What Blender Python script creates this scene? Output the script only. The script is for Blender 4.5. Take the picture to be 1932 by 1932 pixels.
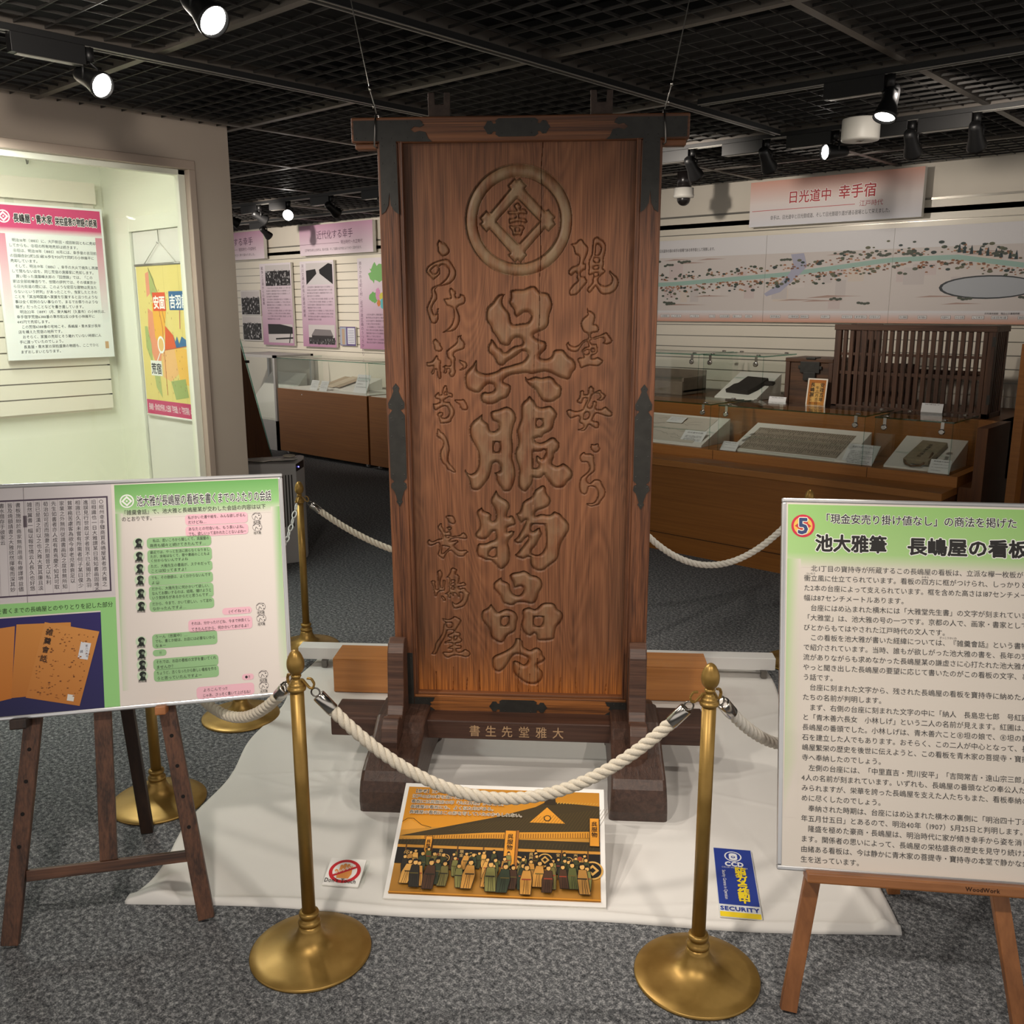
import bpy, bmesh, math, random
import numpy as np
from mathutils import Vector, Matrix

for _o in list(bpy.data.objects):
    bpy.data.objects.remove(_o)
random.seed(7)
scene = bpy.context.scene
COL = scene.collection

# ------------------------------------------------------------------ camera, world, lights, exposure
# world axes follow the room: X along the back wall, Y towards the back wall, Z up; metres
cam = bpy.data.cameras.new('camera')
cam.sensor_width = 36.0
cam.lens = 1757.0 / 1932.0 * 36.0
cam.clip_start = 0.02
cam_o = bpy.data.objects.new('camera', cam)
COL.objects.link(cam_o)
_P, _R, _T = math.radians(12.378), math.radians(-0.094), math.radians(41.88)
_fw = Vector((-math.sin(_T), math.cos(_T), 0)); _rt = Vector((math.cos(_T), math.sin(_T), 0)); _zz = Vector((0, 0, 1))
_f3 = math.cos(_P) * _fw - math.sin(_P) * _zz
_u3 = math.sin(_P) * _fw + math.cos(_P) * _zz
_r4 = math.cos(_R) * _rt + math.sin(_R) * _u3
_u4 = -math.sin(_R) * _rt + math.cos(_R) * _u3
_m = Matrix((_r4, _u4, -_f3)).transposed().to_4x4()
_m.translation = Vector((0, 0, 1.6))
cam_o.matrix_world = _m
scene.camera = cam_o

scene.view_settings.view_transform = 'Standard'
scene.view_settings.look = 'None'
scene.view_settings.gamma = 1.0
scene.view_settings.use_curve_mapping = False
scene.view_settings.exposure = 0.0
scene.cycles.transparent_max_bounces = 32
scene.cycles.max_bounces = 8
scene.cycles.use_denoising = True

world = bpy.data.worlds.new('world')
scene.world = world
world.use_nodes = True
world.node_tree.nodes['Background'].inputs[0].default_value = (1.0, 0.93, 0.86, 1)
world.node_tree.nodes['Background'].inputs[1].default_value = 0.85

WARM = (1.0, 0.90, 0.79)
def spot(name, loc, aim, power, angle=60, blend=0.6, size=0.05, col=WARM, parent=None):
    l = bpy.data.lights.new(name, 'SPOT')
    l.energy = power; l.color = col
    l.spot_size = math.radians(angle); l.spot_blend = blend
    l.shadow_soft_size = size
    o = bpy.data.objects.new(name, l); COL.objects.link(o)
    d = (Vector(aim) - Vector(loc)).normalized()
    o.rotation_euler = d.to_track_quat('-Z', 'Y').to_euler()
    o.location = loc
    if parent is not None:
        o.parent = parent
        o.matrix_parent_inverse = Matrix.Translation(-Vector(parent.location))
    return o
def area(name, loc, aim, power, sx, sy, col=WARM):
    l = bpy.data.lights.new(name, 'AREA')
    l.shape = 'RECTANGLE'; l.size = sx; l.size_y = sy; l.energy = power; l.color = col
    o = bpy.data.objects.new(name, l); COL.objects.link(o)
    d = (Vector(aim) - Vector(loc)).normalized()
    o.rotation_euler = d.to_track_quat('-Z', 'Y').to_euler()
    o.location = loc
    return o
# bare spots with no fixtures, added at ceiling height to light the scene
spot('added_spot_over_aisle', (-1.0, 0.15, 2.45), (-1.75, 1.75, 0.0), 95, 80, 0.8, 0.06)
spot('added_spot_by_camera', (0.2, 0.95, 2.45), (-1.4, 2.0, 0.3), 70, 75, 0.8, 0.06)
spot('added_spot_signboard', (-2.46, 0.35, 2.45), (-2.02, 2.2, 1.0), 95, 60, 0.7, 0.05)
spot('added_spot_signboard_right', (-0.45, 1.95, 2.45), (-2.0, 2.3, 0.8), 45, 60, 0.7, 0.05)
spot('added_spot_near_cases', (-3.4, 3.95, 2.42), (-3.3, 6.7, 1.6), 110, 85, 0.9, 0.05)
spot('added_spot_near_cases_right', (-1.5, 3.95, 2.42), (-1.9, 6.7, 1.5), 90, 85, 0.9, 0.05)
spot('added_spot_far_panels', (-9.0, 4.6, 2.4), (-9.2, 6.7, 1.7), 120, 95, 0.9, 0.05)
spot('added_spot_far_panels_right', (-7.3, 4.6, 2.4), (-7.6, 6.7, 1.5), 90, 95, 0.9, 0.05)
spot('added_spot_behind_sign', (-3.5, 3.2, 2.42), (-2.6, 3.3, 0.0), 30, 85, 0.9, 0.05)
spot('added_spot_recess_wall', (-2.46, 1.0, 2.45), (-4.6, 2.2, 2.0), 40, 90, 0.9, 0.05)
# fluorescent strip over the opening inside the wall showcase
area('showcase_strip_light', (-4.86, 1.55, 2.42), (-5.25, 1.55, 1.1), 68, 0.12, 2.1, (0.97, 1.0, 0.90))

# ------------------------------------------------------------------ helpers
def lin(c):
    r = []
    for v in c[:3]:
        v = v / 255.0
        r.append(v / 12.92 if v <= 0.04045 else ((v + 0.055) / 1.055) ** 2.4)
    return tuple(r) + (1.0,)

MATS = {}
def newmat(name):
    m = bpy.data.materials.new(name); m.use_nodes = True
    MATS[name] = m
    nt = m.node_tree
    return m, nt, nt.nodes['Principled BSDF']
def N(nt, t, **kw):
    n = nt.nodes.new(t)
    for k, v in kw.items():
        if k in n.inputs: n.inputs[k].default_value = v
        else: setattr(n, k, v)
    return n
def ramp(nt, fac, stops):
    r = nt.nodes.new('ShaderNodeValToRGB')
    e = r.color_ramp.elements
    while len(e) > 1: e.remove(e[-1])
    e[0].position = stops[0][0]; e[0].color = stops[0][1]
    for p, c in stops[1:]:
        x = e.new(p); x.color = c
    nt.links.new(fac, r.inputs[0])
    return r
def bump(nt, bsdf, h, strength, dist=0.01):
    b = nt.nodes.new('ShaderNodeBump'); b.inputs['Strength'].default_value = strength; b.inputs['Distance'].default_value = dist
    nt.links.new(h, b.inputs['Height']); nt.links.new(b.outputs[0], bsdf.inputs['Normal'])
    return b
def coords(nt, scale=(1, 1, 1)):
    t = nt.nodes.new('ShaderNodeTexCoord'); mp = nt.nodes.new('ShaderNodeMapping')
    mp.inputs['Scale'].default_value = scale
    nt.links.new(t.outputs['Object'], mp.inputs['Vector'])
    return mp.outputs[0]

def plain(name, rgb, rough=0.5, metal=0.0, noise=0.0, nscale=40, bmp=0.0, spec=0.5, coat=0.0):
    m, nt, b = newmat(name)
    b.inputs['Roughness'].default_value = rough; b.inputs['Metallic'].default_value = metal
    b.inputs['Specular IOR Level'].default_value = spec
    if coat: b.inputs['Coat Weight'].default_value = coat
    c = lin(rgb)
    n = N(nt, 'ShaderNodeTexNoise', Scale=nscale, Detail=4.0)
    nt.links.new(coords(nt), n.inputs['Vector'])
    lo = tuple(max(0, v * (1 - noise)) for v in c[:3]) + (1,)
    hi = tuple(min(1, v * (1 + noise)) for v in c[:3]) + (1,)
    r = ramp(nt, n.outputs['Fac'], [(0.3, lo), (0.7, hi)])
    nt.links.new(r.outputs[0], b.inputs['Base Color'])
    if bmp: bump(nt, b, n.outputs['Fac'], bmp, 0.003)
    return m

def wood(name, dark, light, axis='Z', across=26, along=1.3, rough=0.5, bmp=0.25, fine=0.35, coat=0.0, spec=0.5):
    m, nt, b = newmat(name)
    s = [across] * 3; s['XYZ'.index(axis)] = along
    v = coords(nt, s)
    n1 = N(nt, 'ShaderNodeTexNoise', Scale=1.0, Detail=5.0, Roughness=0.6, Distortion=0.6)
    nt.links.new(v, n1.inputs['Vector'])
    s2 = [across * 7] * 3; s2['XYZ'.index(axis)] = along * 3
    n2 = N(nt, 'ShaderNodeTexNoise', Scale=1.0, Detail=3.0)
    nt.links.new(coords(nt, s2), n2.inputs['Vector'])
    mx = N(nt, 'ShaderNodeMath', operation='MULTIPLY_ADD'); mx.inputs[1].default_value = fine
    sub = N(nt, 'ShaderNodeMath', operation='SUBTRACT'); sub.inputs[1].default_value = 0.5
    nt.links.new(n2.outputs['Fac'], sub.inputs[0])
    nt.links.new(sub.outputs[0], mx.inputs[0]); nt.links.new(n1.outputs['Fac'], mx.inputs[2])
    r = ramp(nt, mx.outputs[0], [(0.32, lin(dark)), (0.68, lin(light))])
    nt.links.new(r.outputs[0], b.inputs['Base Color'])
    b.inputs['Roughness'].default_value = rough
    b.inputs['Specular IOR Level'].default_value = spec
    if coat: b.inputs['Coat Weight'].default_value = coat
    if bmp: bump(nt, b, mx.outputs[0], bmp, 0.002)
    return m

# -- material set
def make_carpet():
    m, nt, b = newmat('carpet')
    v = coords(nt)
    n1 = N(nt, 'ShaderNodeTexNoise', Scale=230.0, Detail=3.0, Roughness=0.7); nt.links.new(v, n1.inputs['Vector'])
    n2 = N(nt, 'ShaderNodeTexNoise', Scale=75.0, Detail=3.0, Roughness=0.6); nt.links.new(v, n2.inputs['Vector'])
    ad = N(nt, 'ShaderNodeMath', operation='MULTIPLY_ADD'); ad.inputs[1].default_value = 0.5
    nt.links.new(n2.outputs['Fac'], ad.inputs[0])
    hf = N(nt, 'ShaderNodeMath', operation='MULTIPLY'); hf.inputs[1].default_value = 0.5
    nt.links.new(n1.outputs['Fac'], hf.inputs[0]); nt.links.new(hf.outputs[0], ad.inputs[2])
    r = ramp(nt, ad.outputs[0], [(0.36, lin((44, 46, 49))), (0.5, lin((100, 102, 105))), (0.64, lin((172, 173, 174)))])
    nt.links.new(r.outputs[0], b.inputs['Base Color'])
    b.inputs['Roughness'].default_value = 0.95; b.inputs['Specular IOR Level'].default_value = 0.1
    bump(nt, b, ad.outputs[0], 0.6, 0.004)
    return m
make_carpet()
plain('wall_cream', (222, 214, 200), 0.6, noise=0.015, nscale=6)
plain('slat_cream', (226, 219, 204), 0.35, noise=0.01, nscale=6)
plain('groove_metal', (150, 146, 138), 0.3, 0.8)
plain('wall_taupe', (186, 172, 158), 0.7, noise=0.02, nscale=5)
plain('frame_taupe', (178, 160, 146), 0.45, noise=0.02, nscale=5)
plain('case_inside', (232, 232, 216), 0.5, noise=0.01, nscale=5)
plain('black_ceiling', (14, 14, 15), 0.8)
plain('grid_black', (52, 50, 48), 0.42, 0.3)
plain('tbar_black', (92, 86, 80), 0.4, 0.3)
plain('fixture_black', (20, 20, 21), 0.45)
plain('rail_grey', (150, 148, 142), 0.3, 0.6)
plain('white_plastic', (225, 222, 214), 0.4)
plain('cool_plastic', (176, 174, 172), 0.4, noise=0.01)
plain('dark_plastic', (30, 26, 26), 0.3)
plain('paper', (232, 229, 222), 0.65)
plain('cloth_white', (226, 224, 220), 0.55, noise=0.01, nscale=9)
plain('laminate_white', (226, 226, 224), 0.35)
plain('aluminium', (205, 206, 208), 0.28, 0.75, noise=0.02)
plain('chrome', (190, 186, 180), 0.2, 1.0)
plain('steel_dark', (120, 116, 112), 0.3, 1.0)
plain('iron', (50, 49, 46), 0.5, 0.35, noise=0.18, nscale=35, bmp=0.1)
plain('iron_rust', (66, 53, 46), 0.6, 0.35, noise=0.25, nscale=60, bmp=0.15)
plain('rope', (214, 205, 188), 0.85, noise=0.12, nscale=420, bmp=0.35, spec=0.2)
plain('rope_white', (226, 222, 212), 0.7, noise=0.06, nscale=420, bmp=0.3, spec=0.3)
plain('chain_white', (222, 226, 224), 0.4)
plain('hole_dark', (18, 13, 10), 0.9)
wood('easel_dark', (52, 33, 24), (104, 68, 48), 'Z', 34, 2.0, 0.5, 0.2, 0.5)
wood('easel_dark_x', (52, 33, 24), (104, 68, 48), 'X', 34, 2.0, 0.5, 0.2, 0.5)
wood('easel_black', (30, 20, 15), (52, 34, 24), 'Z', 34, 2.0, 0.5, 0.15, 0.3)
wood('easel_light', (120, 74, 38), (158, 102, 58), 'Z', 18, 1.6, 0.42, 0.08, 0.25)
wood('easel_light_x', (124, 76, 40), (164, 108, 62), 'X', 18, 1.6, 0.42, 0.08, 0.25)
wood('peg_wood', (150, 92, 50), (184, 122, 72), 'Y', 18, 1.6, 0.45, 0.08, 0.25)
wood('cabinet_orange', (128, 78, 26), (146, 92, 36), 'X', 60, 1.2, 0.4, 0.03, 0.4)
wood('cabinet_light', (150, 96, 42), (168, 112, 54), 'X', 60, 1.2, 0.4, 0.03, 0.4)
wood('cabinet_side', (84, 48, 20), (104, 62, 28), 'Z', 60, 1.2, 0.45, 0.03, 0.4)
wood('box_orange', (168, 106, 48), (190, 126, 62), 'X', 40, 1.5, 0.35, 0.05, 0.4, coat=0.3)
wood('lattice_wood', (58, 36, 24), (92, 60, 40), 'Z', 30, 2.0, 0.55, 0.12, 0.4)
wood('lattice_wood_x', (58, 36, 24), (92, 60, 40), 'X', 30, 2.0, 0.55, 0.12, 0.4)
wood('chest_wood', (54, 34, 20), (98, 64, 38), 'X', 22, 2.0, 0.5, 0.15, 0.4)
wood('sign_frame_z', (66, 38, 24), (124, 78, 50), 'Z', 42, 1.2, 0.5, 0.35, 0.7)
wood('sign_frame_x', (78, 46, 28), (130, 82, 50), 'X', 42, 1.2, 0.5, 0.35, 0.7)
wood('sign_rail_bottom', (82, 48, 24), (158, 98, 48), 'X', 38, 1.4, 0.5, 0.4, 0.7)
wood('stand_dark_x', (54, 34, 26), (82, 55, 43), 'X', 46, 2.0, 0.45, 0.3, 0.5)
wood('stand_dark_y', (52, 36, 30), (80, 58, 48), 'Y', 60, 3.0, 0.4, 0.5, 0.6)
wood('stand_dark_z', (62, 42, 34), (96, 68, 54), 'X', 60, 3.0, 0.42, 0.4, 0.6)

def make_brass():
    m, nt, b = newmat('brass')
    n = N(nt, 'ShaderNodeTexNoise', Scale=14.0, Detail=5.0); nt.links.new(coords(nt), n.inputs['Vector'])
    r = ramp(nt, n.outputs['Fac'], [(0.3, lin((142, 112, 56))), (0.7, lin((166, 134, 72)))])
    nt.links.new(r.outputs[0], b.inputs['Base Color'])
    r2 = ramp(nt, n.outputs['Fac'], [(0.3, (0.34, 0.34, 0.34, 1)), (0.7, (0.44, 0.44, 0.44, 1))])
    nt.links.new(r2.outputs[0], b.inputs['Roughness'])
    b.inputs['Metallic'].default_value = 0.62
make_brass()

def make_panel_wood():
    """keyaki board: fine vertical grain, broad cathedral figure, bare orange wood worn along the foot, old grey ground left on the carving"""
    m, nt, b = newmat('panel_wood')
    L = nt.links.new
    t = nt.nodes.new('ShaderNodeTexCoord')
    sx = nt.nodes.new('ShaderNodeSeparateXYZ'); L(t.outputs['Object'], sx.inputs[0])
    def noise(scale, **kw):
        mp = nt.nodes.new('ShaderNodeMapping'); mp.inputs['Scale'].default_value = scale
        L(t.outputs['Object'], mp.inputs['Vector'])
        n = N(nt, 'ShaderNodeTexNoise', Scale=1.0, **kw); L(mp.outputs[0], n.inputs['Vector'])
        return n.outputs['Fac']
    fig = noise((4.5, 1, 0.75), Detail=2.0, Distortion=0.7)
    mul = N(nt, 'ShaderNodeMath', operation='MULTIPLY'); mul.inputs[1].default_value = 170.0; L(fig, mul.inputs[0])
    sn = N(nt, 'ShaderNodeMath', operation='SINE'); L(mul.outputs[0], sn.inputs[0])
    s01 = N(nt, 'ShaderNodeMath', operation='MULTIPLY_ADD'); s01.inputs[1].default_value = 0.5; s01.inputs[2].default_value = 0.5; L(sn.outputs[0], s01.inputs[0])
    fine = noise((260, 1, 5), Detail=3.0)
    mid = noise((40, 1, 1.6), Detail=4.0)
    broad = noise((3.2, 1, 1.3), Detail=3.0)
    def mix(a, bb, f):
        n = N(nt, 'ShaderNodeMix', data_type='FLOAT'); n.inputs[0].default_value = f
        L(a, n.inputs[2]); L(bb, n.inputs[3]); return n.outputs[0]
    g = mix(mix(fine, mid, 0.35), s01.outputs[0], 0.09)
    r = ramp(nt, g, [(0.32, lin((86, 54, 35))), (0.52, lin((126, 83, 56))), (0.70, lin((148, 102, 70)))])
    rb = ramp(nt, broad, [(0.3, (0.72, 0.70, 0.70, 1)), (0.62, (1.05, 1.0, 0.97, 1))])
    m1 = N(nt, 'ShaderNodeMix', data_type='RGBA', blend_type='MULTIPLY'); m1.inputs[0].default_value = 1.0
    L(r.outputs[0], m1.inputs[6]); L(rb.outputs[0], m1.inputs[7])
    # dull margin of old soot at both sides and the head of the board
    ab = N(nt, 'ShaderNodeMath', operation='ABSOLUTE'); L(sx.outputs[0], ab.inputs[0])
    e1 = N(nt, 'ShaderNodeMapRange'); e1.inputs[1].default_value = 0.27; e1.inputs[2].default_value = 0.355; e1.inputs[3].default_value = 0.0; e1.inputs[4].default_value = 0.75; L(ab.outputs[0], e1.inputs[0])
    em = N(nt, 'ShaderNodeMath', operation='MULTIPLY'); L(e1.outputs[0], em.inputs[0]); L(noise((9, 1, 2.5), Detail=4.0), em.inputs[1])
    m2 = N(nt, 'ShaderNodeMix', data_type='RGBA'); L(em.outputs[0], m2.inputs[0]); L(m1.outputs[2], m2.inputs[6]); m2.inputs[7].default_value = lin((62, 46, 34))
    # bare wood along the foot
    z1 = N(nt, 'ShaderNodeMapRange'); z1.inputs[1].default_value = 0.52; z1.inputs[2].default_value = 0.27; z1.inputs[3].default_value = 0.0; z1.inputs[4].default_value = 1.0; L(sx.outputs[2], z1.inputs[0])
    zn = N(nt, 'ShaderNodeMath', operation='MULTIPLY_ADD'); zn.inputs[1].default_value = 1.3; zn.inputs[2].default_value = -0.62; L(noise((60, 1, 6), Detail=3.0), zn.inputs[0])
    za = N(nt, 'ShaderNodeMath', operation='MULTIPLY_ADD'); za.use_clamp = True; za.inputs[1].default_value = 1.0; L(z1.outputs[0], za.inputs[0]); L(zn.outputs[0], za.inputs[2])
    zm = N(nt, 'ShaderNodeMath', operation='MULTIPLY'); L(za.outputs[0], zm.inputs[0]); L(z1.outputs[0], zm.inputs[1])
    m3 = N(nt, 'ShaderNodeMix', data_type='RGBA'); L(zm.outputs[0], m3.inputs[0]); L(m2.outputs[2], m3.inputs[6])
    og = ramp(nt, fine, [(0.3, lin((110, 58, 22))), (0.65, lin((184, 112, 50)))]); L(og.outputs[0], m3.inputs[7])
    # remains of grey ground colour on the carved strokes
    at = N(nt, 'ShaderNodeAttribute'); at.attribute_name = 'ground'
    gn = noise((26, 1, 12), Detail=5.0)
    gr = N(nt, 'ShaderNodeMapRange'); gr.inputs[1].default_value = 0.35; gr.inputs[2].default_value = 0.6; L(gn, gr.inputs[0])
    gm = N(nt, 'ShaderNodeMath', operation='MULTIPLY'); L(at.outputs['Fac'], gm.inputs[0]); L(gr.outputs[0], gm.inputs[1])
    m4 = N(nt, 'ShaderNodeMix', data_type='RGBA'); L(gm.outputs[0], m4.inputs[0]); L(m3.outputs[2], m4.inputs[6]); m4.inputs[7].default_value = lin((140, 118, 90))
    L(m4.outputs[2], b.inputs['Base Color'])
    b.inputs['Roughness'].default_value = 0.52; b.inputs['Specular IOR Level'].default_value = 0.4
    bump(nt, b, g, 0.25, 0.0015)
make_panel_wood()

def make_glass(name, tint, refl=1.0):
    m, nt, b = newmat(name)
    nt.nodes.remove(b)
    out = nt.nodes['Material Output']
    tr = N(nt, 'ShaderNodeBsdfTransparent'); tr.inputs[0].default_value = tint
    gl = N(nt, 'ShaderNodeBsdfGlossy'); gl.inputs['Roughness'].default_value = 0.02
    ge = N(nt, 'ShaderNodeNewGeometry'); dt = N(nt, 'ShaderNodeVectorMath', operation='DOT_PRODUCT')
    nt.links.new(ge.outputs['Normal'], dt.inputs[0]); nt.links.new(ge.outputs['Incoming'], dt.inputs[1])
    ab = N(nt, 'ShaderNodeMath', operation='ABSOLUTE'); nt.links.new(dt.outputs['Value'], ab.inputs[0])
    om = N(nt, 'ShaderNodeMath', operation='SUBTRACT'); om.inputs[0].default_value = 1.0; nt.links.new(ab.outputs[0], om.inputs[1])
    pw = N(nt, 'ShaderNodeMath', operation='POWER'); pw.inputs[1].default_value = 5.0; nt.links.new(om.outputs[0], pw.inputs[0])
    mm = N(nt, 'ShaderNodeMath', operation='MULTIPLY_ADD'); mm.use_clamp = True; mm.inputs[1].default_value = 0.7 * refl; mm.inputs[2].default_value = 0.02 * refl
    nt.links.new(pw.outputs[0], mm.inputs[0])
    mx = N(nt, 'ShaderNodeMixShader')
    nt.links.new(mm.outputs[0], mx.inputs[0]); nt.links.new(tr.outputs[0], mx.inputs[1]); nt.links.new(gl.outputs[0], mx.inputs[2])
    nt.links.new(mx.outputs[0], out.inputs[0])
make_glass('glass', (0.97, 0.985, 0.975, 1))
make_glass('glass_edge', (0.45, 0.68, 0.62, 1), 1.5)
make_glass('dark_dome', (0.05, 0.05, 0.05, 1), 2.0)

def make_emit(name, col, s):
    m, nt, b = newmat(name)
    b.inputs['Base Color'].default_value = (0.8, 0.8, 0.8, 1)
    b.inputs['Emission Color'].default_value = col; b.inputs['Emission Strength'].default_value = s
make_emit('lamp_glow', (1.0, 0.96, 0.88, 1), 25)
make_emit('tube_glow', (0.97, 1.0, 0.92, 1), 8)
make_emit('led_blue', (0.15, 0.15, 1.0, 1), 6)

def make_print():
    m, nt, b = newmat('print')
    a = N(nt, 'ShaderNodeVertexColor'); a.layer_name = 'Col'
    nt.links.new(a.outputs[0], b.inputs['Base Color'])
    b.inputs['Roughness'].default_value = 0.55; b.inputs['Specular IOR Level'].default_value = 0.3
make_print()

class MB:
    """collects geometry for ONE mesh object"""
    def __init__(s): s.v = []; s.f = []; s.mi = []; s.sm = []; s.mats = []; s.cur = 0; s.smooth = False; s.T = None
    def mat(s, name):
        if name not in s.mats: s.mats.append(name)
        s.cur = s.mats.index(name); return s
    def add(s, vs, fs, smooth=None):
        o = len(s.v)
        for p in vs:
            p = Vector(p)
            if s.T is not None: p = s.T @ p
            s.v.append(tuple(p))
        for f in fs:
            s.f.append(tuple(i + o for i in f)); s.mi.append(s.cur); s.sm.append(s.smooth if smooth is None else smooth)
        return s
    def box(s, x0, x1, y0, y1, z0, z1):
        v = [(x0, y0, z0), (x1, y0, z0), (x1, y1, z0), (x0, y1, z0), (x0, y0, z1), (x1, y0, z1), (x1, y1, z1), (x0, y1, z1)]
        return s.add(v, [(3, 2, 1, 0), (4, 5, 6, 7), (0, 1, 5, 4), (1, 2, 6, 5), (2, 3, 7, 6), (3, 0, 4, 7)], False)
    def bar(s, a, b, w, d, up=(0, 1, 0)):
        """rectangular bar from a to b; w across, d along 'up'"""
        a = Vector(a); b = Vector(b); t = (b - a).normalized(); u = Vector(up)
        u = (u - t * u.dot(t)).normalized(); r = t.cross(u)
        v = []
        for p in (a, b):
            for i, j in ((-1, -1), (1, -1), (1, 1), (-1, 1)):
                v.append(p + r * (w / 2 * i) + u * (d / 2 * j))
        return s.add(v, [(3, 2, 1, 0), (4, 5, 6, 7), (0, 1, 5, 4), (1, 2, 6, 5), (2, 3, 7, 6), (3, 0, 4, 7)], False)
    def prism(s, poly, axis, a, b, smooth=False):
        """polygon extruded along axis; axis 'X': poly is (y,z); 'Y': (x,z); 'Z': (x,y)"""
        n = len(poly)
        def P(q, k):
            return {'X': (k, q[0], q[1]), 'Y': (q[0], k, q[1]), 'Z': (q[0], q[1], k)}[axis]
        vs = [P(q, a) for q in poly] + [P(q, b) for q in poly]
        ar = sum(poly[i][0] * poly[(i + 1) % n][1] - poly[(i + 1) % n][0] * poly[i][1] for i in range(n))
        flip = (ar > 0) == (axis == 'Y')
        fs = [tuple(range(n))[::-1], tuple(range(n, 2 * n))] + [(i, (i + 1) % n, n + (i + 1) % n, n + i) for i in range(n)]
        if flip: fs = [f[::-1] for f in fs]
        s.add(vs, fs[:2], False); o = len(s.v) - 2 * n
        for f in fs[2:]:
            s.f.append(tuple(i + o for i in f)); s.mi.append(s.cur); s.sm.append(smooth)
        return s
    def tube(s, pts, r, n=8, caps=True, closed=False):
        pts = [Vector(p) for p in pts]; k = len(pts)
        rs = r if isinstance(r, (list, tuple)) else [r] * k
        vs = []; pu = None
        for i, p in enumerate(pts):
            if closed: t = pts[(i + 1) % k] - pts[i - 1]
            else: t = pts[min(i + 1, k - 1)] - pts[max(i - 1, 0)]
            t = t.normalized()
            if pu is None:
                pu = Vector((0, 0, 1)) if abs(t.z) < 0.9 else Vector((1, 0, 0))
            u = (pu - t * pu.dot(t)).normalized(); pu = u; w = t.cross(u)
            for j in range(n):
                a = 2 * math.pi * j / n
                vs.append(p + (u * math.cos(a) + w * math.sin(a)) * rs[i])
        fs = []
        for i in range(k if closed else k - 1):
            i2 = (i + 1) % k
            for j in range(n):
                j2 = (j + 1) % n
                fs.append((i * n + j, i * n + j2, i2 * n + j2, i2 * n + j))
        s.add(vs, fs, True)
        if caps and not closed:
            o = len(s.v) - len(vs)
            for f in (tuple(o + j for j in range(n))[::-1], tuple(o + (k - 1) * n + j for j in range(n))):
                s.f.append(f); s.mi.append(s.cur); s.sm.append(False)
        return s
    def lathe(s, prof, n=32, c=(0, 0, 0), smooth=True):
        vs = []; fs = []
        for r, z in prof:
            for j in range(n):
                a = 2 * math.pi * j / n
                vs.append((c[0] + r * math.cos(a), c[1] + r * math.sin(a), c[2] + z))
        for i in range(len(prof) - 1):
            for j in range(n):
                j2 = (j + 1) % n
                fs.append((i * n + j, i * n + j2, (i + 1) * n + j2, (i + 1) * n + j))
        s.add(vs, fs, smooth)
        o = len(s.v) - len(vs)
        for f in (tuple(o + j for j in range(n))[::-1], tuple(o + (len(prof) - 1) * n + j for j in range(n))):
            s.f.append(f); s.mi.append(s.cur); s.sm.append(False)
        return s
    def build(s, name, mat=None, parent=None, bevel=0.0, seg=2, angle=0.6, loc=None, rot=None):
        me = bpy.data.meshes.new(name)
        me.from_pydata(s.v, [], s.f)
        names = s.mats if s.mats else [mat]
        for n in names: me.materials.append(MATS[n])
        me.polygons.foreach_set('material_index', s.mi)
        me.polygons.foreach_set('use_smooth', s.sm)
        me.update()
        o = bpy.data.objects.new(name, me); COL.objects.link(o)
        if parent is not None: o.parent = parent
        if loc is not None: o.location = loc
        if rot is not None: o.rotation_euler = rot
        if bevel:
            md = o.modifiers.new('bevel', 'BEVEL'); md.width = bevel; md.segments = seg; md.limit_method = 'ANGLE'; md.angle_limit = angle
            md.harden_normals = False
        return o

def tag(o, label, cat, group=None, kind=None):
    o['label'] = label; o['category'] = cat
    if group: o['group'] = group
    if kind: o['kind'] = kind
    return o
def thing(name, label, cat, loc=(0, 0, 0), rot=(0, 0, 0), group=None):
    o = bpy.data.objects.new(name, None); COL.objects.link(o)
    o.empty_display_size = 0.05
    o.location = loc; o.rotation_euler = rot
    return tag(o, label, cat, group)
def struct(o):
    o['kind'] = 'structure'; return o
def dup(root, loc, rotz, label, group=None):
    r = root.copy(); COL.objects.link(r); r.location = loc; r.rotation_euler = (0, 0, rotz)
    r['label'] = label
    if group: r['group'] = group
    for ch in list(root.children):
        if ch.type == 'LIGHT': continue
        c = ch.copy(); COL.objects.link(c); c.parent = r
        for g in list(ch.children):
            d = g.copy(); COL.objects.link(d); d.parent = c
    return r

# -- printed sheets: flat inked shapes and lettering, one mesh with a colour per shape
_G = {}
def glyph(ch, off):
    k = (ch, off)
    if k not in _G:
        cu = bpy.data.curves.new('g', 'FONT'); cu.body = ch; cu.size = 1; cu.resolution_u = 2; cu.offset = off
        o = bpy.data.objects.new('g', cu); COL.objects.link(o)
        dg = bpy.context.evaluated_depsgraph_get()
        me = bpy.data.meshes.new_from_object(o.evaluated_get(dg))
        _G[k] = ([(v.co.x, v.co.y) for v in me.vertices], [tuple(p.vertices) for p in me.polygons])
        bpy.data.objects.remove(o); bpy.data.curves.remove(cu); bpy.data.meshes.remove(me)
    return _G[k]
def advance(ch):
    if ch == ' ': return 0.35
    if ord(ch) < 0x250:
        v = glyph(ch, 0)[0]
        return max([p[0] for p in v] + [0.2]) + 0.08
    return 1.0
DZ = 0.00035
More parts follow.
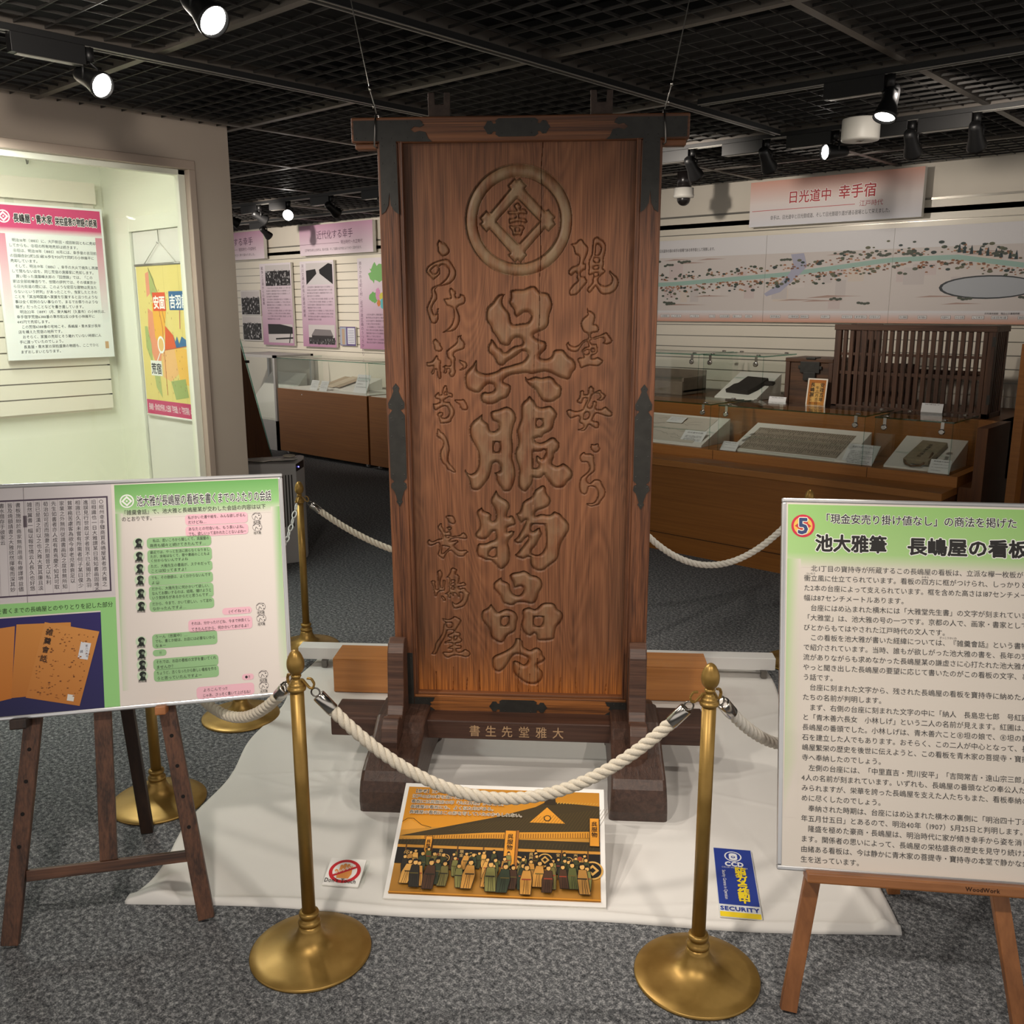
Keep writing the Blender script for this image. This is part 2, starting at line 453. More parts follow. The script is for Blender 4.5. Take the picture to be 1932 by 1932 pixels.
class Print:
    """local x right, z up, seen from -y"""
    def __init__(s): s.v = []; s.f = []; s.c = []; s._L = 0; s.k = 0
    L = property(lambda s: s._L, lambda s, n: s._set(n))
    def _set(s, n):
        if n != s._L: s._L = n; s.k = 0
    def depth(s):
        s.k += 1
        return -(s._L * DZ + (s.k % 48) * 6e-6)
    def poly(s, pts, col, cols=None):
        o = len(s.v); y = s.depth()
        for i, p in enumerate(pts):
            s.v.append((p[0], y, p[1])); s.c.append(cols[i] if cols else col)
        s.f.append(tuple(range(o, o + len(pts))))
    def rect(s, x0, x1, z0, z1, col): s.poly([(x0, z0), (x1, z0), (x1, z1), (x0, z1)], lin(col))
    def grad(s, x0, x1, z0, z1, cbl, cbr, ctr, ctl):
        s.poly([(x0, z0), (x1, z0), (x1, z1), (x0, z1)], None, [lin(cbl), lin(cbr), lin(ctr), lin(ctl)])
    def shape(s, pts, col): s.poly(pts, lin(col))
    def round(s, x0, x1, z0, z1, r, col, n=6):
        pts = []
        for cx, cz, a0 in ((x1 - r, z1 - r, 0), (x0 + r, z1 - r, 90), (x0 + r, z0 + r, 180), (x1 - r, z0 + r, 270)):
            for i in range(n + 1):
                a = math.radians(a0 + 90 * i / n); pts.append((cx + r * math.cos(a), cz + r * math.sin(a)))
        s.poly(pts, lin(col))
    def disc(s, cx, cz, r, col, rz=None, n=24):
        rz = rz or r
        s.poly([(cx + r * math.cos(2 * math.pi * i / n), cz + rz * math.sin(2 * math.pi * i / n)) for i in range(n)], lin(col))
    def line(s, pts, w, col):
        for a, b in zip(pts[:-1], pts[1:]):
            dx, dz = b[0] - a[0], b[1] - a[1]; l = math.hypot(dx, dz) or 1
            nx, nz = -dz / l * w / 2, dx / l * w / 2
            s.poly([(a[0] + nx, a[1] + nz), (a[0] - nx, a[1] - nz), (b[0] - nx, b[1] - nz), (b[0] + nx, b[1] + nz)], lin(col))
    def _g(s, ch, off, x, z, sx, sz, col, rot=0.0, cx=0, cz=0):
        if off > 0:     # heavier strokes: the same letter struck several times round a small circle
            q = 8 if off < 0.045 else 14
            for i in range(q):
                a = 2 * math.pi * i / q
                s._g(ch, 0, x + off * sx * math.cos(a), z + off * sz * math.sin(a), sx, sz, col, rot, cx, cz)
            if off < 0.05: return
        v, f = glyph(ch, 0)
        o = len(s.v); y = s.depth(); c, n = math.cos(rot), math.sin(rot)
        for px, pz in v:
            a, b = x + px * sx, z + pz * sz
            if rot: a, b = cx + (a - cx) * c - (b - cz) * n, cz + (a - cx) * n + (b - cz) * c
            s.v.append((a, y, b)); s.c.append(col)
        for q in f: s.f.append(tuple(i + o for i in q))
    def text(s, t, x, z, size, col, w=None, bold=0.0, outline=None, sx=1.0, rot=0.0, fit=None):
        """baseline left; fit = total width to fill"""
        cl = lin(col); adv = [advance(ch) for ch in t]
        k = sx * size
        if fit: k = fit / max(sum(adv), 0.01)
        if outline:
            L0 = s.L; px = x
            for ch, a in zip(t, adv):
                s.k = 0
                if ch not in ' 　': s._g(ch, outline[0], px, z, k, size, lin(outline[1]), rot, x, z)
                px += a * k
            s.L = L0 + 1
        px = x
        for ch, a in zip(t, adv):
            if bold: s.k = 0
            if ch not in ' 　': s._g(ch, bold, px, z, k, size, cl, rot, x, z)
            px += a * k
        return px
    def vtext(s, t, x, z, size, col, bold=0.0, pitch=1.05, outline=None):
        for i, ch in enumerate(t):
            if ch in ' 　': continue
            zz = z - (i + 0.88) * size * pitch
            if outline:
                L0 = s.L; s._g(ch, outline[0], x - size / 2, zz, size, size, lin(outline[1])); s.L = L0 + 1
                s._g(ch, bold, x - size / 2, zz, size, size, lin(col)); s.L = L0
            else: s._g(ch, bold, x - size / 2, zz, size, size, lin(col))
    def emblem(s, cx, cz, r, col, back):
        s.disc(cx, cz, r, col); s.L += 1; s.disc(cx, cz, r * 0.8, back); s.L += 1
        q = r * 0.78; s.shape([(cx, cz + q), (cx - q, cz), (cx, cz - q), (cx + q, cz)], col); s.L += 1
        q = r * 0.42; s.shape([(cx, cz + q), (cx - q, cz), (cx, cz - q), (cx + q, cz)], back); s.L += 1
        s.disc(cx, cz, r * 0.14, col); s.L -= 4
    def build(s, name, parent=None, loc=None, rot=None):
        me = bpy.data.meshes.new(name); me.from_pydata(s.v, [], s.f)
        a = me.color_attributes.new('Col', 'FLOAT_COLOR', 'POINT')
        a.data.foreach_set('color', np.array(s.c, dtype=np.float32).ravel())
        me.materials.append(MATS['print']); me.update()
        o = bpy.data.objects.new(name, me); COL.objects.link(o)
        if parent is not None: o.parent = parent
        if loc is not None: o.location = loc
        if rot is not None: o.rotation_euler = rot
        return o

# ------------------------------------------------------------------ the room
CEIL = 2.53
b = MB(); b.box(-14.0, 3.0, -3.0, 6.9, -0.06, 0.0)
struct(b.build('floor', 'carpet'))
b = MB(); b.box(-14.0, 3.0, -3.0, 6.9, 3.25, 3.3)
b.mat('black_ceiling')
b.box(-14.0, 3.0, -3.0, -2.94, 2.56, 3.25); b.box(-14.0, 3.0, 6.84, 6.9, 2.56, 3.25); b.box(-14.0, -13.94, -3.0, 6.9, 2.56, 3.25); b.box(2.94, 3.0, -3.0, 6.9, 2.56, 3.25)  # black plenum sides, added to keep world light off the slab
for y in (1.1, 4.4):
    b.box(-12, 2, y, y + 0.35, 2.95, 3.2)
struct(b.build('ceiling', 'black_ceiling'))
# black louvre grid hung under the dark slab, with wider bars every metre
b = MB(); b.mat('grid_black')
x = -13.8
P = 0.1022
for i in range(-104, 24):
    X = -0.44 + i * P
    if i % 10: b.box(X - 0.0012, X + 0.0012, -2.6, 6.69, CEIL + 0.003, CEIL + 0.013)
for j in range(-44, 48):
    Y = 1.92 + j * P
    if j % 10 and Y < 6.69: b.box(-13.0, 1.9, Y - 0.0017, Y + 0.0017, CEIL, CEIL + 0.010)
b.mat('tbar_black')
for i in range(-10, 3):
    X = -0.44 + i * 10 * P
    b.box(X - 0.017, X + 0.017, -2.6, 6.69, CEIL - 0.004, CEIL + 0.034)
for j in range(-4, 5):
    Y = 1.92 + j * 10 * P
    if Y < 6.69: b.box(-11.0, 1.9, Y - 0.017, Y + 0.017, CEIL - 0.005, CEIL + 0.034)
g = b.build('ceiling_grid'); struct(g)
# lighting rails
def rail(name, x0, x1, y0, y1):
    b = MB(); b.mat('fixture_black').box(x0, x1, y0, y1, CEIL - 0.028, CEIL - 0.006)
    b.mat('rail_grey')
    if x1 - x0 > y1 - y0:
        for y in (y0, y1 - 0.005): b.box(x0, x1, y, y + 0.005, CEIL - 0.031, CEIL - 0.027)
    else:
        for q in (x0, x1 - 0.005): b.box(q, q + 0.005, y0, y1, CEIL - 0.031, CEIL - 0.027)
    struct(b.build(name))
rail('trim_1', -3.52, -3.484, -1.0, 3.9)
rail('trim_2', -2.498, -2.462, -1.0, 4.9)
rail('trim_3', -2.4, 1.0, 3.946, 3.982)
rail('trim_4', -9.5, 0.5, 4.968, 5.004)
rail('trim_5', -11.0, -6.0, 5.99, 6.026)

# back wall of grooved display boards
b = MB(); b.mat('wall_cream').box(-14.0, 3.0, 6.717, 6.835, 0, 2.62)
b.mat('wall_cream').box(-14.0, 3.0, 6.700, 6.72, 2.31, 2.53)
b.box(-14.0, 3.0, 6.700, 6.72, 0.0, 1.02)
z = 1.03
b.mat('slat_cream')
while z < 2.2:
    b.box(-14.0, 3.0, 6.700, 6.72, z, z + 0.080); z += 0.0875
b.box(-14.0, 3.0, 6.700, 6.72, 2.213, 2.296)
b.mat('groove_metal')
z = 1.03
while z < 2.2:
    b.box(-14.0, 3.0, 6.711, 6.72, z + 0.080, z + 0.0875); z += 0.0875
b.box(-14.0, 3.0, 6.694, 6.72, 2.296, 2.31)
struct(b.build('wall_back'))

# wall on the left with the big glazed display recess
FX = -4.62
b = MB(); b.mat('wall_taupe')
b.box(FX - 0.06, FX, -2.6, 2.9, 2.335, CEIL + 0.03)
b.box(FX - 0.06, FX, 2.69, 2.9, 0, 2.335)
b.box(FX - 0.06, FX, -2.6, 2.69, 0, 0.28)
b.box(-5.75, FX - 0.06, 2.76, 2.9, 0, CEIL + 0.03)
struct(b.build('wall_left'))
b = MB(); b.mat('frame_taupe')
b.box(FX - 0.05, FX + 0.012, -2.6, 2.692, 2.298, 2.342)
b.box(FX - 0.05, FX + 0.012, 2.655, 2.692, 0.26, 2.298)
b.box(FX - 0.05, FX + 0.012, -2.6, 2.655, 0.26, 0.30)
struct(b.build('trim_6', bevel=0.003))
b = MB(); b.mat('case_inside')
b.box(FX - 0.075, FX - 0.03, -2.6, 2.655, 2.27, 2.298)
b.box(FX - 0.075, FX - 0.03, 2.615, 2.655, 0.30, 2.298)
b.box(FX - 0.075, FX - 0.03, -2.6, 2.615, 0.30, 0.33)
struct(b.build('window_frame', bevel=0.003))
b = MB(); b.mat('glass').box(FX - 0.058, FX - 0.050, -2.6, 2.62, 0.33, 2.272)
struct(b.build('window_1'))
# inside of the recess
b = MB(); b.mat('case_inside')
b.box(-5.70, -5.60, -2.6, 2.75, 0.2, 2.55)
b.box(-5.60, FX - 0.06, 2.655, 2.75, 0.2, 2.55)
b.box(-5.60, FX - 0.06, -2.6, 2.655, 2.46, 2.55)
b.box(-5.60, FX - 0.06, -2.6, 2.655, 0.2, 0.30)
b.box(-5.60, FX - 0.06, -2.7, -2.6, 0.2, 2.55)
struct(b.build('wall_recess'))
b = MB(); b.mat('slat_cream')
b.box(-5.60, -5.565, -2.5, 2.585, 1.0, 2.29)
z = 1.015
while z < 2.1:
    b.box(-5.565, -5.545, -2.5, 2.585, z, z + 0.079); z += 0.0865
b.box(-5.565, -5.540, -2.5, 2.59, 2.185, 2.30)
b.mat('groove_metal')
z = 1.015
while z < 2.1:
    b.box(-5.565, -5.556, -2.5, 2.583, z + 0.079, z + 0.0865)
    b.mat('dark_plastic').box(-5.565, -5.545, 2.576, 2.586, z + 0.079, z + 0.0865); b.mat('groove_metal'); z += 0.0865
struct(b.build('wall_recess_slats'))
b = MB(); b.mat('rail_grey').box(-5.60, -5.585, -2.5, 2.60, 2.425, 2.445)
struct(b.build('trim_7'))
t = thing('picture_hook', 'small metal hook hanging from the picture rail in the glazed recess', 'hook', (-5.578, 2.24, 2.425))
b = MB(); b.mat('rail_grey'); b.tube([(0, 0, 0.012), (0.004, 0, -0.03), (0.012, 0, -0.052), (0.024, 0, -0.05), (0.028, 0, -0.036)], 0.004, 8)
b.box(-0.008, 0.006, -0.012, 0.012, -0.008, 0.016)
b.build('hook_body', parent=t)
# strip light fixture over the opening
t = thing('strip_light', 'white strip light fixed inside the head of the glazed recess', 'lamp', (-4.80, 1.55, 2.44))
b = MB(); b.mat('white_plastic').box(-0.04, 0.04, -1.1, 1.1, -0.01, 0.018); b.build('housing', parent=t)
b = MB(); b.mat('tube_glow').tube([(-0.01, -1.08, -0.024), (-0.01, 1.08, -0.024)], 0.012, 12); b.build('tube', parent=t)
# door in the side of the recess
b = MB(); b.mat('case_inside')
b.box(-5.405, -5.26, 2.630, 2.655, 0.3, 2.10)
b.box(-5.26, FX - 0.08, 2.630, 2.655, 2.02, 2.10)
b.mat('hole_dark').box(-5.262, -5.252, 2.650, 2.656, 0.3, 2.02)
b.mat('white_plastic').box(-5.252, FX - 0.08, 2.646, 2.656, 0.3, 2.018)
struct(b.build('door_1', bevel=0.002))

# ------------------------------------------------------------------ spotlights on the rails
def head(aim, L=0.115, r0=0.030, r1=0.046):
    d = Vector(aim).normalized()
    return d.to_track_quat('Z', 'Y').to_matrix().to_4x4()
def spotlight(px, py, axis, aim, label, lit=False, box=0.25, sgn=-1, drop=0.105, power=0, angle=55, r=0.046):
    t = thing('spotlight', label, 'spotlight', (px, py, CEIL - 0.03), group='track spotlights')
    bx = MB(); bx.mat('fixture_black')
    a, c = (0.02, box + 0.02) if sgn > 0 else (-box - 0.02, -0.02)
    if axis == 'X': bx.box(a, c, -0.020, 0.020, -0.062, 0.002); bx.mat('rail_grey').box(a + 0.02, c - 0.01, -0.016, 0.016, -0.065, -0.062)
    else: bx.box(-0.020, 0.020, a, c, -0.062, 0.002); bx.mat('rail_grey').box(-0.016, 0.016, a + 0.02, c - 0.01, -0.065, -0.062)
    bx.build('driver_box', parent=t, bevel=0.002)
    d = Vector(aim) - Vector((px, py, CEIL - 0.03 - drop)); d.normalize()
    c = Vector((0, 0, -drop))
    ar = MB(); ar.mat('fixture_black').tube([(0, 0, 0), (0, 0, -drop * 0.45)], 0.017, 12)
    s = Vector((-d.y, d.x, 0)).normalized() * 0.030
    for k in (-1, 1): ar.tube([(0, 0, -drop * 0.45), s * k + Vector((0, 0, -drop * 0.6)), s * k + c], 0.005, 6)
    ar.build('yoke', parent=t)
    h = MB(); h.T = Matrix.Translation(c) @ head(d)
    h.mat('fixture_black').lathe([(0.012, -0.075), (0.024, -0.070), (0.029, -0.05), (0.032, 0.0), (r, 0.055), (r, 0.068), (r - 0.004, 0.068), (r - 0.006, 0.052), (0.004, 0.05)], 28)
    h.build('lamp_head', parent=t)
    l = MB(); l.T = h.T
    l.mat('lamp_glow' if lit else 'dark_plastic').lathe([(0.001, 0.058), (r - 0.006, 0.057)], 24)
    l.build('lens', parent=t)
    if lit and power:
        p = Vector((px, py, CEIL - 0.03)) + c + d * 0.085
        spot('lamp_beam', p, aim, power, angle, 0.7, 0.035, WARM, t)
    return t
spotlight(-3.50, 1.66, 'Y', (-2.30, 1.92, 1.85), 'lit black spotlight nearest the glazed recess, above its wall', True, power=70, angle=80)
spotlight(-2.48, 1.50, 'Y', (-1.35, 1.62, 1.55), 'lit black spotlight cut off by the top edge above the dark wood easel', True, power=60, angle=85)
spotlight(-1.53, 3.96, 'X', (-1.62, 3.45, 1.2), 'lit black spotlight pointing down above the round white ceiling light', True, power=35, angle=60)
spotlight(-2.19, 4.985, 'X', (-2.72, 4.05, 2.32), 'lit black spotlight glaring sideways between the two dark ones by the red title board', True, r=0.042)
for i, (X, lab) in enumerate(((-3.05, 'unlit black spotlight beside the right end of the signboard, above the dome camera'),
                              (-2.58, 'unlit black spotlight left of the sideways glaring one'),
                              (-1.80, 'unlit black spotlight hanging just right below the round white ceiling light'),
                              (-1.50, 'unlit black spotlight farthest right on the rail before the back wall'))):
    spotlight(X, 4.985, 'X', (X - 0.05 * i, 6.3, 1.2), lab)
spotlight(-7.05, 4.985, 'X', (-5.2, 3.0, 1.6), 'lit black spotlight far off above the purple title boards', True, r=0.05)
for X, a, lab in ((-7.95, 0.6, 'unlit black spotlight at the wall corner, first left of the far lit one'),
                  (-7.5, 0.3, 'unlit black spotlight next to the left of the far lit one'),
                  (-6.45, -0.2, 'unlit black spotlight first right of the far lit one'),
                  (-5.78, 0.1, 'unlit black spotlight second right of the far lit one'),
                  (-5.40, -0.4, 'unlit black spotlight half hidden behind the left edge of the signboard')):
    spotlight(X, 4.985, 'X', (X + a, 6.6, 1.5), lab)
spotlight(-8.95, 6.008, 'X', (-9.0, 6.65, 1.9), 'unlit black spotlight hanging in front of the left purple title board')

# round emergency light and dome camera
t = thing('emergency_light', 'round white emergency light hanging from the black ceiling grid', 'ceiling light', (-1.985, 4.80, CEIL - 0.02))
b = MB(); b.mat('white_plastic').lathe([(0.075, -0.004), (0.088, -0.004), (0.090, -0.010), (0.091, -0.098), (0.088, -0.106), (0.030, -0.108), (0.026, -0.104)], 40); b.build('housing', parent=t)
b = MB(); b.mat('chrome').lathe([(0.001, -0.112), (0.014, -0.110), (0.020, -0.104)], 20); b.build('lens', parent=t)
b = MB(); b.mat('fixture_black').lathe([(0.03, 0.02), (0.03, -0.006)], 16); b.build('mount', parent=t)
t = thing('dome_camera', 'white dome security camera under the ceiling before the back wall', 'security camera', (-3.72, 5.98, CEIL - 0.075))
b = MB(); b.mat('dark_plastic').lathe([(0.050, 0.085), (0.050, -0.034)], 28); b.build('mount', parent=t)
b = MB(); b.mat('white_plastic').lathe([(0.052, -0.028), (0.068, -0.030), (0.070, -0.074), (0.073, -0.080), (0.070, -0.094), (0.046, -0.100)], 36); b.build('housing', parent=t)
b = MB(); b.mat('dark_plastic').lathe([(0.047, -0.096)] + [(0.047 * math.cos(a), -0.104 - 0.047 * math.sin(a)) for a in [math.radians(q) for q in range(0, 91, 10)]], 28); b.build('dome', parent=t)

# ------------------------------------------------------------------ things on the back wall
SENT = '幸手宿は日光道中と御成道が合わさる宿場として栄え河川の交通と鉄道により移り変わりました'
def board(name, label, cat, x0, x1, z0, z1, y, th, group=None, mat='white_plastic', back=None):
    t = thing(name, label, cat, (x0, y, z0), group=group)
    m = MB(); m.mat(mat).box(0, x1 - x0, 0.001, th, 0, z1 - z0)
    m.build('backing', parent=t, bevel=0.002)
    if back:
        for fx in (0.15, 0.85):
            k = MB(); k.mat('groove_metal'); k.box((x1 - x0) * fx - 0.015, (x1 - x0) * fx + 0.015, th, back, (z1 - z0) * 0.55, (z1 - z0) * 0.95)
            k.build('bracket', parent=t)
    return t
# red title board
t = board('title_board', 'white and pink title board with red brush lettering above the long map', 'title board', -3.54, -2.285, 2.185, 2.503, 6.62, 0.045, back=0.078)
p = Print()
p.grad(0, 1.255, 0.16, 0.318, (238, 226, 222), (238, 226, 222), (226, 170, 152), (226, 170, 152))
p.grad(0, 1.255, 0, 0.16, (226, 226, 232), (226, 226, 232), (238, 226, 222), (238, 226, 222))
p.L = 1; p.text('日光道中', 0.30, 0.158, 0.092, (186, 62, 68), bold=0.012, outline=(0.06, (250, 244, 240)), fit=0.33)
p.L = 1; p.text('幸手宿', 0.675, 0.163, 0.098, (186, 62, 68), bold=0.012, outline=(0.06, (250, 244, 240)), fit=0.27)
p.L = 1; p.rect(0.02, 0.80, 0.110, 0.114, (196, 84, 84)); p.text('江戸時代', 0.83, 0.098, 0.042, (172, 70, 74), fit=0.165)
p.text('幸手は、日光道中と日光御成道、そして日光御廻り道が通る宿場として栄えました。', 0.17, 0.045, 0.034, (60, 56, 58), fit=0.89)
p.build('print', t)
# long painted map in panels
def map_panel(k, x0, x1, label):
    W = x1 - x0; H = 0.635
    t = board('painted_map', label, 'map panel', x0, x1, 1.49, 1.49 + H, 6.665, 0.022, group='panels of the long painted map')
    p = Print(); r = random.Random(40 + k)
    p.rect(0, W, 0, H, (222, 220, 222)); p.grad(0, W, 0, 0.075, (214, 158, 134), (214, 158, 134), (222, 220, 222), (222, 220, 222))
    p.L = 1; p.rect(0.0, W, 0.085, 0.50, (210, 202, 198)); p.L = 2
    for i in range(9):
        a = r.uniform(0, W - 0.15); q = r.uniform(0.09, 0.36)
        p.rect(a, a + r.uniform(0.06, 0.16), q, q + r.uniform(0.05, 0.12), r.choice([(206, 192, 190), (214, 206, 202), (200, 192, 190), (212, 200, 190)]))
    for i in range(5):
        a = r.uniform(0, W * 0.5); q = r.choice([r.uniform(0.12, 0.2), r.uniform(0.42, 0.48)])
        p.shape([(a, q), (a + r.uniform(0.2, 0.4), q + 0.004), (a + 0.1, q + 0.012)], (176, 150, 140))
    road = [(-5.4, 0.27), (-4.2, 0.295), (-3.28, 0.345), (-2.96, 0.375), (-2.49, 0.425), (-2.05, 0.43), (-1.7, 0.375), (-1.45, 0.335)]
    def rz(X):
        for a, c in zip(road[:-1], road[1:]):
            if a[0] <= X <= c[0]: return a[1] + (c[1] - a[1]) * (X - a[0]) / (c[0] - a[0])
        return 0.33
    p.L = 3
    n = 12
    for i in range(n):
        a = x0 + W * i / n; c = x0 + W * (i + 1) / n
        p.shape([(a - x0, rz(a) - 0.016), (c - x0, rz(c) - 0.016), (c - x0, rz(c) + 0.016), (a - x0, rz(a) + 0.016)], (158, 188, 178))
    if k == 2:      # river
        p.shape([(0.20, 0.49), (0.30, 0.495), (0.33, 0.40), (0.26, 0.33), (0.13, 0.22), (0.02, 0.19), (0.0, 0.21), (0.12, 0.28), (0.20, 0.36), (0.22, 0.43)], (172, 172, 192))
    if k == 3:      # pond
        p.disc(0.62, 0.235, 0.30, (62, 66, 70), 0.075); p.L = 4; p.disc(0.625, 0.235, 0.285, (176, 180, 186), 0.066)
    p.L = 5
    for i in range(150):
        a = r.uniform(0.01, W - 0.02); z0 = rz(x0 + a) + r.choice([-1, -1, 1]) * (0.022 + abs(r.gauss(0, 0.026)))
        s = r.uniform(0.006, 0.013)
        p.shape([(a - s, z0), (a + s, z0), (a + s * 0.7, z0 + s * 0.9), (a - s * 0.7, z0 + s * 0.9)], r.choice([(150, 104, 76), (168, 118, 88), (132, 92, 72), (112, 84, 72), (180, 134, 104)]))
    p.L = 6
    for i in range(70):
        a = r.uniform(0.01, W - 0.02); z0 = rz(x0 + a) + r.choice([-1, 1]) * (0.035 + abs(r.gauss(0, 0.035)))
        s = r.uniform(0.008, 0.02)
        p.disc(a, z0, s, r.choice([(72, 82, 72), (92, 98, 84), (62, 74, 72), (106, 106, 86)]), s * 0.55, 8)
    for i in range(5):
        a = r.uniform(0.03, W - 0.05); z0 = r.choice([0.13, 0.17, 0.44, 0.47]) + r.uniform(-0.01, 0.02)
        for j in range(4): p.disc(a + j * 0.022, z0 + r.uniform(-0.006, 0.008), 0.016, (84, 90, 80), 0.009, 8)
    if k == 3:
        for i in range(10):
            a = 0.42 + i * 0.045 + r.uniform(-0.008, 0.008); z0 = rz(x0 + a) + 0.02
            p.shape([(a - 0.011, z0 + 0.01), (a + 0.011, z0 + 0.01), (a + 0.006, z0 + 0.045), (a, z0 + 0.068), (a - 0.006, z0 + 0.045)], (52, 68, 72))
    p.L = 7
    x = r.uniform(0.03, 0.08)
    while x < W - 0.12:
        w = r.uniform(0.05, 0.10)
        p.rect(x, x + w, 0.030, 0.054, (150, 144, 142)); p.L = 8; p.rect(x + 0.002, x + w - 0.002, 0.032, 0.052, (228, 226, 226)); p.L = 9
        p.text(SENT[r.randint(0, 20):][:4], x + 0.006, 0.036, 0.015, (60, 58, 60), fit=w - 0.012); p.L = 7
        x += w + r.uniform(0.01, 0.10)
    if k == 1: p.text('日光道中の宿の幸手の宿場である幸手宿として発展します。', 0.0, 0.545, 0.028, (70, 66, 70), fit=0.52)
    if k == 3: p.text('日光道中絵図　国立公文書館所蔵', 0.62, 0.062, 0.014, (70, 66, 70))
    p.build('print', t)
map_panel(0, -5.30, -4.357, 'panel of the long painted map half hidden behind the signboard')
map_panel(1, -4.355, -3.412, 'long painted map panel with printed sentence, right beside the signboard')
map_panel(2, -3.410, -2.467, 'middle panel of the long painted map, crossed by a river')
map_panel(3, -2.465, -1.45, 'panel of the long painted map with pond and dark pines, above the lattice')
# purple title boards
def purple(x0, x1, label, big, mid, small, xo):
    W = x1 - x0
    t = board('title_board', label, 'title board', x0, x1, 2.18, 2.505, 6.62, 0.045, back=0.078)
    p = Print()
    p.grad(0, W, 0, 0.325, (226, 212, 220), (226, 212, 220), (196, 150, 176), (196, 150, 176))
    p.L = 1; p.text(big, xo, 0.175, 0.10, (92, 62, 84), bold=-0.004, fit=W * 0.5)
    p.rect(0.0, W * 0.56, 0.118, 0.122, (120, 92, 108)); p.text(mid, W * 0.58, 0.105, 0.045, (96, 68, 88), fit=W * 0.29)
    p.text(small, 0.09, 0.045, 0.032, (88, 76, 86), fit=W * 0.80)
    p.build('print', t)
purple(-9.19, -7.90, 'purple title board with brush lettering over the three tall panels', '近代化する幸手', '明治時代〜大正時代', '江戸時代を終えた幸手は、街の交通、そして産業の近代化により大きく変わります。', 0.32)
purple(-11.2, -9.91, 'purple title board cut off by the taupe wall edge', '発展する幸手', '昭和時代〜平成時代', '昭和時代の幸手は、まちの姿が大きく移り変わりました。', 0.42)
# tall purple panels
def blob(p, cx, cz, w, h, col, r, n=26, j=0.35):
    p.poly([(cx + w * (1 + r.uniform(-j, j)) * math.cos(2 * math.pi * i / n), cz + h * (1 + r.uniform(-j, j)) * math.sin(2 * math.pi * i / n)) for i in range(n)], lin(col))
def photo(p, x0, x1, z0, z1, r, kind):
    p.rect(x0, x1, z0, z1, (204, 198, 198)); L = p.L; p.L = L + 1
    W, H = x1 - x0, z1 - z0
    if kind == 'crowd':
        p.rect(x0, x1, z0, z0 + H * 0.72, (44, 42, 44)); p.L = L + 2
        for i in range(90):
            a, c = r.uniform(x0 + 0.01, x1 - 0.01), z0 + 0.008 + r.random() * (H * 0.72)
            s = r.uniform(0.006, 0.013); g = r.choice([28, 36, 120, 178, 206, 90])
            p.disc(a, c, s, (g, g - 2, g), s * 1.3, 7)
    elif kind == 'street':
        p.shape([(x0, z0), (x1, z0), (x0 + W * 0.55, z0 + H * 0.55), (x0 + W * 0.45, z0 + H * 0.55)], (206, 202, 204))
        p.shape([(x0, z0), (x0 + W * 0.40, z0 + H * 0.5), (x0 + W * 0.36, z0 + H * 0.72), (x0, z0 + H * 0.66)], (38, 36, 38))
        p.shape([(x1, z0), (x0 + W * 0.52, z0 + H * 0.5), (x0 + W * 0.5, z0 + H * 0.68), (x0 + W * 0.85, z0 + H * 0.96), (x1, z0 + H * 0.9)], (34, 33, 36))
    elif kind == 'building':
        p.rect(x0, x1, z0, z0 + H * 0.35, (70, 66, 68))
        p.shape([(x0 + W * 0.1, z0 + H * 0.45), (x0 + W * 0.95, z0 + H * 0.4), (x0 + W * 0.85, z0 + H * 0.75), (x0 + W * 0.25, z0 + H * 0.78)], (128, 122, 124)); p.L = L + 2
        p.rect(x0 + W * 0.12, x0 + W * 0.92, z0 + H * 0.2, z0 + H * 0.45, (58, 54, 56)); p.L = L + 3
        for i in range(40):
            a, c = r.uniform(x0, x1), z0 + r.random() * H * 0.28
            g = r.choice([24, 30, 140, 90]); p.disc(a, c, 0.008, (g, g, g), 0.012, 6)
    else:
        p.shape([(x0, z0 + H * 0.45), (x1, z0 + H * 0.5), (x1, z0 + H * 0.85), (x0 + W * 0.5, z1), (x0, z0 + H)], (40, 38, 40)); p.L = L + 2
        p.line([(x0 + W * 0.3, z0 + H * 0.2), (x1, z0 + H * 0.28)], 0.018, (30, 28, 30)); p.line([(x0 + W * 0.85, z0), (x0 + W * 0.92, z0 + H * 0.6)], 0.016, (30, 28, 30))
    p.L = L
def tall(x0, x1, label, title, kinds, seed):
    W = x1 - x0; H = 0.962; r = random.Random(seed)
    t = board('wall_panel', label, 'wall panel', x0, x1, 1.16, 1.16 + H, 6.655, 0.03, group='tall purple panels on the back wall')
    p = Print(); p.grad(0, W, 0, H, (184, 138, 168), (184, 138, 168), (226, 218, 224), (226, 218, 224))
    p.L = 1; p.vtext(title, 0.05, H - 0.03, 0.045, (92, 64, 88), bold=0.0, pitch=1.02)
    x = 0.115
    if kinds[0] == 'map':
        blob(p, 0.34, 0.80, 0.13, 0.10, (124, 178, 108), r)
        blob(p, 0.26, 0.55, 0.075, 0.055, (112, 172, 96), r, j=0.15); blob(p, 0.33, 0.58, 0.04, 0.07, (206, 146, 182), r, j=0.15)
        blob(p, 0.40, 0.56, 0.05, 0.04, (206, 196, 84), r, j=0.15); blob(p, 0.41, 0.48, 0.05, 0.06, (98, 182, 190), r, j=0.15); blob(p, 0.34, 0.49, 0.03, 0.035, (206, 132, 70), r, j=0.15)
        z = 0.36
    else:
        photo(p, x, W - 0.02, 0.70, 0.94, r, kinds[0]); photo(p, x, W - 0.02, 0.03, 0.25, r, kinds[1]); z = 0.665
    p.L = 1; end = 0.28 if kinds[0] != 'map' else 0.05; k = 0
    while z > end:
        n = 17 if k % 4 != 3 else 9
        s = r.randint(0, 22); p.text((SENT * 2)[s:s + n], x + (0.012 if k % 4 == 0 else 0), z, 0.022, (84, 74, 84), fit=(W - 0.15) * n / 17); z -= 0.033; k += 1
    p.build('print', t)
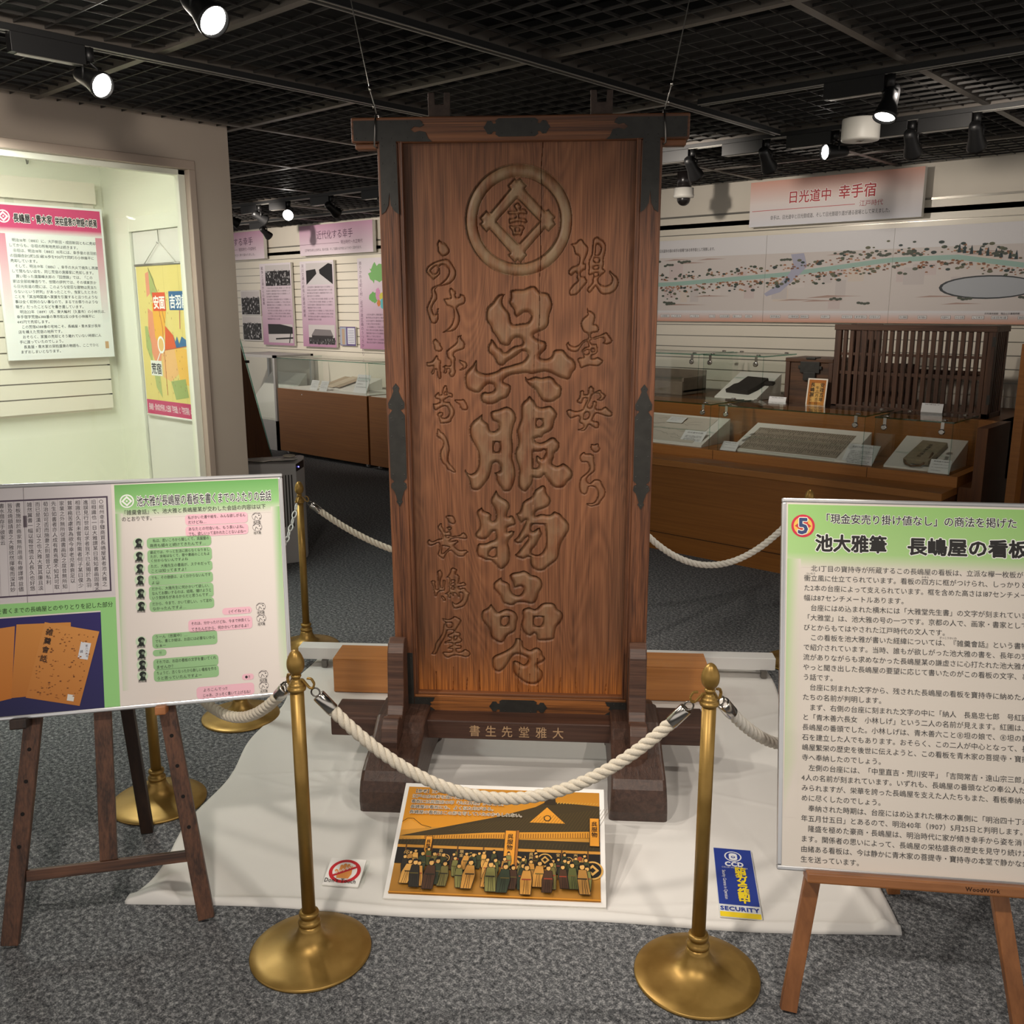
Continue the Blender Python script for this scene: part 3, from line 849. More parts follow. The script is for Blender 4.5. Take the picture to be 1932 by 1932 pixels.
tall(-10.08, -9.44, 'grey tall panel with a crowd photo, nearest the taupe wall edge', '戦争と占領からの復興', ('crowd', 'rail'), 1)
tall(-9.26, -8.635, 'tall purple panel with a street photo above and a hall photo below', '河川交通の終焉と鉄道の開通', ('street', 'building'), 2)
tall(-8.215, -7.60, 'tall purple panel with green and coloured area maps beside the signboard', '移りかわる町と村：近代行政区画のうつりかわり', ('map',), 3)
def pic(x0, x1, z0, z1, label, kind, seed, g):
    t = board('photo_print', label, 'photograph', x0, x1, z0, z1, 6.675, 0.015, group=g)
    p = Print(); p.rect(0, x1 - x0, 0, z1 - z0, (228, 224, 222)); p.L = 1; photo(p, 0.012, x1 - x0 - 0.012, 0.012, z1 - z0 - 0.012, random.Random(seed), kind); p.build('print', t)
pic(-10.56, -10.14, 1.51, 1.815, 'black and white crowd photo, upper of the pair at the wall edge', 'crowd', 5, 'stacked photographs')
pic(-10.56, -10.13, 1.20, 1.505, 'black and white street parade photo, lower of the pair at the wall edge', 'crowd', 6, 'stacked photographs')
t = board('wall_notice', 'small notice with a beige photo and blue bordered list between purple panels', 'notice', -8.585, -8.31, 1.185, 1.395, 6.672, 0.018)
p = Print(); p.rect(0, 0.275, 0, 0.21, (106, 92, 140)); p.L = 1; p.rect(0.006, 0.11, 0.008, 0.202, (168, 176, 190)); p.L = 2; p.rect(0.035, 0.085, 0.012, 0.185, (186, 160, 138)); p.L = 1; p.rect(0.135, 0.262, 0.02, 0.195, (224, 224, 232)); p.L = 2
for i in range(8): p.rect(0.145, 0.25, 0.035 + i * 0.019, 0.040 + i * 0.019, (120, 120, 150))
p.build('print', t)

# ------------------------------------------------------------------ glass show case counters
def glass_box(t, x0, x1, y0, y1, z0, z1, knob=True, th=0.008):
    """five panes with steel clamps, as parts of the case t"""
    g = MB(); g.mat('glass').box(x0, x1, y0, y0 + th, z0, z1); g.build('front_pane', parent=t)
    g = MB(); g.mat('glass').box(x0, x0 + th, y0 + th, y1, z0, z1); g.build('side_pane', parent=t)
    g = MB(); g.mat('glass').box(x1 - th, x1, y0 + th, y1, z0, z1); g.build('side_pane', parent=t)
    g = MB(); g.mat('glass').box(x0 - 0.004, x1 + 0.004, y0 - 0.004, y1, z1, z1 + th)
    g.build('top_pane', parent=t)
    g = MB(); g.mat('glass_edge')
    g.box(x0 - 0.004, x1 + 0.004, y0 - 0.0055, y0 - 0.004, z1, z1 + th)
    g.box(x0 - 0.0055, x0 - 0.004, y0 - 0.004, y1, z1, z1 + th); g.box(x1 + 0.004, x1 + 0.0055, y0 - 0.004, y1, z1, z1 + th)
    for q in (x0, x1 - 0.0015): g.box(q, q + 0.0015, y0 - 0.002, y0, z0, z1)
    g.build('pane_edge', parent=t)
    if knob:
        for q in (x0 + 0.055, x1 - 0.055):
            k = MB(); k.mat('chrome')
            k.T = Matrix.Translation((q, y0 - 0.002, z1 - 0.05)) @ Matrix.Rotation(math.pi / 2, 4, 'X')
            k.lathe([(0.016, 0.0), (0.017, 0.004), (0.017, 0.014), (0.012, 0.017)], 18)
            k.T = None
            k.box(q - 0.009, q + 0.009, y0 - 0.006, y0, z1 - 0.05, z1 + 0.004)
            k.build('clamp', parent=t)
            for yy in (y0 + 0.03, y1 - 0.04):
                k = MB(); k.mat('chrome'); k.T = Matrix.Translation((q, yy, z1 + th)); k.lathe([(0.016, 0.0), (0.016, 0.006), (0.010, 0.009)], 16)
                k.build('top_bolt', parent=t)
# big two step counter along the back wall
CX0, CX1 = -4.9, -1.555
t = thing('display_counter', 'long orange wood display counter in two steps under the painted map', 'display counter', (0, 0, 0))
b = MB(); b.mat('cabinet_orange').box(CX0, CX1 - 0.01, 5.205, 6.69, 0.0, 0.578)
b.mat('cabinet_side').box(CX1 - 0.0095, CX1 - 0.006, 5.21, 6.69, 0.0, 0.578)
b.mat('hole_dark').box(CX0, CX1, 5.2035, 5.205, 0.118, 0.122)
b.build('plinth', parent=t)
b = MB(); b.mat('cabinet_light').box(CX0, CX1, 5.19, 5.46, 0.578, 0.620); b.build('ledge', parent=t, bevel=0.002)
b = MB(); b.mat('cabinet_light').box(CX0, CX1 + 0.005, 5.42, 6.69, 0.62, 0.68)
b.mat('hole_dark')
for q in (-2.053, -3.078, -4.1): b.box(q - 0.001, q + 0.001, 5.4185, 5.42, 0.62, 0.68)
b.build('case_bed', parent=t)
b = MB(); b.mat('cabinet_orange').box(CX0, -1.49, 5.875, 5.90, 0.68, 0.955); b.mat('cabinet_light').box(-1.51, -1.485, 5.83, 5.90, 0.68, 0.955); b.build('back_board', parent=t, bevel=0.002)
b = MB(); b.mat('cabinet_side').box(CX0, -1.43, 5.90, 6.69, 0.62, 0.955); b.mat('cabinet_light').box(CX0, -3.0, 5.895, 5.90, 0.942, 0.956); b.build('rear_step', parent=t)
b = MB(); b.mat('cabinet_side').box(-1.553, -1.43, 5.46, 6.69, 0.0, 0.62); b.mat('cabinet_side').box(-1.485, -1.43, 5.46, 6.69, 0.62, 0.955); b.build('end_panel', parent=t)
def case(x0, x1, label, y0=5.425, y1=5.865, z0=0.68, z1=0.972):
    t = thing('glass_case', label, 'glass case', ((x0 + x1) / 2, (y0 + y1) / 2, z0), group='glass cases on the counter')
    hx, hy = (x1 - x0) / 2, (y1 - y0) / 2
    glass_box(t, -hx, hx, -hy, hy, 0, z1 - z0)
    return t
case(-4.05, -3.11, 'glass case on the front step, nearest the signboard')
case(-3.048, -2.088, 'glass case on the front step holding the wide sheet of old writing')
case(-2.028, -1.60, 'glass case on the front step holding the corded ledger')
case(-4.55, -3.555, 'glass case on the rear step, nearest the signboard', 6.0, 6.5, 0.957, 1.262)
case(-3.515, -3.045, 'glass case on the rear step, beside the old chest', 6.0, 6.5, 0.957, 1.262)
# stands and sheets in the cases
def slope_stand(x0, x1, y0, y1, z0, h, label):
    t = thing('display_stand', label, 'display stand', ((x0 + x1) / 2, (y0 + y1) / 2, z0), group='sloping white display stands')
    hx, hy = (x1 - x0) / 2, (y1 - y0) / 2
    m = MB(); m.mat('paper').prism([(-hy, 0.0), (hy, 0.0), (hy, h), (-hy, 0.012)], 'X', -hx, hx); m.build('stand_body', parent=t)
    return t, math.atan2(h - 0.012, 2 * hy)
def sheet(name, label, cat, cx, y, z, w, h, tilt, draw, th=0.002, group=None, rz=0.0):
    t = thing(name, label, cat, (cx, y, z), (tilt - math.pi / 2, 0, rz), group)
    m = MB(); m.mat('paper').box(-w / 2, w / 2, 0.0003, th, 0, h); m.build('sheet', parent=t)
    p = Print(); draw(p, w, h); p.build('print', t)
    return t
def d_text(bg, ink, n, head=None, m=0.12, rows=None):
    def f(p, w, h):
        r = random.Random(int(w * 999)); p.L = 1; p.rect(-w / 2, w / 2, 0, h, bg); p.L = 2
        z = h * 0.86
        if head: p.text(head, -w * 0.36, h * 0.82, h * 0.11, ink, fit=w * 0.72); z = h * 0.68
        k = rows or n
        for i in range(k):
            s = r.randint(0, 20); q = 20 if i % 3 != 2 else 12
            p.text((SENT * 2)[s:s + q], -w * (0.5 - m), z - h * 0.06, h * 0.062, ink, fit=w * (1 - 2 * m) * q / 20); z -= (h * 0.66) / k
    return f
def d_old(bg, ink, cols):
    def f(p, w, h):
        r = random.Random(int(w * 777)); p.L = 1; p.rect(-w / 2, w / 2, 0, h, bg); p.L = 2
        for q in range(4):
            for i in range(cols):
                x = -w / 2 + w * (i + 0.5) / cols; z = h * (0.97 - q * 0.24)
                for j in range(r.randint(3, 6)):
                    s = h * 0.03; p.disc(x + r.uniform(-0.003, 0.003), z - j * h * 0.036, s * 0.35, ink, s * 0.5, 5)
    return f
def d_map(p, w, h):
    r = random.Random(3); p.L = 1; p.rect(-w / 2, w / 2, 0, h, (206, 198, 186)); p.L = 2
    for k in range(26):
        x, z = r.uniform(-w * 0.48, w * 0.3), r.uniform(h * 0.1, h * 0.9); pts = [(x, z)]
        for j in range(5): x += r.uniform(0.0, w * 0.06); z += r.uniform(-h * 0.05, h * 0.05); pts.append((min(x, w * 0.49), min(max(z, 0.005), h - 0.005)))
        p.line(pts, 0.002, (120, 112, 104))
slope_stand(-3.98, -3.19, 5.46, 5.84, 0.681, 0.16, 'wide sloping stand with the pale map, in the front case nearest the signboard')
al = math.atan2(0.148, 0.38)
sheet('map_sheet', 'pale sheet of thin map lines on the sloping stand nearest the signboard', 'sheet', -3.62, 5.475, 0.702, 0.70, 0.36, al, d_map)
slope_stand(-2.98, -2.20, 5.47, 5.84, 0.681, 0.15, 'wide sloping stand under the sheet of old writing')
al = math.atan2(0.138, 0.37)
sheet('manuscript_sheet', 'wide grey sheet covered in rows of old brush writing', 'manuscript', -2.60, 5.485, 0.701, 0.66, 0.31, al, d_old((168, 156, 140), (62, 56, 50), 46))
b = MB(); b.mat('glass').box(-0.33, 0.33, -0.012, 0.0, 0.0, 0.014)
o = b.build('acrylic_bar', loc=(-2.60, 5.462, 0.684)); tag(o, 'thin clear acrylic bar along the foot of the old writing sheet', 'bar')
slope_stand(-1.985, -1.63, 5.49, 5.84, 0.681, 0.15, 'narrow sloping stand under the corded ledger')
al = math.atan2(0.138, 0.35)
t = thing('ledger', 'worn grey ledger with a cord lying on the narrow sloping stand', 'ledger', (-1.80, 5.60, 0.744), (al, 0, math.radians(-8)))
plain('ledger_cover', (150, 136, 112), 0.8, noise=0.12, nscale=30)
plain('cord_brown', (108, 84, 60), 0.8)
b = MB(); b.mat('ledger_cover').box(-0.075, 0.075, -0.09, 0.15, 0.0, 0.03); b.build('cover', parent=t, bevel=0.004)
p = Print(); p.vtext('長嶋屋大福帳', 0.0, 0.11, 0.026, (40, 34, 28)); p.build('lettering', t, loc=(0, 0, 0.0306), rot=(-math.pi / 2, 0, 0))
b = MB(); b.mat('cord_brown').tube([(-0.07, -0.085, 0.02), (-0.05, -0.11, 0.01), (-0.01, -0.125, 0.008), (0.04, -0.115, 0.01), (0.065, -0.05, 0.026), (0.06, 0.0, 0.036)], 0.006, 8); b.build('cord', parent=t)
def card(cx, y, z, w, h, label, lines=3, head=None, tilt=62, col=(226, 226, 226), g='white label cards in the cases'):
    sheet('label_card', label, 'label card', cx, y, z, w, h, math.radians(tilt), d_text(col, (70, 68, 70), lines, head), 0.002, g)
card(-3.30, 5.47, 0.683, 0.17, 0.14, 'white text card at the foot of the pale map sheet', 9, '日光道中の図', 40)
card(-3.56, 5.70, 0.80, 0.13, 0.08, 'small white card lying on the pale map sheet', 3, None, 24)
card(-2.985, 5.445, 0.683, 0.115, 0.075, 'small white card in the corner of the case with the old writing', 2, '長嶋屋の引札', 45)
card(-2.14, 5.465, 0.683, 0.19, 0.16, 'large white text card right of the old writing sheet', 8, '荒宿の大通りのにぎわい', 40)
card(-1.665, 5.455, 0.683, 0.115, 0.085, 'white card standing before the corded ledger', 3, '長嶋屋大福帳', 58)
card(-2.90, 5.935, 0.957, 0.125, 0.05, 'small folded white card on the rear step before the chest', 0, '銭箱', 70, g='folded cards on the rear step')
card(-1.86, 5.855, 0.98, 0.125, 0.055, 'small folded white card on glass before the lattice', 0, '帳場格子', 74, g='folded cards on the rear step')
o = MB(); o.mat('paper').box(-0.16, 0.16, -0.055, 0.055, 0, 0.002)
plain('leaflet_brown', (150, 112, 84), 0.5)
o = MB(); o.mat('leaflet_brown').prism([(-0.19, -0.02), (0.06, -0.075), (0.21, 0.03), (-0.06, 0.06)], 'Z', 0, 0.002)
tag(o.build('leaflet', loc=(-3.06, 5.33, 0.6205)), 'brown leaflet lying on the front ledge of the counter', 'leaflet')
# rear cases: wooden tray and charred printing blocks
plain('old_board', (112, 98, 84), 0.7, noise=0.12, nscale=18)
plain('charred', (44, 38, 34), 0.75, noise=0.2, nscale=40)
t = thing('wooden_tray', 'grey brown old wooden tray in the rear case nearest the signboard', 'tray', (-3.98, 6.22, 0.958))
b = MB(); b.mat('old_board').box(-0.40, 0.27, -0.17, 0.16, 0.02, 0.035); b.build('tray_base', parent=t)
b = MB(); b.mat('old_board').box(-0.40, 0.27, -0.18, -0.165, 0.0, 0.10); b.box(-0.40, 0.27, 0.15, 0.165, 0.0, 0.17); b.box(0.255, 0.27, -0.165, 0.15, 0.0, 0.13); b.box(-0.40, -0.385, -0.165, 0.15, 0.0, 0.13); b.build('tray_rim', parent=t, bevel=0.003)
slope_stand(-3.43, -3.10, 6.03, 6.40, 0.958, 0.17, 'sloping stand under the charred block in the rear case')
al = math.atan2(0.158, 0.37)
t = thing('printing_block', 'dark charred printing block with a handle on the rear sloping stand', 'printing block', (-3.27, 6.14, 1.013), (al, 0, math.radians(-6)))
b = MB(); b.mat('charred').prism([(-0.10, -0.06), (0.09, -0.06), (0.12, 0.02), (0.13, 0.15), (-0.05, 0.16), (-0.06, 0.05), (-0.085, 0.03), (-0.09, -0.02)], 'Z', 0.0, 0.035)
b.build('block', parent=t, bevel=0.003)
b = MB(); b.mat('charred').box(0.125, 0.20, 0.09, 0.125, 0.004, 0.026); b.build('handle', parent=t, bevel=0.004)
# chest, picture card, lattice
t = thing('wooden_chest', 'old dark wooden money chest with iron lock beside the lattice', 'chest', (-2.715, 6.14, 0.955))
b = MB(); b.mat('chest_wood').box(-0.16, 0.16, -0.13, 0.16, 0.0, 0.285); b.build('body', parent=t, bevel=0.004)
b = MB(); b.mat('chest_wood').box(-0.17, 0.165, -0.14, 0.165, 0.285, 0.312); b.build('lid', parent=t, bevel=0.004)
b = MB(); b.mat('lattice_wood').box(-0.165, -0.135, -0.142, -0.13, 0.0, 0.285); b.box(0.135, 0.165, -0.142, -0.13, 0.0, 0.285); b.build('corner_post', parent=t, bevel=0.002)
b = MB(); b.mat('iron').box(-0.06, 0.075, -0.146, -0.13, 0.215, 0.29); b.box(-0.035, 0.05, -0.150, -0.13, 0.165, 0.22); b.box(-0.075, 0.09, -0.144, -0.13, 0.24, 0.262); b.box(-0.02, 0.045, -0.15, -0.06, 0.305, 0.318); b.build('lock_plate', parent=t, bevel=0.003)
def d_post(p, w, h):
    p.L = 1; p.rect(-w / 2, w / 2, 0, h, (236, 228, 214)); p.L = 2
    p.grad(-w / 2 + 0.009, w / 2 - 0.009, 0.009, h - 0.009, (196, 126, 46), (206, 140, 56), (176, 104, 36), (180, 108, 38)); p.L = 3
    p.grad(-w / 2 + 0.03, w / 2 - 0.03, 0.03, h - 0.03, (226, 178, 96), (226, 178, 96), (222, 172, 92), (222, 172, 92)); p.L = 4
    p.vtext('安政五年', w * 0.26, h * 0.86, 0.030, (38, 26, 16), bold=0.02); p.vtext('午六月吉日', w * 0.03, h * 0.74, 0.024, (46, 32, 20), bold=0.01); p.vtext('長嶋屋', -w * 0.22, h * 0.86, 0.030, (38, 26, 16), bold=0.02); p.vtext('安兵衛', -w * 0.27, h * 0.42, 0.022, (46, 32, 20))
    p.rect(-w * 0.4, w * 0.36, h * 0.485, h * 0.497, (60, 40, 24))
sheet('picture_card', 'small orange photo card with brush writing leaning before the chest', 'picture card', -2.625, 5.93, 0.957, 0.135, 0.185, math.radians(82), d_post, 0.004)
t = thing('lattice_screen', 'dark brown wooden lattice booth standing on the end of the rear step', 'lattice', (-2.04, 5.92, 0.955))
W2 = 0.475; HH = 0.537; DD = 0.27
b = MB(); b.mat('lattice_wood')
for q in (-W2, W2 - 0.038): b.box(q, q + 0.038, 0.0, 0.035, 0, HH)
b.box(W2 - 0.03, W2, DD - 0.03, DD, 0, HH); b.box(-W2, -W2 + 0.03, DD - 0.03, DD, 0, HH)
b.mat('lattice_wood_x').box(-W2 - 0.006, W2 + 0.006, -0.004, 0.04, HH - 0.035, HH); b.box(W2 - 0.034, W2 + 0.006, 0.04, DD + 0.01, HH - 0.035, HH); b.box(-W2, W2, 0.0, 0.035, 0, 0.03); b.box(W2 - 0.03, W2, 0.035, DD, 0, 0.03)
b.build('frame', parent=t, bevel=0.002)
b = MB(); b.mat('lattice_wood')
n = 21
for i in range(n):
    q = -W2 + 0.038 + (2 * W2 - 0.076) * (i + 0.62) / n
    b.box(q - 0.0115, q + 0.0115, 0.006, 0.026, 0.03, HH - 0.035)
b.mat('lattice_wood_x').box(-W2 + 0.03, W2 - 0.03, 0.012, 0.030, 0.225, 0.245); b.box(-W2 + 0.03, W2 - 0.03, 0.012, 0.030, 0.345, 0.362)
b.build('front_lattice', parent=t)
b = MB(); b.mat('lattice_wood')
for i in range(6):
    q = 0.05 + i * 0.035
    b.box(W2 - 0.022, W2 - 0.004, q, q + 0.018, 0.03, HH - 0.035)
b.build('side_lattice', parent=t)
b = MB(); b.mat('lattice_wood').box(-W2, -W2 + 0.20, DD - 0.016, DD, 0.03, HH); b.mat('lattice_wood_x').box(-W2, W2, DD - 0.02, DD, 0.225, 0.26); b.box(-W2 + 0.2, -W2 + 0.45, DD - 0.018, DD - 0.002, 0.03, 0.29); b.build('rear_board', parent=t)
for z in (0.085, 0.42):
    b = MB(); b.mat('iron').box(W2 - 0.012, W2 + 0.004, -0.006, 0.002, z, z + 0.055); b.build('hinge', parent=t)
# tall wooden case end at the right
t = thing('tall_cabinet', 'tall brown wooden cabinet end cut off by the right edge', 'cabinet', (-1.25, 5.2, 0))
b = MB(); b.mat('cabinet_orange').box(0.0, 0.045, 0.0, 0.9, 0, 1.42); b.build('side_panel', parent=t, bevel=0.002)
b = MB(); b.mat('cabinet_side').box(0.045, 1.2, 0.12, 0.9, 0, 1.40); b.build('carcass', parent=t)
b = MB(); b.mat('cabinet_orange').box(0.045, 1.2, 0.0, 0.9, 1.40, 1.42); b.build('top_panel', parent=t)

# ------------------------------------------------------------------ cabinets and cases at the far left
def far_cabinet(x0, x1, label):
    t = thing('show_cabinet', label, 'show cabinet', (x0, 6.0, 0), group='orange show cabinets with glass hoods')
    w = x1 - x0
    b = MB(); b.mat('cabinet_orange').box(0, w, 0, 0.66, 0.04, 0.733); b.build('body', parent=t, bevel=0.002)
    b = MB(); b.mat('paper').box(0.02, w - 0.02, 0.02, 0.64, 0.733, 0.738); b.build('lining', parent=t)
    glass_box(t, 0.01, w - 0.01, 0.01, 0.62, 0.738, 1.06, knob=False)
    for q in (0.08, w - 0.08):
        k = MB(); k.mat('cool_plastic'); k.T = Matrix.Translation((q, 0.06, 0.02)) @ Matrix.Rotation(math.pi / 2, 4, 'Y'); k.lathe([(0.018, -0.012), (0.02, -0.010), (0.02, 0.010), (0.018, 0.012)], 14); k.build('castor', parent=t)
    k = MB(); k.mat('chrome').box(w * 0.29, w * 0.29 + 0.012, -0.002, 0.0, 0.68, 0.692); k.build('keyhole', parent=t)
far_cabinet(-8.875, -7.335, 'orange show cabinet behind the air purifier, with papers under its glass hood')
far_cabinet(-7.305, -5.76, 'orange show cabinet half hidden behind the left edge of the signboard')
slope_stand(-8.35, -7.75, 6.18, 6.56, 0.739, 0.12, 'sloping stand holding the fan of old papers in the left show cabinet')
plain('old_paper', (184, 164, 138), 0.8, noise=0.08, nscale=30)
plain('old_paper_light', (206, 190, 166), 0.8, noise=0.06, nscale=30)
for i, (x, m) in enumerate(((-8.30, 'old_paper'), (-8.18, 'old_paper_light'), (-8.06, 'old_paper'))):
    o = MB(); o.mat(m).box(-0.085, 0.085, -0.17, 0.17, 0, 0.004)
    o = o.build('old_booklet', loc=(x, 6.37, 0.806 + i * 0.006), rot=(math.atan2(0.108, 0.38), 0, math.radians(-8 - 3 * i)))
    tag(o, ('brown old booklet at the bottom of the fan in the left show cabinet', 'pale old booklet in the middle of the fan in the left show cabinet', 'brown old booklet on top of the fan in the left show cabinet')[i], 'booklet', 'fan of old booklets')
for x, y, w, h, lab in ((-8.30, 6.06, 0.13, 0.11, 'small white card, first before the fan of old booklets'), (-8.12, 6.05, 0.13, 0.11, 'small white card, second before the fan of old booklets'),
                        (-7.62, 6.14, 0.21, 0.20, 'white text card standing right of the fan of old booklets'), (-7.16, 6.16, 0.12, 0.09, 'small white card in the show cabinet beside the signboard'), (-6.98, 6.10, 0.13, 0.10, 'white card in the show cabinet half behind the signboard')):
    card(x, y, 0.74, w, h, lab, 4, None, 66, g='white cards in the far show cabinets')
# slanted glass desk case whose brown end shows beside the taupe wall
t = thing('slanted_case', 'dark brown slant fronted glass desk case beside the taupe wall end', 'display case', (-6.46, 0, 0))
b = MB(); b.mat('cabinet_side').prism([(3.2, 0.0), (4.32, 0.0), (4.305, 0.30), (4.03, 1.42), (3.2, 1.42)], 'X', -0.03, 0.0); b.build('end_panel', parent=t)
b = MB(); b.mat('cabinet_side').box(-1.3, -0.03, 3.2, 4.25, 0.0, 0.30); b.mat('hole_dark').box(-1.3, -0.03, 3.2, 4.2, 0.30, 0.32); b.build('base', parent=t)
b = MB(); b.mat('glass').prism([(4.30, 0.30), (4.306, 0.30), (4.036, 1.42), (4.03, 1.42)], 'X', -1.3, 0.004); b.mat('glass_edge').prism([(4.306, 0.30), (4.312, 0.30), (4.042, 1.42), (4.036, 1.42)], 'X', -0.003, 0.004); b.build('slanted_pane', parent=t)
b = MB(); b.mat('fixture_black').box(-0.02, 0.006, 4.09, 4.12, 1.18, 1.20); b.build('latch', parent=t)
t = thing('glass_cabinet', 'pale framed glass cabinet by the back wall, seen past the slanted case', 'display case', (-9.95, 6.1, 0), group=None)
b = MB(); b.mat('cool_plastic')
for q in (0.0, 0.86):
    for y in (0.0, 0.5): b.box(q, q + 0.035, y, y + 0.035, 0.0, 1.08)
b.box(0, 0.895, 0, 0.535, 1.05, 1.08); b.box(0, 0.895, 0, 0.535, 0.0, 0.34); b.build('frame', parent=t)
b = MB(); b.mat('paper').box(0.03, 0.86, 0.03, 0.5, 0.34, 0.36); b.prism([(0.05, 0.36), (0.5, 0.36), (0.5, 0.85)], 'X', 0.1, 0.8); b.build('bed', parent=t)
b = MB(); b.mat('glass').box(0.035, 0.86, 0.004, 0.010, 0.34, 1.05); b.box(0.886, 0.892, 0.03, 0.5, 0.34, 1.05); b.build('pane', parent=t)
# air purifier
ang = math.atan2(3.634 - 3.401, -(5.037 - 4.877))
t = thing('air_purifier', 'grey white air purifier standing beside the taupe wall end', 'air purifier', (-4.877, 3.401, 0), (0, 0, 0))
u = Vector((-0.124, -0.257, 0)).normalized(); v = Vector((-0.160, 0.233, 0)).normalized()
def uvp(a, c): return tuple(u * a + v * c)[:2]
prof = [uvp(0, 0), uvp(0.0, 0.14), uvp(0.03, 0.24), uvp(0.06, 0.275), uvp(0.42, 0.275), uvp(0.42, 0.0)]
b = MB(); b.mat('cool_plastic').prism(prof, 'Z', 0.0, 0.615); 
b.add([uvp(0, 0) + (0.615,), uvp(0, 0.14) + (0.615,), uvp(0.03, 0.24) + (0.615,), uvp(0.06, 0.275) + (0.615,), uvp(0.42, 0.275) + (0.615,), uvp(0.42, 0) + (0.60,),
       uvp(0.0, 0.0) + (0.645,), uvp(0.0, 0.14) + (0.655,), uvp(0.03, 0.24) + (0.66,), uvp(0.06, 0.275) + (0.66,), uvp(0.40, 0.275) + (0.66,), uvp(0.34, 0.0) + (0.66,)],
      [(0, 1, 7, 6), (1, 2, 8, 7), (2, 3, 9, 8), (3, 4, 10, 9), (4, 5, 11, 10), (5, 0, 6, 11), (6, 7, 8, 9, 10, 11)], False)
b.build('housing', parent=t, bevel=0.006)
def lat(a, c, off=0.001):
    w = Vector((0, 0, 0)) + u * a - v * off; return (w.x, w.y, c)
b = MB(); b.mat('dark_plastic')
for i in range(6):
    a = 0.025 + i * 0.0185
    b.add([lat(a, 0.24), lat(a + 0.008, 0.24), lat(a + 0.008, 0.575), lat(a, 0.575)], [(0, 1, 2, 3)], False)
b.build('intake_grille', parent=t)
b = MB(); b.mat('dark_plastic')
q0, q1 = Vector(uvp(0, 0) + (0,)), Vector(uvp(0, 0.14) + (0,)); n = (-u) * 0.0012
b.add([tuple(q0 + n + Vector((0, 0, 0.592))), tuple(q1 + n + Vector((0, 0, 0.60))), tuple(q1 + n + Vector((0, 0, 0.648))), tuple(q0 + n + Vector((0, 0, 0.640)))], [(0, 1, 2, 3)], False)
b.build('control_strip', parent=t)
b = MB(); b.mat('led_blue'); b.T = Matrix.Translation(q0 * 0.72 + q1 * 0.28 + n * 2.5 + Vector((0, 0, 0.617))); b.lathe([(0.001, -0.004), (0.004, -0.002), (0.004, 0.002), (0.001, 0.004)], 10); b.build('indicator', parent=t)
b = MB(); b.mat('dark_plastic').add([uvp(0.05, 0.06) + (0.6615,), uvp(0.05, 0.20) + (0.6635,), uvp(0.15, 0.20) + (0.6635,), uvp(0.15, 0.06) + (0.6625,)], [(0, 1, 2, 3)], False); b.build('outlet_grille', parent=t)
def flat(name, label, cat, pts, z, mat='paper', rx=0.0):
    b = MB(); b.mat(mat).prism([tuple(q) for q in pts], 'Z', 0, 0.003)
    o = b.build(name, loc=(-4.877, 3.401, z)); return tag(o, label, cat)
flat('leaflet', 'white folded leaflet lying over the corner of the air purifier', 'leaflet', [uvp(0.20, 0.0), uvp(0.12, 0.09), uvp(0.28, 0.20), uvp(0.36, 0.11)], 0.667)
flat('instruction_sheet', 'white sheet lying flat on the middle of the air purifier top', 'sheet', [uvp(0.02, 0.03), uvp(0.02, 0.10), uvp(0.16, 0.12), uvp(0.16, 0.04)], 0.6645)
b = MB(); b.mat('rope'); b.T = Matrix.Translation((-4.877, 3.401, 0.673)) @ Matrix.Translation(u * 0.10 + v * 0.17); b.tube([(0.035 * math.cos(a), 0.035 * math.sin(a), 0) for a in [2 * math.pi * i / 16 for i in range(16)]], 0.006, 8, closed=True)
tag(b.build('tape_roll'), 'small beige roll lying on top of the air purifier', 'roll')

# ------------------------------------------------------------------ things in the glazed recess
t = thing('poster_board', 'pink bordered text poster hung inside the glazed recess', 'poster', (-5.50, 2.005, 1.32), (0, 0, math.pi / 2))
b = MB(); b.mat('white_plastic').box(0, 0.594, 0.001, 0.018, 0, 0.835); b.build('backing', parent=t, bevel=0.003)
p = Print(); W, H = 0.594, 0.835
PK = (206, 78, 122); PK2 = (230, 160, 186); PW = (226, 230, 228)
p.rect(0, W, 0, H, (230, 232, 230)); p.L = 1
p.grad(0.012, 0.055, 0.2, H - 0.012, PW, PW, PK, PK); p.grad(W - 0.055, W - 0.012, 0.2, H - 0.012, PW, PW, PK, PK)
p.rect(0.012, W - 0.012, H - 0.125, H - 0.012, PK)
p.grad(0.012, W - 0.012, H - 0.160, H - 0.125, PW, PW, PK, PK); p.L = 2
p.rect(0.058, W - 0.052, 0.02, H - 0.157, (230, 233, 231)); p.L = 3
p.emblem(0.055, H - 0.072, 0.034, (240, 240, 240), PK); p.L = 3
p.text('長嶋屋・青木家', 0.105, H - 0.095, 0.048, (52, 44, 50), bold=0.03, outline=(0.11, (240, 236, 238)), fit=0.205)
p.L = 3; p.text('栄枯盛衰の物語の終焉', 0.325, H - 0.098, 0.046, (52, 44, 50), bold=0.03, outline=(0.11, (240, 236, 238)), fit=0.235)
p.L = 4
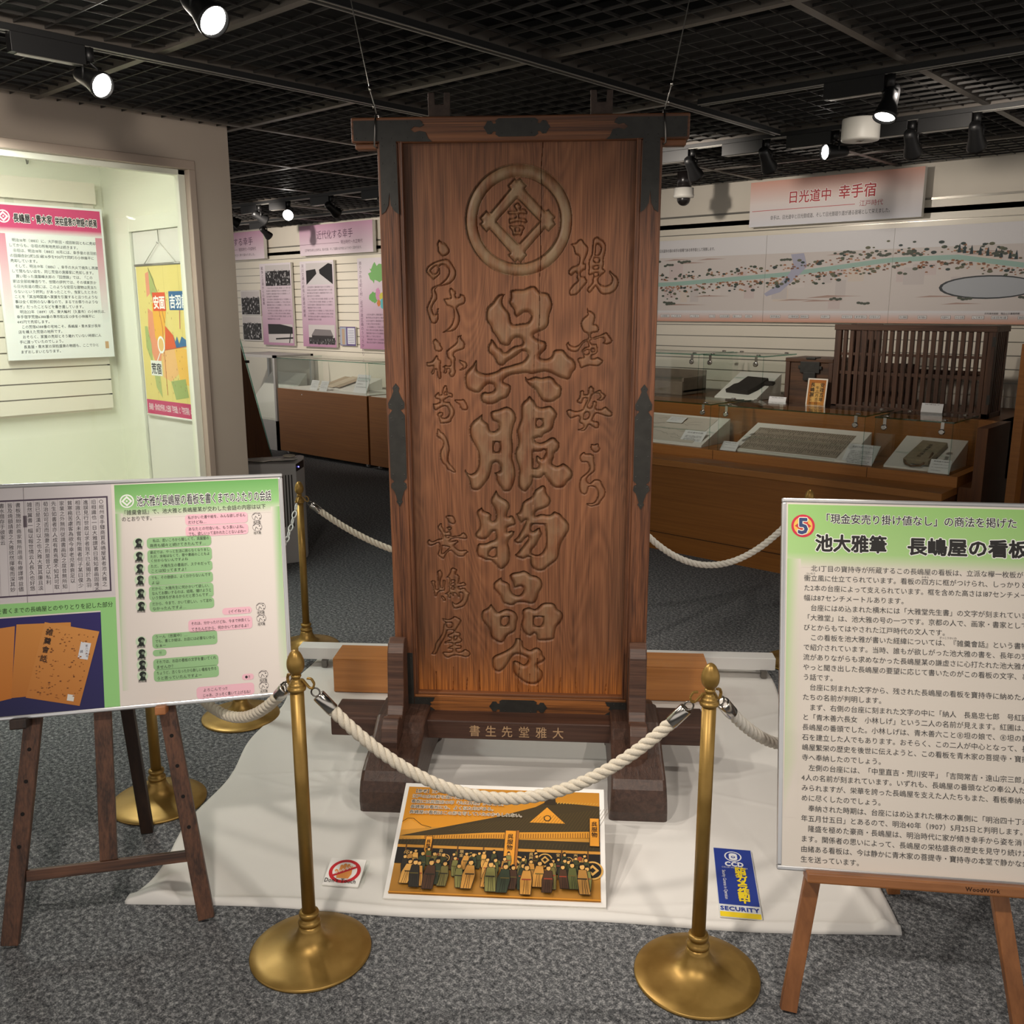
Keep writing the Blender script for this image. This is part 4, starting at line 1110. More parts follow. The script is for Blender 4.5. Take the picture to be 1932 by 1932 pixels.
LN = ['　明治16年（1883）に、大戸新田・成田新田ともに売却', 'してからも、⑧坦の所有地売却は続きます。', '　⑧坦は、明治18年（1885）10月には、幸手宿の吉羽前', 'の田畑合計2町2反1畝16歩を950円で同町の小林幾平に', '売却しています。',
      '　そして、明治19年（1886）、幸手の大火で焼失し再建', 'して間もない店を、同じ荒宿の遠藤家に売却します。', '　買い取った遠藤峰太郎の『回想録』では、「この', '家は全部総欅造りで、世間の評判では、その頃東京か', 'ら日光街道の間には、このような宏荘な建物は見当た',
      'らないという評判」があったことや、曳家したときの', 'ことを「其当時国道へ家屋を引屋すると云つたような', '事は全く前例のない事なので、まるでお祭りのような', '騒ぎ」だったことなどを書き遺しています。', '　明治22年（1889）1月、東大輪村（久喜市）の小林氏は、',
      '幸手宿字荒宿6388番の準市街2反13歩を小林幾平に', '445円で売却します。', '　この荒宿6388番の宅地こそ、長嶋屋・青木家が長年', '店を構えた荒宿の地所です。', '　おそらく、家屋の売却とそう離れていない時期に人', '手に渡っていたのでしょう。', '　長島屋・青木家の栄枯盛衰の物語も、ここでひと', 'まずおしまいとなります。']
z = H - 0.20
for s in LN: p.text(s, 0.066, z, 0.0195, (66, 74, 80), bold=0.004, sx=0.98); z -= 0.0272
p.rect(W - 0.05, W - 0.03, 0.05, 0.09, (196, 160, 120)); p.build('print', t)
b = MB(); b.mat('glass')
for q in (0.1, 0.47): b.box(q - 0.018, q + 0.018, 0.0, 0.03, H + 0.0, H + 0.028)
b.build('hanger', parent=t)
# hanging map on the door
t = thing('map_scroll', 'yellow old land map scroll hanging on the white door in the recess', 'map scroll', (-5.215, 2.632, 1.0))
b = MB(); b.mat('paper').box(0, 0.545, 0.001, 0.004, 0, 0.83); b.build('backing', parent=t)
p = Print(); W, H = 0.545, 0.83; r = random.Random(9)
p.rect(0, W, 0, H, (226, 208, 128)); p.L = 1
p.rect(0, W, 0, 0.085, (196, 70, 110)); p.L = 2; p.text('長嶋屋・青木家が所有した田畑「字安面」と「字吉羽前」の位置', 0.02, 0.028, 0.042, (240, 226, 232), fit=0.52, bold=0.01); p.L = 1
for q in (0.14, 0.30, 0.46): p.rect(q, q + 0.0015, 0.085, H, (196, 178, 108))
p.shape([(0.14, 0.82), (0.19, 0.76), (0.22, 0.66), (0.20, 0.60), (0.13, 0.70)], (168, 178, 110)); p.shape([(0.10, 0.79), (0.14, 0.80), (0.14, 0.68), (0.10, 0.66)], (226, 150, 120))
p.shape([(0.10, 0.60), (0.15, 0.58), (0.22, 0.36), (0.19, 0.22), (0.08, 0.40)], (228, 150, 112)); p.L = 2
p.shape([(0.15, 0.63), (0.30, 0.58), (0.27, 0.47), (0.22, 0.38), (0.16, 0.44)], (236, 176, 66)); p.shape([(0.05, 0.50), (0.08, 0.50), (0.11, 0.40), (0.11, 0.28), (0.05, 0.38)], (168, 182, 112))
p.shape([(0.22, 0.36), (0.36, 0.40), (0.46, 0.28), (0.30, 0.20), (0.22, 0.22)], (234, 184, 122)); p.shape([(0.36, 0.40), (0.50, 0.38), (0.52, 0.18), (0.40, 0.20)], (236, 186, 90)); p.shape([(0.30, 0.20), (0.46, 0.22), (0.48, 0.12), (0.34, 0.10)], (160, 176, 110)); p.shape([(0.11, 0.27), (0.18, 0.25), (0.19, 0.10), (0.13, 0.16)], (172, 182, 116))
p.L = 3; p.shape([(0.28, 0.505), (0.36, 0.455), (0.385, 0.385), (0.26, 0.372)], (218, 92, 46)); p.shape([(0.36, 0.46), (0.38, 0.42), (0.40, 0.45), (0.42, 0.41), (0.45, 0.45), (0.50, 0.43), (0.52, 0.40), (0.385, 0.385)], (62, 110, 156))
p.line([(0.21, 0.66), (0.25, 0.50), (0.25, 0.36), (0.25, 0.12)], 0.005, (186, 96, 60)); p.line([(0.25, 0.37), (0.52, 0.40)], 0.004, (186, 96, 60)); p.line([(0.14, 0.82), (0.24, 0.66), (0.28, 0.52)], 0.004, (120, 96, 60))
for i in range(60):
    a, c = r.uniform(0.06, 0.5), r.uniform(0.12, 0.7); p.rect(a, a + 0.003, c, c + 0.010, (150, 110, 70))
p.L = 4; p.rect(0.165, 0.305, 0.585, 0.685, (220, 84, 46)); p.rect(0.345, 0.545, 0.590, 0.690, (58, 104, 150)); p.rect(0.085, 0.21, 0.225, 0.31, (234, 234, 228)); p.L = 5
p.text('安面', 0.17, 0.603, 0.075, (244, 240, 234), bold=0.03, fit=0.13); p.text('吉羽前', 0.350, 0.607, 0.075, (240, 240, 240), bold=0.03, fit=0.19); p.text('荒宿', 0.09, 0.240, 0.066, (44, 48, 52), bold=0.02, fit=0.115)
p.disc(0.222, 0.40, 0.040, (244, 244, 240), 0.048); p.L = 6; p.disc(0.222, 0.40, 0.029, (232, 190, 120), 0.036); p.L = 5; p.line([(0.205, 0.357), (0.165, 0.31)], 0.007, (240, 240, 236)); p.line([(0.45, 0.59), (0.44, 0.49)], 0.006, (200, 110, 110))
p.build('print', t)
b = MB(); b.mat('rail_grey').tube([(-0.005, 0.0, 0.835), (0.55, 0.0, 0.835)], 0.007, 10); b.build('top_rod', parent=t)
b = MB(); b.mat('white_plastic').tube([(-0.005, 0.0, -0.004), (0.55, 0.0, -0.004)], 0.007, 10); b.build('bottom_rod', parent=t)
b = MB(); b.mat('white_plastic').tube([(0.10, 0.0, 0.84), (0.272, 0.0, 0.955), (0.44, 0.0, 0.84)], 0.0025, 6); b.build('hanging_cord', parent=t)
t = thing('door_hook', 'thin wire hook holding the yellow map scroll on the door', 'hook', (-4.943, 2.636, 1.93))
b = MB(); b.mat('rail_grey').tube([(0, 0, 0.085), (0, 0, 0.02), (0.0, -0.004, 0.014), (-0.012, -0.006, 0.022)], 0.0022, 6); b.build('wire', parent=t)

# ------------------------------------------------------------------ the carved signboard
SIGN_LOC = (-2.008, 2.275, 0.0); SIGN_ROT = math.atan2(0.61304, 0.79005)
LEAN = 0.0292
TB = Matrix.Translation((0, 0, 1)) @ Matrix.Rotation(math.asin(LEAN), 4, 'X') @ Matrix.Translation((0, 0, -1))
sign = thing('signboard', 'tall carved wooden shop signboard in a dark footed stand, in the middle', 'signboard', SIGN_LOC, (0, 0, SIGN_ROT))

# outlines of the carving on the board: G big strokes, S small strokes, D lozenge; half millimetres (across, up)
CARVING = """
G -92,3281 -111,3283 -132,3279 -153,3259 -174,3230 -204,3202 -215,3173 -217,3127 -209,3107 -192,3086 -180,3049 -163,3028 -146,3003 -130,2973 -108,2959 -83,2953 -61,2965 -49,2986 -32,3003 -6,3007 15,2994 19,2976 7,2963 -27,2957 -57,2940 -83,2919 -100,2917 -117,2936 -138,2948 -155,2973 -172,2994 -185,3001 -189,2982 -204,2957 -207,2931 -198,2910 -173,2889 -160,2868 -152,2847 -135,2830 -113,2826 -96,2837 -83,2851 -49,2873 -11,2898 15,2919 36,2917 49,2906 45,2885 19,2856 -28,2841 -71,2828 -113,2817 -139,2800 -165,2788 -208,2779 -247,2783 -273,2798 -277,2826 -277,2862 -285,2862 -307,2830 -337,2800 -355,2774 -360,2740 -352,2689 -331,2667 -300,2652 -270,2650 -248,2668 -226,2693 -205,2706 -175,2702 -166,2681 -175,2664 -205,2657 -231,2659 -253,2642 -258,2612 -245,2590 -219,2575 -184,2573 -150,2586 -119,2606 -89,2617 -67,2643 -56,2677 -58,2698 -75,2711 -97,2720 -105,2732 -88,2750 -54,2767 -7,2773 41,2780 79,2771 126,2782 169,2787 207,2776 250,2755 288,2742 314,2738 331,2751 343,2781 364,2810 366,2840 351,2869 321,2890 299,2915 282,2932 253,2936 223,2928 211,2903 198,2882 164,2873 138,2879 134,2894 151,2913 172,2936 176,2965 163,2986 130,2994 100,3011 91,3024 108,3036 146,3051 176,3073 190,3102 194,3152 209,3193 212,3221 204,3254 187,3283 162,3293 135,3295 112,3319 95,3332 74,3332 49,3322 24,3312 -14,3312 -47,3308 -60,3291 -60,3259 -69,3230 -56,3206 -39,3185 -35,3156 -18,3138 3,3148 28,3164 53,3166 70,3152 68,3127 49,3104 15,3100 -19,3094 -40,3094 -52,3111 -59,3144 -69,3173 -94,3201 -107,3226 -104,3259
G 38,2759 53,2744 79,2752 105,2761 139,2753 173,2759 199,2761 224,2746 246,2717 272,2696 276,2670 268,2631 242,2610 217,2593 178,2590 148,2603 127,2631 109,2665 83,2686 53,2712 38,2737
G -246,2512 -272,2492 -303,2468 -325,2441 -334,2411 -333,2375 -322,2340 -301,2305 -282,2265 -276,2221 -278,2176 -290,2136 -312,2115 -339,2111 -356,2126 -363,2142 -367,2124 -357,2099 -344,2072 -338,2041 -331,2009 -309,1994 -278,1996 -256,2015 -229,2047 -206,2083 -193,2119 -186,2155 -179,2177 -161,2186 -144,2180 -133,2160 -135,2133 -153,2124 -169,2122 -160,2092 -158,2066 -141,2034 -123,2012 -110,1992 -83,1987 -61,1999 -43,2035 -30,2080 -28,2134 -36,2179 -47,2223 -42,2290 -49,2356 -44,2408 -35,2443 -22,2478 -27,2517 -50,2548 -80,2563 -106,2558 -137,2545 -180,2534 -194,2512 -189,2486 -172,2464 -146,2451 -142,2425 -155,2405 -186,2399 -199,2416 -207,2447 -229,2464 -244,2481
G -158,2324 -138,2318 -134,2293 -141,2267 -161,2262 -172,2280 -169,2306
G 66,2635 45,2613 19,2587 8,2557 8,2487 -7,2444 -20,2404 -16,2365 -10,2330 -16,2299 -32,2259 -27,2210 -12,2166 -6,2126 -12,2076 -10,2031 5,2004 32,1987 49,1998 76,2032 87,2059 89,2086 115,2080 142,2085 163,2105 181,2078 208,2043 238,2018 274,2017 300,2030 321,2060 347,2085 356,2121 342,2147 316,2174 289,2189 268,2177 242,2171 215,2190 228,2221 232,2252 258,2279 266,2319 249,2341 227,2362 201,2358 175,2340 141,2327 108,2333 101,2348 119,2355 145,2357 162,2379 201,2399 222,2428 231,2471 248,2511 234,2541 204,2569 178,2568 144,2560 118,2568 101,2596
G 134,2477 149,2462 144,2440 125,2431 112,2449 118,2471
G 89,2256 110,2260 141,2263 163,2276 171,2261 158,2230 145,2221 123,2238 110,2234 108,2198 126,2172 111,2156 93,2156 91,2202
G -158,2001 -176,1971 -194,1939 -197,1912 -177,1876 -164,1839 -167,1798 -182,1784 -196,1797 -191,1825 -209,1846 -240,1857 -257,1881 -284,1860 -294,1833 -283,1801 -274,1764 -279,1732 -304,1694 -302,1671 -278,1653 -246,1650 -233,1654 -210,1673 -187,1705 -170,1710 -165,1683 -170,1657 -197,1647 -224,1633 -251,1628 -278,1627 -292,1606 -299,1564 -288,1531 -266,1520 -234,1504 -203,1504 -171,1477 -149,1451 -126,1440 -99,1459 -72,1497 -67,1544 -69,1591 -78,1628 -67,1656 -44,1684 -35,1717 -58,1721 -84,1712 -84,1735 -66,1746 -40,1754 -26,1772 -35,1804 -53,1829 -75,1820 -86,1822 -79,1850 -66,1882 -70,1909 -88,1932 -128,1954 -145,1976
G -170,1594 -164,1571 -169,1543 -193,1537 -214,1551 -198,1575
G 159,2039 133,2027 102,2002 80,1961 45,1940 19,1915 7,1878 -4,1851 -24,1837 -17,1809 -4,1787 10,1768 32,1787 43,1792 27,1755 5,1713 -17,1676 -38,1657 -35,1638 -13,1627 14,1634 32,1658 54,1674 56,1663 32,1630 5,1592 -18,1564 -33,1552 -27,1536 0,1522 27,1518 50,1530 70,1530 70,1486 81,1463 104,1442 131,1433 167,1441 198,1469 247,1508 265,1541 273,1597 290,1648 312,1686 332,1723 336,1759 324,1787 298,1814 275,1841 258,1850 231,1859 209,1838 178,1837 147,1841 107,1827 103,1836 120,1857 160,1873 191,1890 209,1922 204,1953 182,1985 175,2021
G 76,1733 85,1756 107,1768 139,1763 165,1759 174,1711 177,1651 170,1604 144,1564 108,1554 79,1566 85,1584 112,1617 130,1655 152,1697 145,1720 136,1747 116,1738 90,1719
G -127,1388 -156,1369 -182,1340 -184,1306 -164,1278 -137,1245 -119,1202 -92,1186 -51,1180 -19,1200 32,1203 68,1194 100,1200 120,1232 131,1275 154,1318 156,1351 140,1384 108,1405 77,1409 50,1432 23,1439 -4,1431 -45,1423 -70,1404 -66,1375 -50,1347 -43,1314 -27,1310 -5,1317 18,1315 22,1292 4,1267 -23,1262 -50,1276 -64,1304 -70,1337 -91,1356 -120,1367
G -199,1194 -224,1166 -261,1141 -271,1102 -264,1064 -235,1025 -217,997 -208,953 -185,924 -148,903 -116,908 -97,941 -79,963 -47,981 -28,1006 -21,1055 -12,1094 -28,1132 -55,1151 -92,1160 -124,1149 -154,1134 -174,1158
G -97,1099 -81,1090 -88,1053 -111,1036 -129,1052 -124,1082
G 59,1175 27,1162 13,1133 18,1095 6,1051 13,1007 41,969 73,957 100,977 116,961 123,929 160,925 206,929 238,944 244,978 255,1027 282,1062 300,1106 291,1144 259,1167 236,1205 195,1214 154,1204 122,1174 100,1162 79,1171
G 109,1099 152,1102 159,1078 146,1044 118,1039 98,1058 98,1082
G -28,945 -5,945 18,924 22,890 41,871 73,859 100,875 128,878 156,849 160,824 179,795 161,765 128,749 126,732 152,710 163,676 154,635 124,602 87,593 41,602 3,626 -29,655 -50,690 -52,739 -47,772 -20,775 4,761 27,749 50,767 54,792 27,806 -6,818 -38,814 -61,789 -80,754 -103,718 -131,690 -159,682 -187,701 -198,736 -196,785 -177,811 -135,832 -89,857 -56,883 -38,913
S 323,3583 338,3569 346,3541 355,3523 375,3513 377,3495 373,3471 366,3460 332,3448 316,3432 308,3415 316,3401 333,3393 345,3406 357,3415 367,3404 362,3385 369,3364 353,3350 331,3328 317,3307 315,3291 322,3274 337,3270 359,3274 375,3286 402,3319 428,3349 432,3361 422,3378 413,3389 393,3392 389,3408 402,3424 419,3431 421,3450 421,3466 407,3469 413,3490 427,3520 435,3552 431,3571 409,3594 397,3613 385,3617 369,3610 354,3594 335,3591
S 490,3629 471,3624 461,3608 458,3571 454,3527 440,3494 435,3466 438,3443 433,3415 439,3399 451,3396 463,3401 468,3391 461,3373 461,3352 443,3330 428,3309 438,3290 453,3291 469,3311 484,3328 494,3314 511,3288 535,3276 572,3280 603,3297 623,3327 629,3353 620,3381 600,3400 581,3414 570,3427 566,3410 579,3391 584,3370 575,3346 553,3334 527,3335 507,3349 501,3368 509,3387 526,3401 540,3412 542,3426 527,3440 534,3461 532,3494 539,3526 544,3559 541,3586 526,3607 507,3618
S 485,3579 498,3580 510,3563 506,3538 494,3522 480,3522 483,3552
S 486,3503 500,3494 498,3480 485,3475 472,3485 473,3499
S 496,3450 494,3440 479,3435 467,3443 481,3450
S 477,3408 494,3408 496,3396 480,3393 474,3400
S 433,3195 430,3178 433,3154 414,3137 395,3113 391,3092 398,3070 408,3051 420,3040 435,3034 440,3019 436,3002 416,2995 397,2981 377,2961 355,2955 331,2961 318,2976 319,2984 306,2976 301,2961 309,2939 329,2922 356,2916 380,2923 395,2947 412,2973 429,2985 439,2976 443,2954 424,2949 405,2934 401,2920 410,2900 413,2886 383,2881 374,2864 384,2844 392,2819 402,2813 426,2822 453,2829 480,2827 510,2827 532,2844 540,2859 531,2871 504,2886 482,2877 467,2878 467,2893 494,2905 506,2925 503,2952 495,2969 468,2970 458,2981 460,2993 485,2996 511,3005 536,3005 544,2990 534,2973 556,2965 581,2969 595,2981 595,2998 580,3017 562,3039 550,3042 528,3031 509,3022 487,3017 472,3010 460,3012 460,3029 469,3037 499,3042 510,3058 505,3080 490,3093 476,3094 483,3120 486,3144 477,3161 455,3176 440,3181
S 442,2930 447,2917 437,2905 420,2906 415,2916 427,2926
S 478,2935 482,2927 474,2921 463,2927 466,2933
S 465,2701 451,2691 445,2673 444,2651 424,2644 420,2666 409,2674 396,2666 392,2646 389,2626 375,2608 375,2596 397,2583 410,2591 417,2613 429,2621 441,2613 430,2588 418,2563 410,2548 383,2539 361,2538 343,2543 330,2549 310,2542 307,2527 316,2507 329,2490 341,2486 364,2495 386,2500 394,2490 389,2470 397,2457 414,2447 420,2435 405,2422 381,2417 395,2406 418,2404 435,2414 447,2432 457,2445 480,2432 503,2421 520,2430 523,2453 514,2469 492,2472 479,2477 486,2496 498,2516 513,2519 543,2509 571,2500 598,2500 609,2517 603,2532 582,2549 567,2564 552,2564 533,2551 510,2551 500,2559 506,2581 502,2599 489,2604 477,2599 472,2576 465,2561 453,2561 447,2573 457,2596 469,2623 476,2641 496,2650 516,2649 525,2636 519,2621 504,2614 519,2603 541,2606 558,2624 562,2639 550,2651 535,2661 528,2674 515,2674 491,2662 484,2663 485,2683 475,2693
S 443,2527 455,2518 451,2501 439,2487 423,2488 424,2505 431,2521
S 475,2320 494,2318 516,2324 525,2306 533,2286 518,2265 500,2260 485,2268 470,2285 468,2303
S 427,2266 410,2257 397,2238 398,2218 408,2200 423,2194 446,2195 459,2177 462,2156 454,2136 432,2115 412,2099 400,2073 397,2044 399,2012 411,1986 432,1976 449,1984 457,2005 464,2029 484,2032 507,2022 520,1998 521,1972 511,1946 494,1924 466,1920 445,1918 461,1900 481,1894 507,1901 532,1909 545,1933 564,1959 574,1986 571,2017 555,2043 542,2072 524,2082 496,2081 481,2066 468,2056 453,2068 451,2086 465,2107 490,2126 502,2146 502,2175 495,2206 493,2237 478,2253 458,2256 437,2257
S -506,3619 -520,3595 -517,3565 -515,3544 -493,3520 -476,3516 -456,3525 -443,3539 -441,3560 -453,3581 -469,3598 -486,3603
S -464,3501 -491,3497 -526,3487 -558,3473 -586,3450 -595,3429 -592,3417 -570,3393 -553,3374 -543,3374 -526,3388 -506,3407 -505,3433 -507,3454 -487,3464 -468,3456 -453,3440 -450,3419 -459,3393 -482,3367 -509,3345 -542,3333 -562,3319 -566,3300 -564,3276 -574,3247 -587,3223 -596,3201 -598,3190 -593,3163 -582,3129 -570,3105 -553,3094 -535,3102 -524,3122 -520,3141 -523,3165 -518,3197 -530,3187 -539,3158 -551,3158 -560,3182 -560,3202 -544,3231 -529,3250 -527,3276 -536,3300 -532,3322 -510,3331 -468,3338 -438,3350 -415,3373 -402,3404 -404,3430 -418,3459 -433,3482 -447,3496
S -529,3457 -519,3447 -522,3426 -535,3412 -550,3412 -564,3429 -549,3443
S -438,3321 -448,3312 -449,3290 -442,3271 -444,3259 -467,3257 -482,3254 -486,3247 -477,3230 -465,3211 -443,3202 -428,3192 -424,3165 -426,3134 -435,3102 -451,3076 -474,3056 -501,3040 -471,3044 -436,3047 -411,3061 -393,3088 -383,3122 -385,3151 -394,3175 -399,3194 -386,3209 -361,3218 -347,3233 -346,3259 -355,3276 -379,3284 -385,3269 -395,3263 -405,3264 -408,3278 -404,3295 -419,3309 -431,3319
S -542,3002 -558,2992 -563,2975 -556,2950 -553,2930 -537,2918 -514,2918 -499,2933 -500,2945 -511,2962 -515,2977 -530,2989
S -540,2895 -553,2881 -573,2856 -604,2851 -609,2839 -605,2824 -584,2821 -564,2824 -570,2801 -580,2782 -573,2769 -560,2777 -552,2802 -542,2797 -540,2764 -531,2743 -515,2744 -512,2772 -515,2809 -513,2841 -513,2861 -528,2874 -532,2891
S -374,3024 -397,3019 -405,3004 -410,2977 -438,2953 -471,2928 -477,2911 -470,2881 -455,2866 -449,2847 -456,2829 -473,2830 -481,2834 -501,2822 -491,2807 -498,2784 -487,2776 -474,2784 -471,2804 -461,2807 -456,2792 -464,2777 -452,2757 -437,2752 -421,2772 -416,2790 -420,2822 -417,2859 -416,2879 -427,2896 -419,2913 -396,2923 -363,2935 -353,2958 -355,2980 -370,2997 -378,3011
S -394,2870 -375,2862 -352,2854 -340,2837 -343,2817 -355,2807 -381,2797 -396,2801 -378,2810 -371,2822 -380,2837 -391,2847
S -486,2703 -497,2693 -506,2675 -511,2656 -515,2641 -526,2640 -528,2654 -537,2654 -555,2638 -559,2625 -553,2612 -536,2606 -523,2597 -530,2589 -549,2582 -573,2580 -572,2562 -566,2543 -553,2533 -537,2543 -515,2556 -491,2561 -476,2550 -467,2528 -472,2502 -488,2489 -506,2486 -515,2493 -505,2506 -505,2519 -518,2527 -535,2522 -546,2508 -540,2493 -534,2473 -528,2451 -513,2446 -484,2449 -458,2457 -447,2478 -433,2502 -428,2526 -434,2550 -449,2574 -462,2592 -481,2593 -494,2593 -496,2602 -481,2613 -463,2622 -444,2618 -437,2632 -445,2650 -469,2655 -474,2675 -476,2695
S -487,2653 -478,2645 -487,2639 -494,2645
S -424,2609 -407,2609 -385,2609 -366,2610 -353,2594 -342,2572 -339,2555 -345,2540 -365,2535 -380,2540 -391,2555 -399,2572 -416,2585 -427,2598
S -547,2414 -549,2395 -554,2370 -548,2357 -526,2342 -511,2324 -512,2302 -526,2273 -533,2244 -531,2213 -519,2184 -497,2160 -484,2137 -462,2124 -440,2115 -428,2122 -431,2136 -448,2158 -472,2187 -478,2204 -473,2240 -465,2278 -470,2309 -482,2347 -499,2377 -523,2395 -534,2412
S -495,1821 -457,1821 -442,1804 -435,1779 -445,1760 -467,1760 -485,1773 -496,1794 -505,1807
S -532,1768 -548,1759 -560,1738 -554,1719 -539,1698 -531,1678 -533,1661 -560,1654 -592,1639 -608,1641 -617,1653 -631,1641 -636,1622 -625,1606 -604,1604 -581,1614 -561,1623 -552,1614 -554,1579 -565,1551 -563,1537 -545,1520 -527,1509 -515,1523 -503,1547 -485,1566 -471,1569 -453,1553 -431,1534 -408,1528 -383,1532 -367,1552 -349,1564 -362,1578 -380,1580 -405,1577 -428,1586 -448,1607 -434,1621 -420,1633 -424,1649 -447,1646 -476,1639 -469,1651 -442,1660 -411,1659 -377,1654 -361,1659 -356,1673 -367,1690 -381,1703 -396,1698 -412,1684 -444,1679 -465,1674 -466,1695 -475,1713 -463,1727 -465,1741 -490,1742 -499,1732 -488,1718 -486,1709 -509,1706 -518,1727 -531,1747
S -529,1603 -507,1601 -484,1594 -503,1575 -526,1555 -533,1558
S -504,1675 -480,1674 -494,1667
S -551,1435 -570,1421 -571,1394 -569,1361 -565,1328 -568,1294 -580,1294 -584,1327 -584,1351 -599,1358 -615,1353 -615,1336 -605,1308 -599,1274 -593,1241 -579,1239 -569,1260 -557,1275 -532,1280 -520,1286 -517,1319 -513,1353 -521,1364 -532,1359 -535,1333 -535,1309 -545,1307 -549,1330 -546,1362 -534,1390 -534,1412 -545,1431
S -546,1249 -533,1244 -517,1228 -515,1211 -529,1205 -540,1218 -548,1234
S -462,1452 -476,1441 -483,1417 -495,1396 -509,1379 -493,1374 -490,1353 -494,1315 -495,1279 -518,1266 -519,1257 -503,1250 -498,1231 -482,1226 -478,1243 -482,1260 -468,1243 -457,1241 -459,1265 -443,1258 -429,1237 -416,1237 -415,1268 -399,1264 -397,1240 -409,1213 -430,1196 -449,1191 -469,1207 -474,1197 -470,1169 -454,1150 -424,1157 -389,1170 -366,1205 -351,1251 -346,1270 -367,1286 -378,1305 -398,1307 -417,1300 -424,1309 -398,1314 -373,1322 -371,1334 -389,1350 -407,1343 -423,1340 -416,1369 -415,1388 -431,1404 -440,1409 -433,1430 -435,1442
S -471,1356 -455,1356 -455,1349 -471,1346
S -474,1330 -455,1335 -455,1328 -474,1322
S -465,1308 -456,1306 -463,1296 -471,1299
S -457,1099 -476,1084 -499,1076 -522,1078 -543,1081 -541,1065 -528,1051 -523,1041 -533,1036 -540,1007 -548,967 -570,930 -594,895 -604,855 -619,824 -629,812 -612,805 -591,810 -574,846 -554,886 -530,928 -513,968 -506,988 -480,991 -462,984 -481,971 -504,961 -509,946 -500,936 -484,932 -488,922 -514,914 -531,904 -529,889 -501,894 -477,892 -475,880 -497,870 -508,862 -504,852 -478,850 -479,836 -502,830 -535,832 -547,821 -540,802 -522,785 -501,785 -475,798 -444,802 -414,798 -384,791 -358,799 -348,817 -355,836 -378,853 -394,850 -409,837 -441,833 -446,849 -415,855 -410,872 -417,884 -447,883 -450,893 -424,896 -405,914 -407,931 -423,943 -416,958 -418,973 -432,982 -453,982 -448,992 -431,1021 -414,1049 -409,1068 -423,1083
S -518,1044 -481,1045 -475,1033 -482,1018 -496,1015 -507,1022
S -456,942 -444,945 -446,935 -458,920 -462,932
D -29,3983 -10,3968 6,3984 51,3938 37,3919 164,3786 184,3797 230,3750 215,3732 230,3707 185,3660 164,3682 39,3542 51,3522 10,3474 -9,3490 -26,3474 -73,3520 -59,3538 -184,3678 -205,3661 -250,3710 -234,3728 -250,3748 -206,3793 -183,3777 -57,3920 -73,3939
D -12,3863 127,3725 -5,3590 -141,3727
S -10,3838 -33,3819 -17,3791 -72,3790 -66,3768 -21,3764 -25,3748 -58,3744 -66,3729 -58,3711 -9,3720 45,3714 51,3732 33,3746 4,3748 0,3767 49,3767 51,3783 33,3802 8,3799 16,3814 4,3830
S -54,3703 -64,3693 -46,3669 -40,3642 -13,3641 16,3639 26,3669 37,3685 20,3704 -17,3699
S -21,3685 0,3683 0,3667 -21,3669
"""
def smooth_poly(p, k=3):
    """closed Catmull-Rom through the points, corners kept where the outline turns sharply"""
    n = len(p); out = []
    P = np.array(p, float)
    sharp = []
    for i in range(n):
        a = P[i] - P[i - 1]; c = P[(i + 1) % n] - P[i]
        cs = np.dot(a, c) / (np.linalg.norm(a) * np.linalg.norm(c) + 1e-9)
        sharp.append(cs < 0.1)
    for i in range(n):
        p0, p1, p2, p3 = P[i - 1], P[i], P[(i + 1) % n], P[(i + 2) % n]
        m1 = (p2 - p0) / 2; m2 = (p3 - p1) / 2
        if sharp[i]: m1 = p2 - p1
        if sharp[(i + 1) % n]: m2 = p2 - p1
        for j in range(k):
            t = j / k
            out.append((2 * t**3 - 3 * t**2 + 1) * p1 + (t**3 - 2 * t**2 + t) * m1 + (-2 * t**3 + 3 * t**2) * p2 + (t**3 - t**2) * m2)
    return np.array(out)
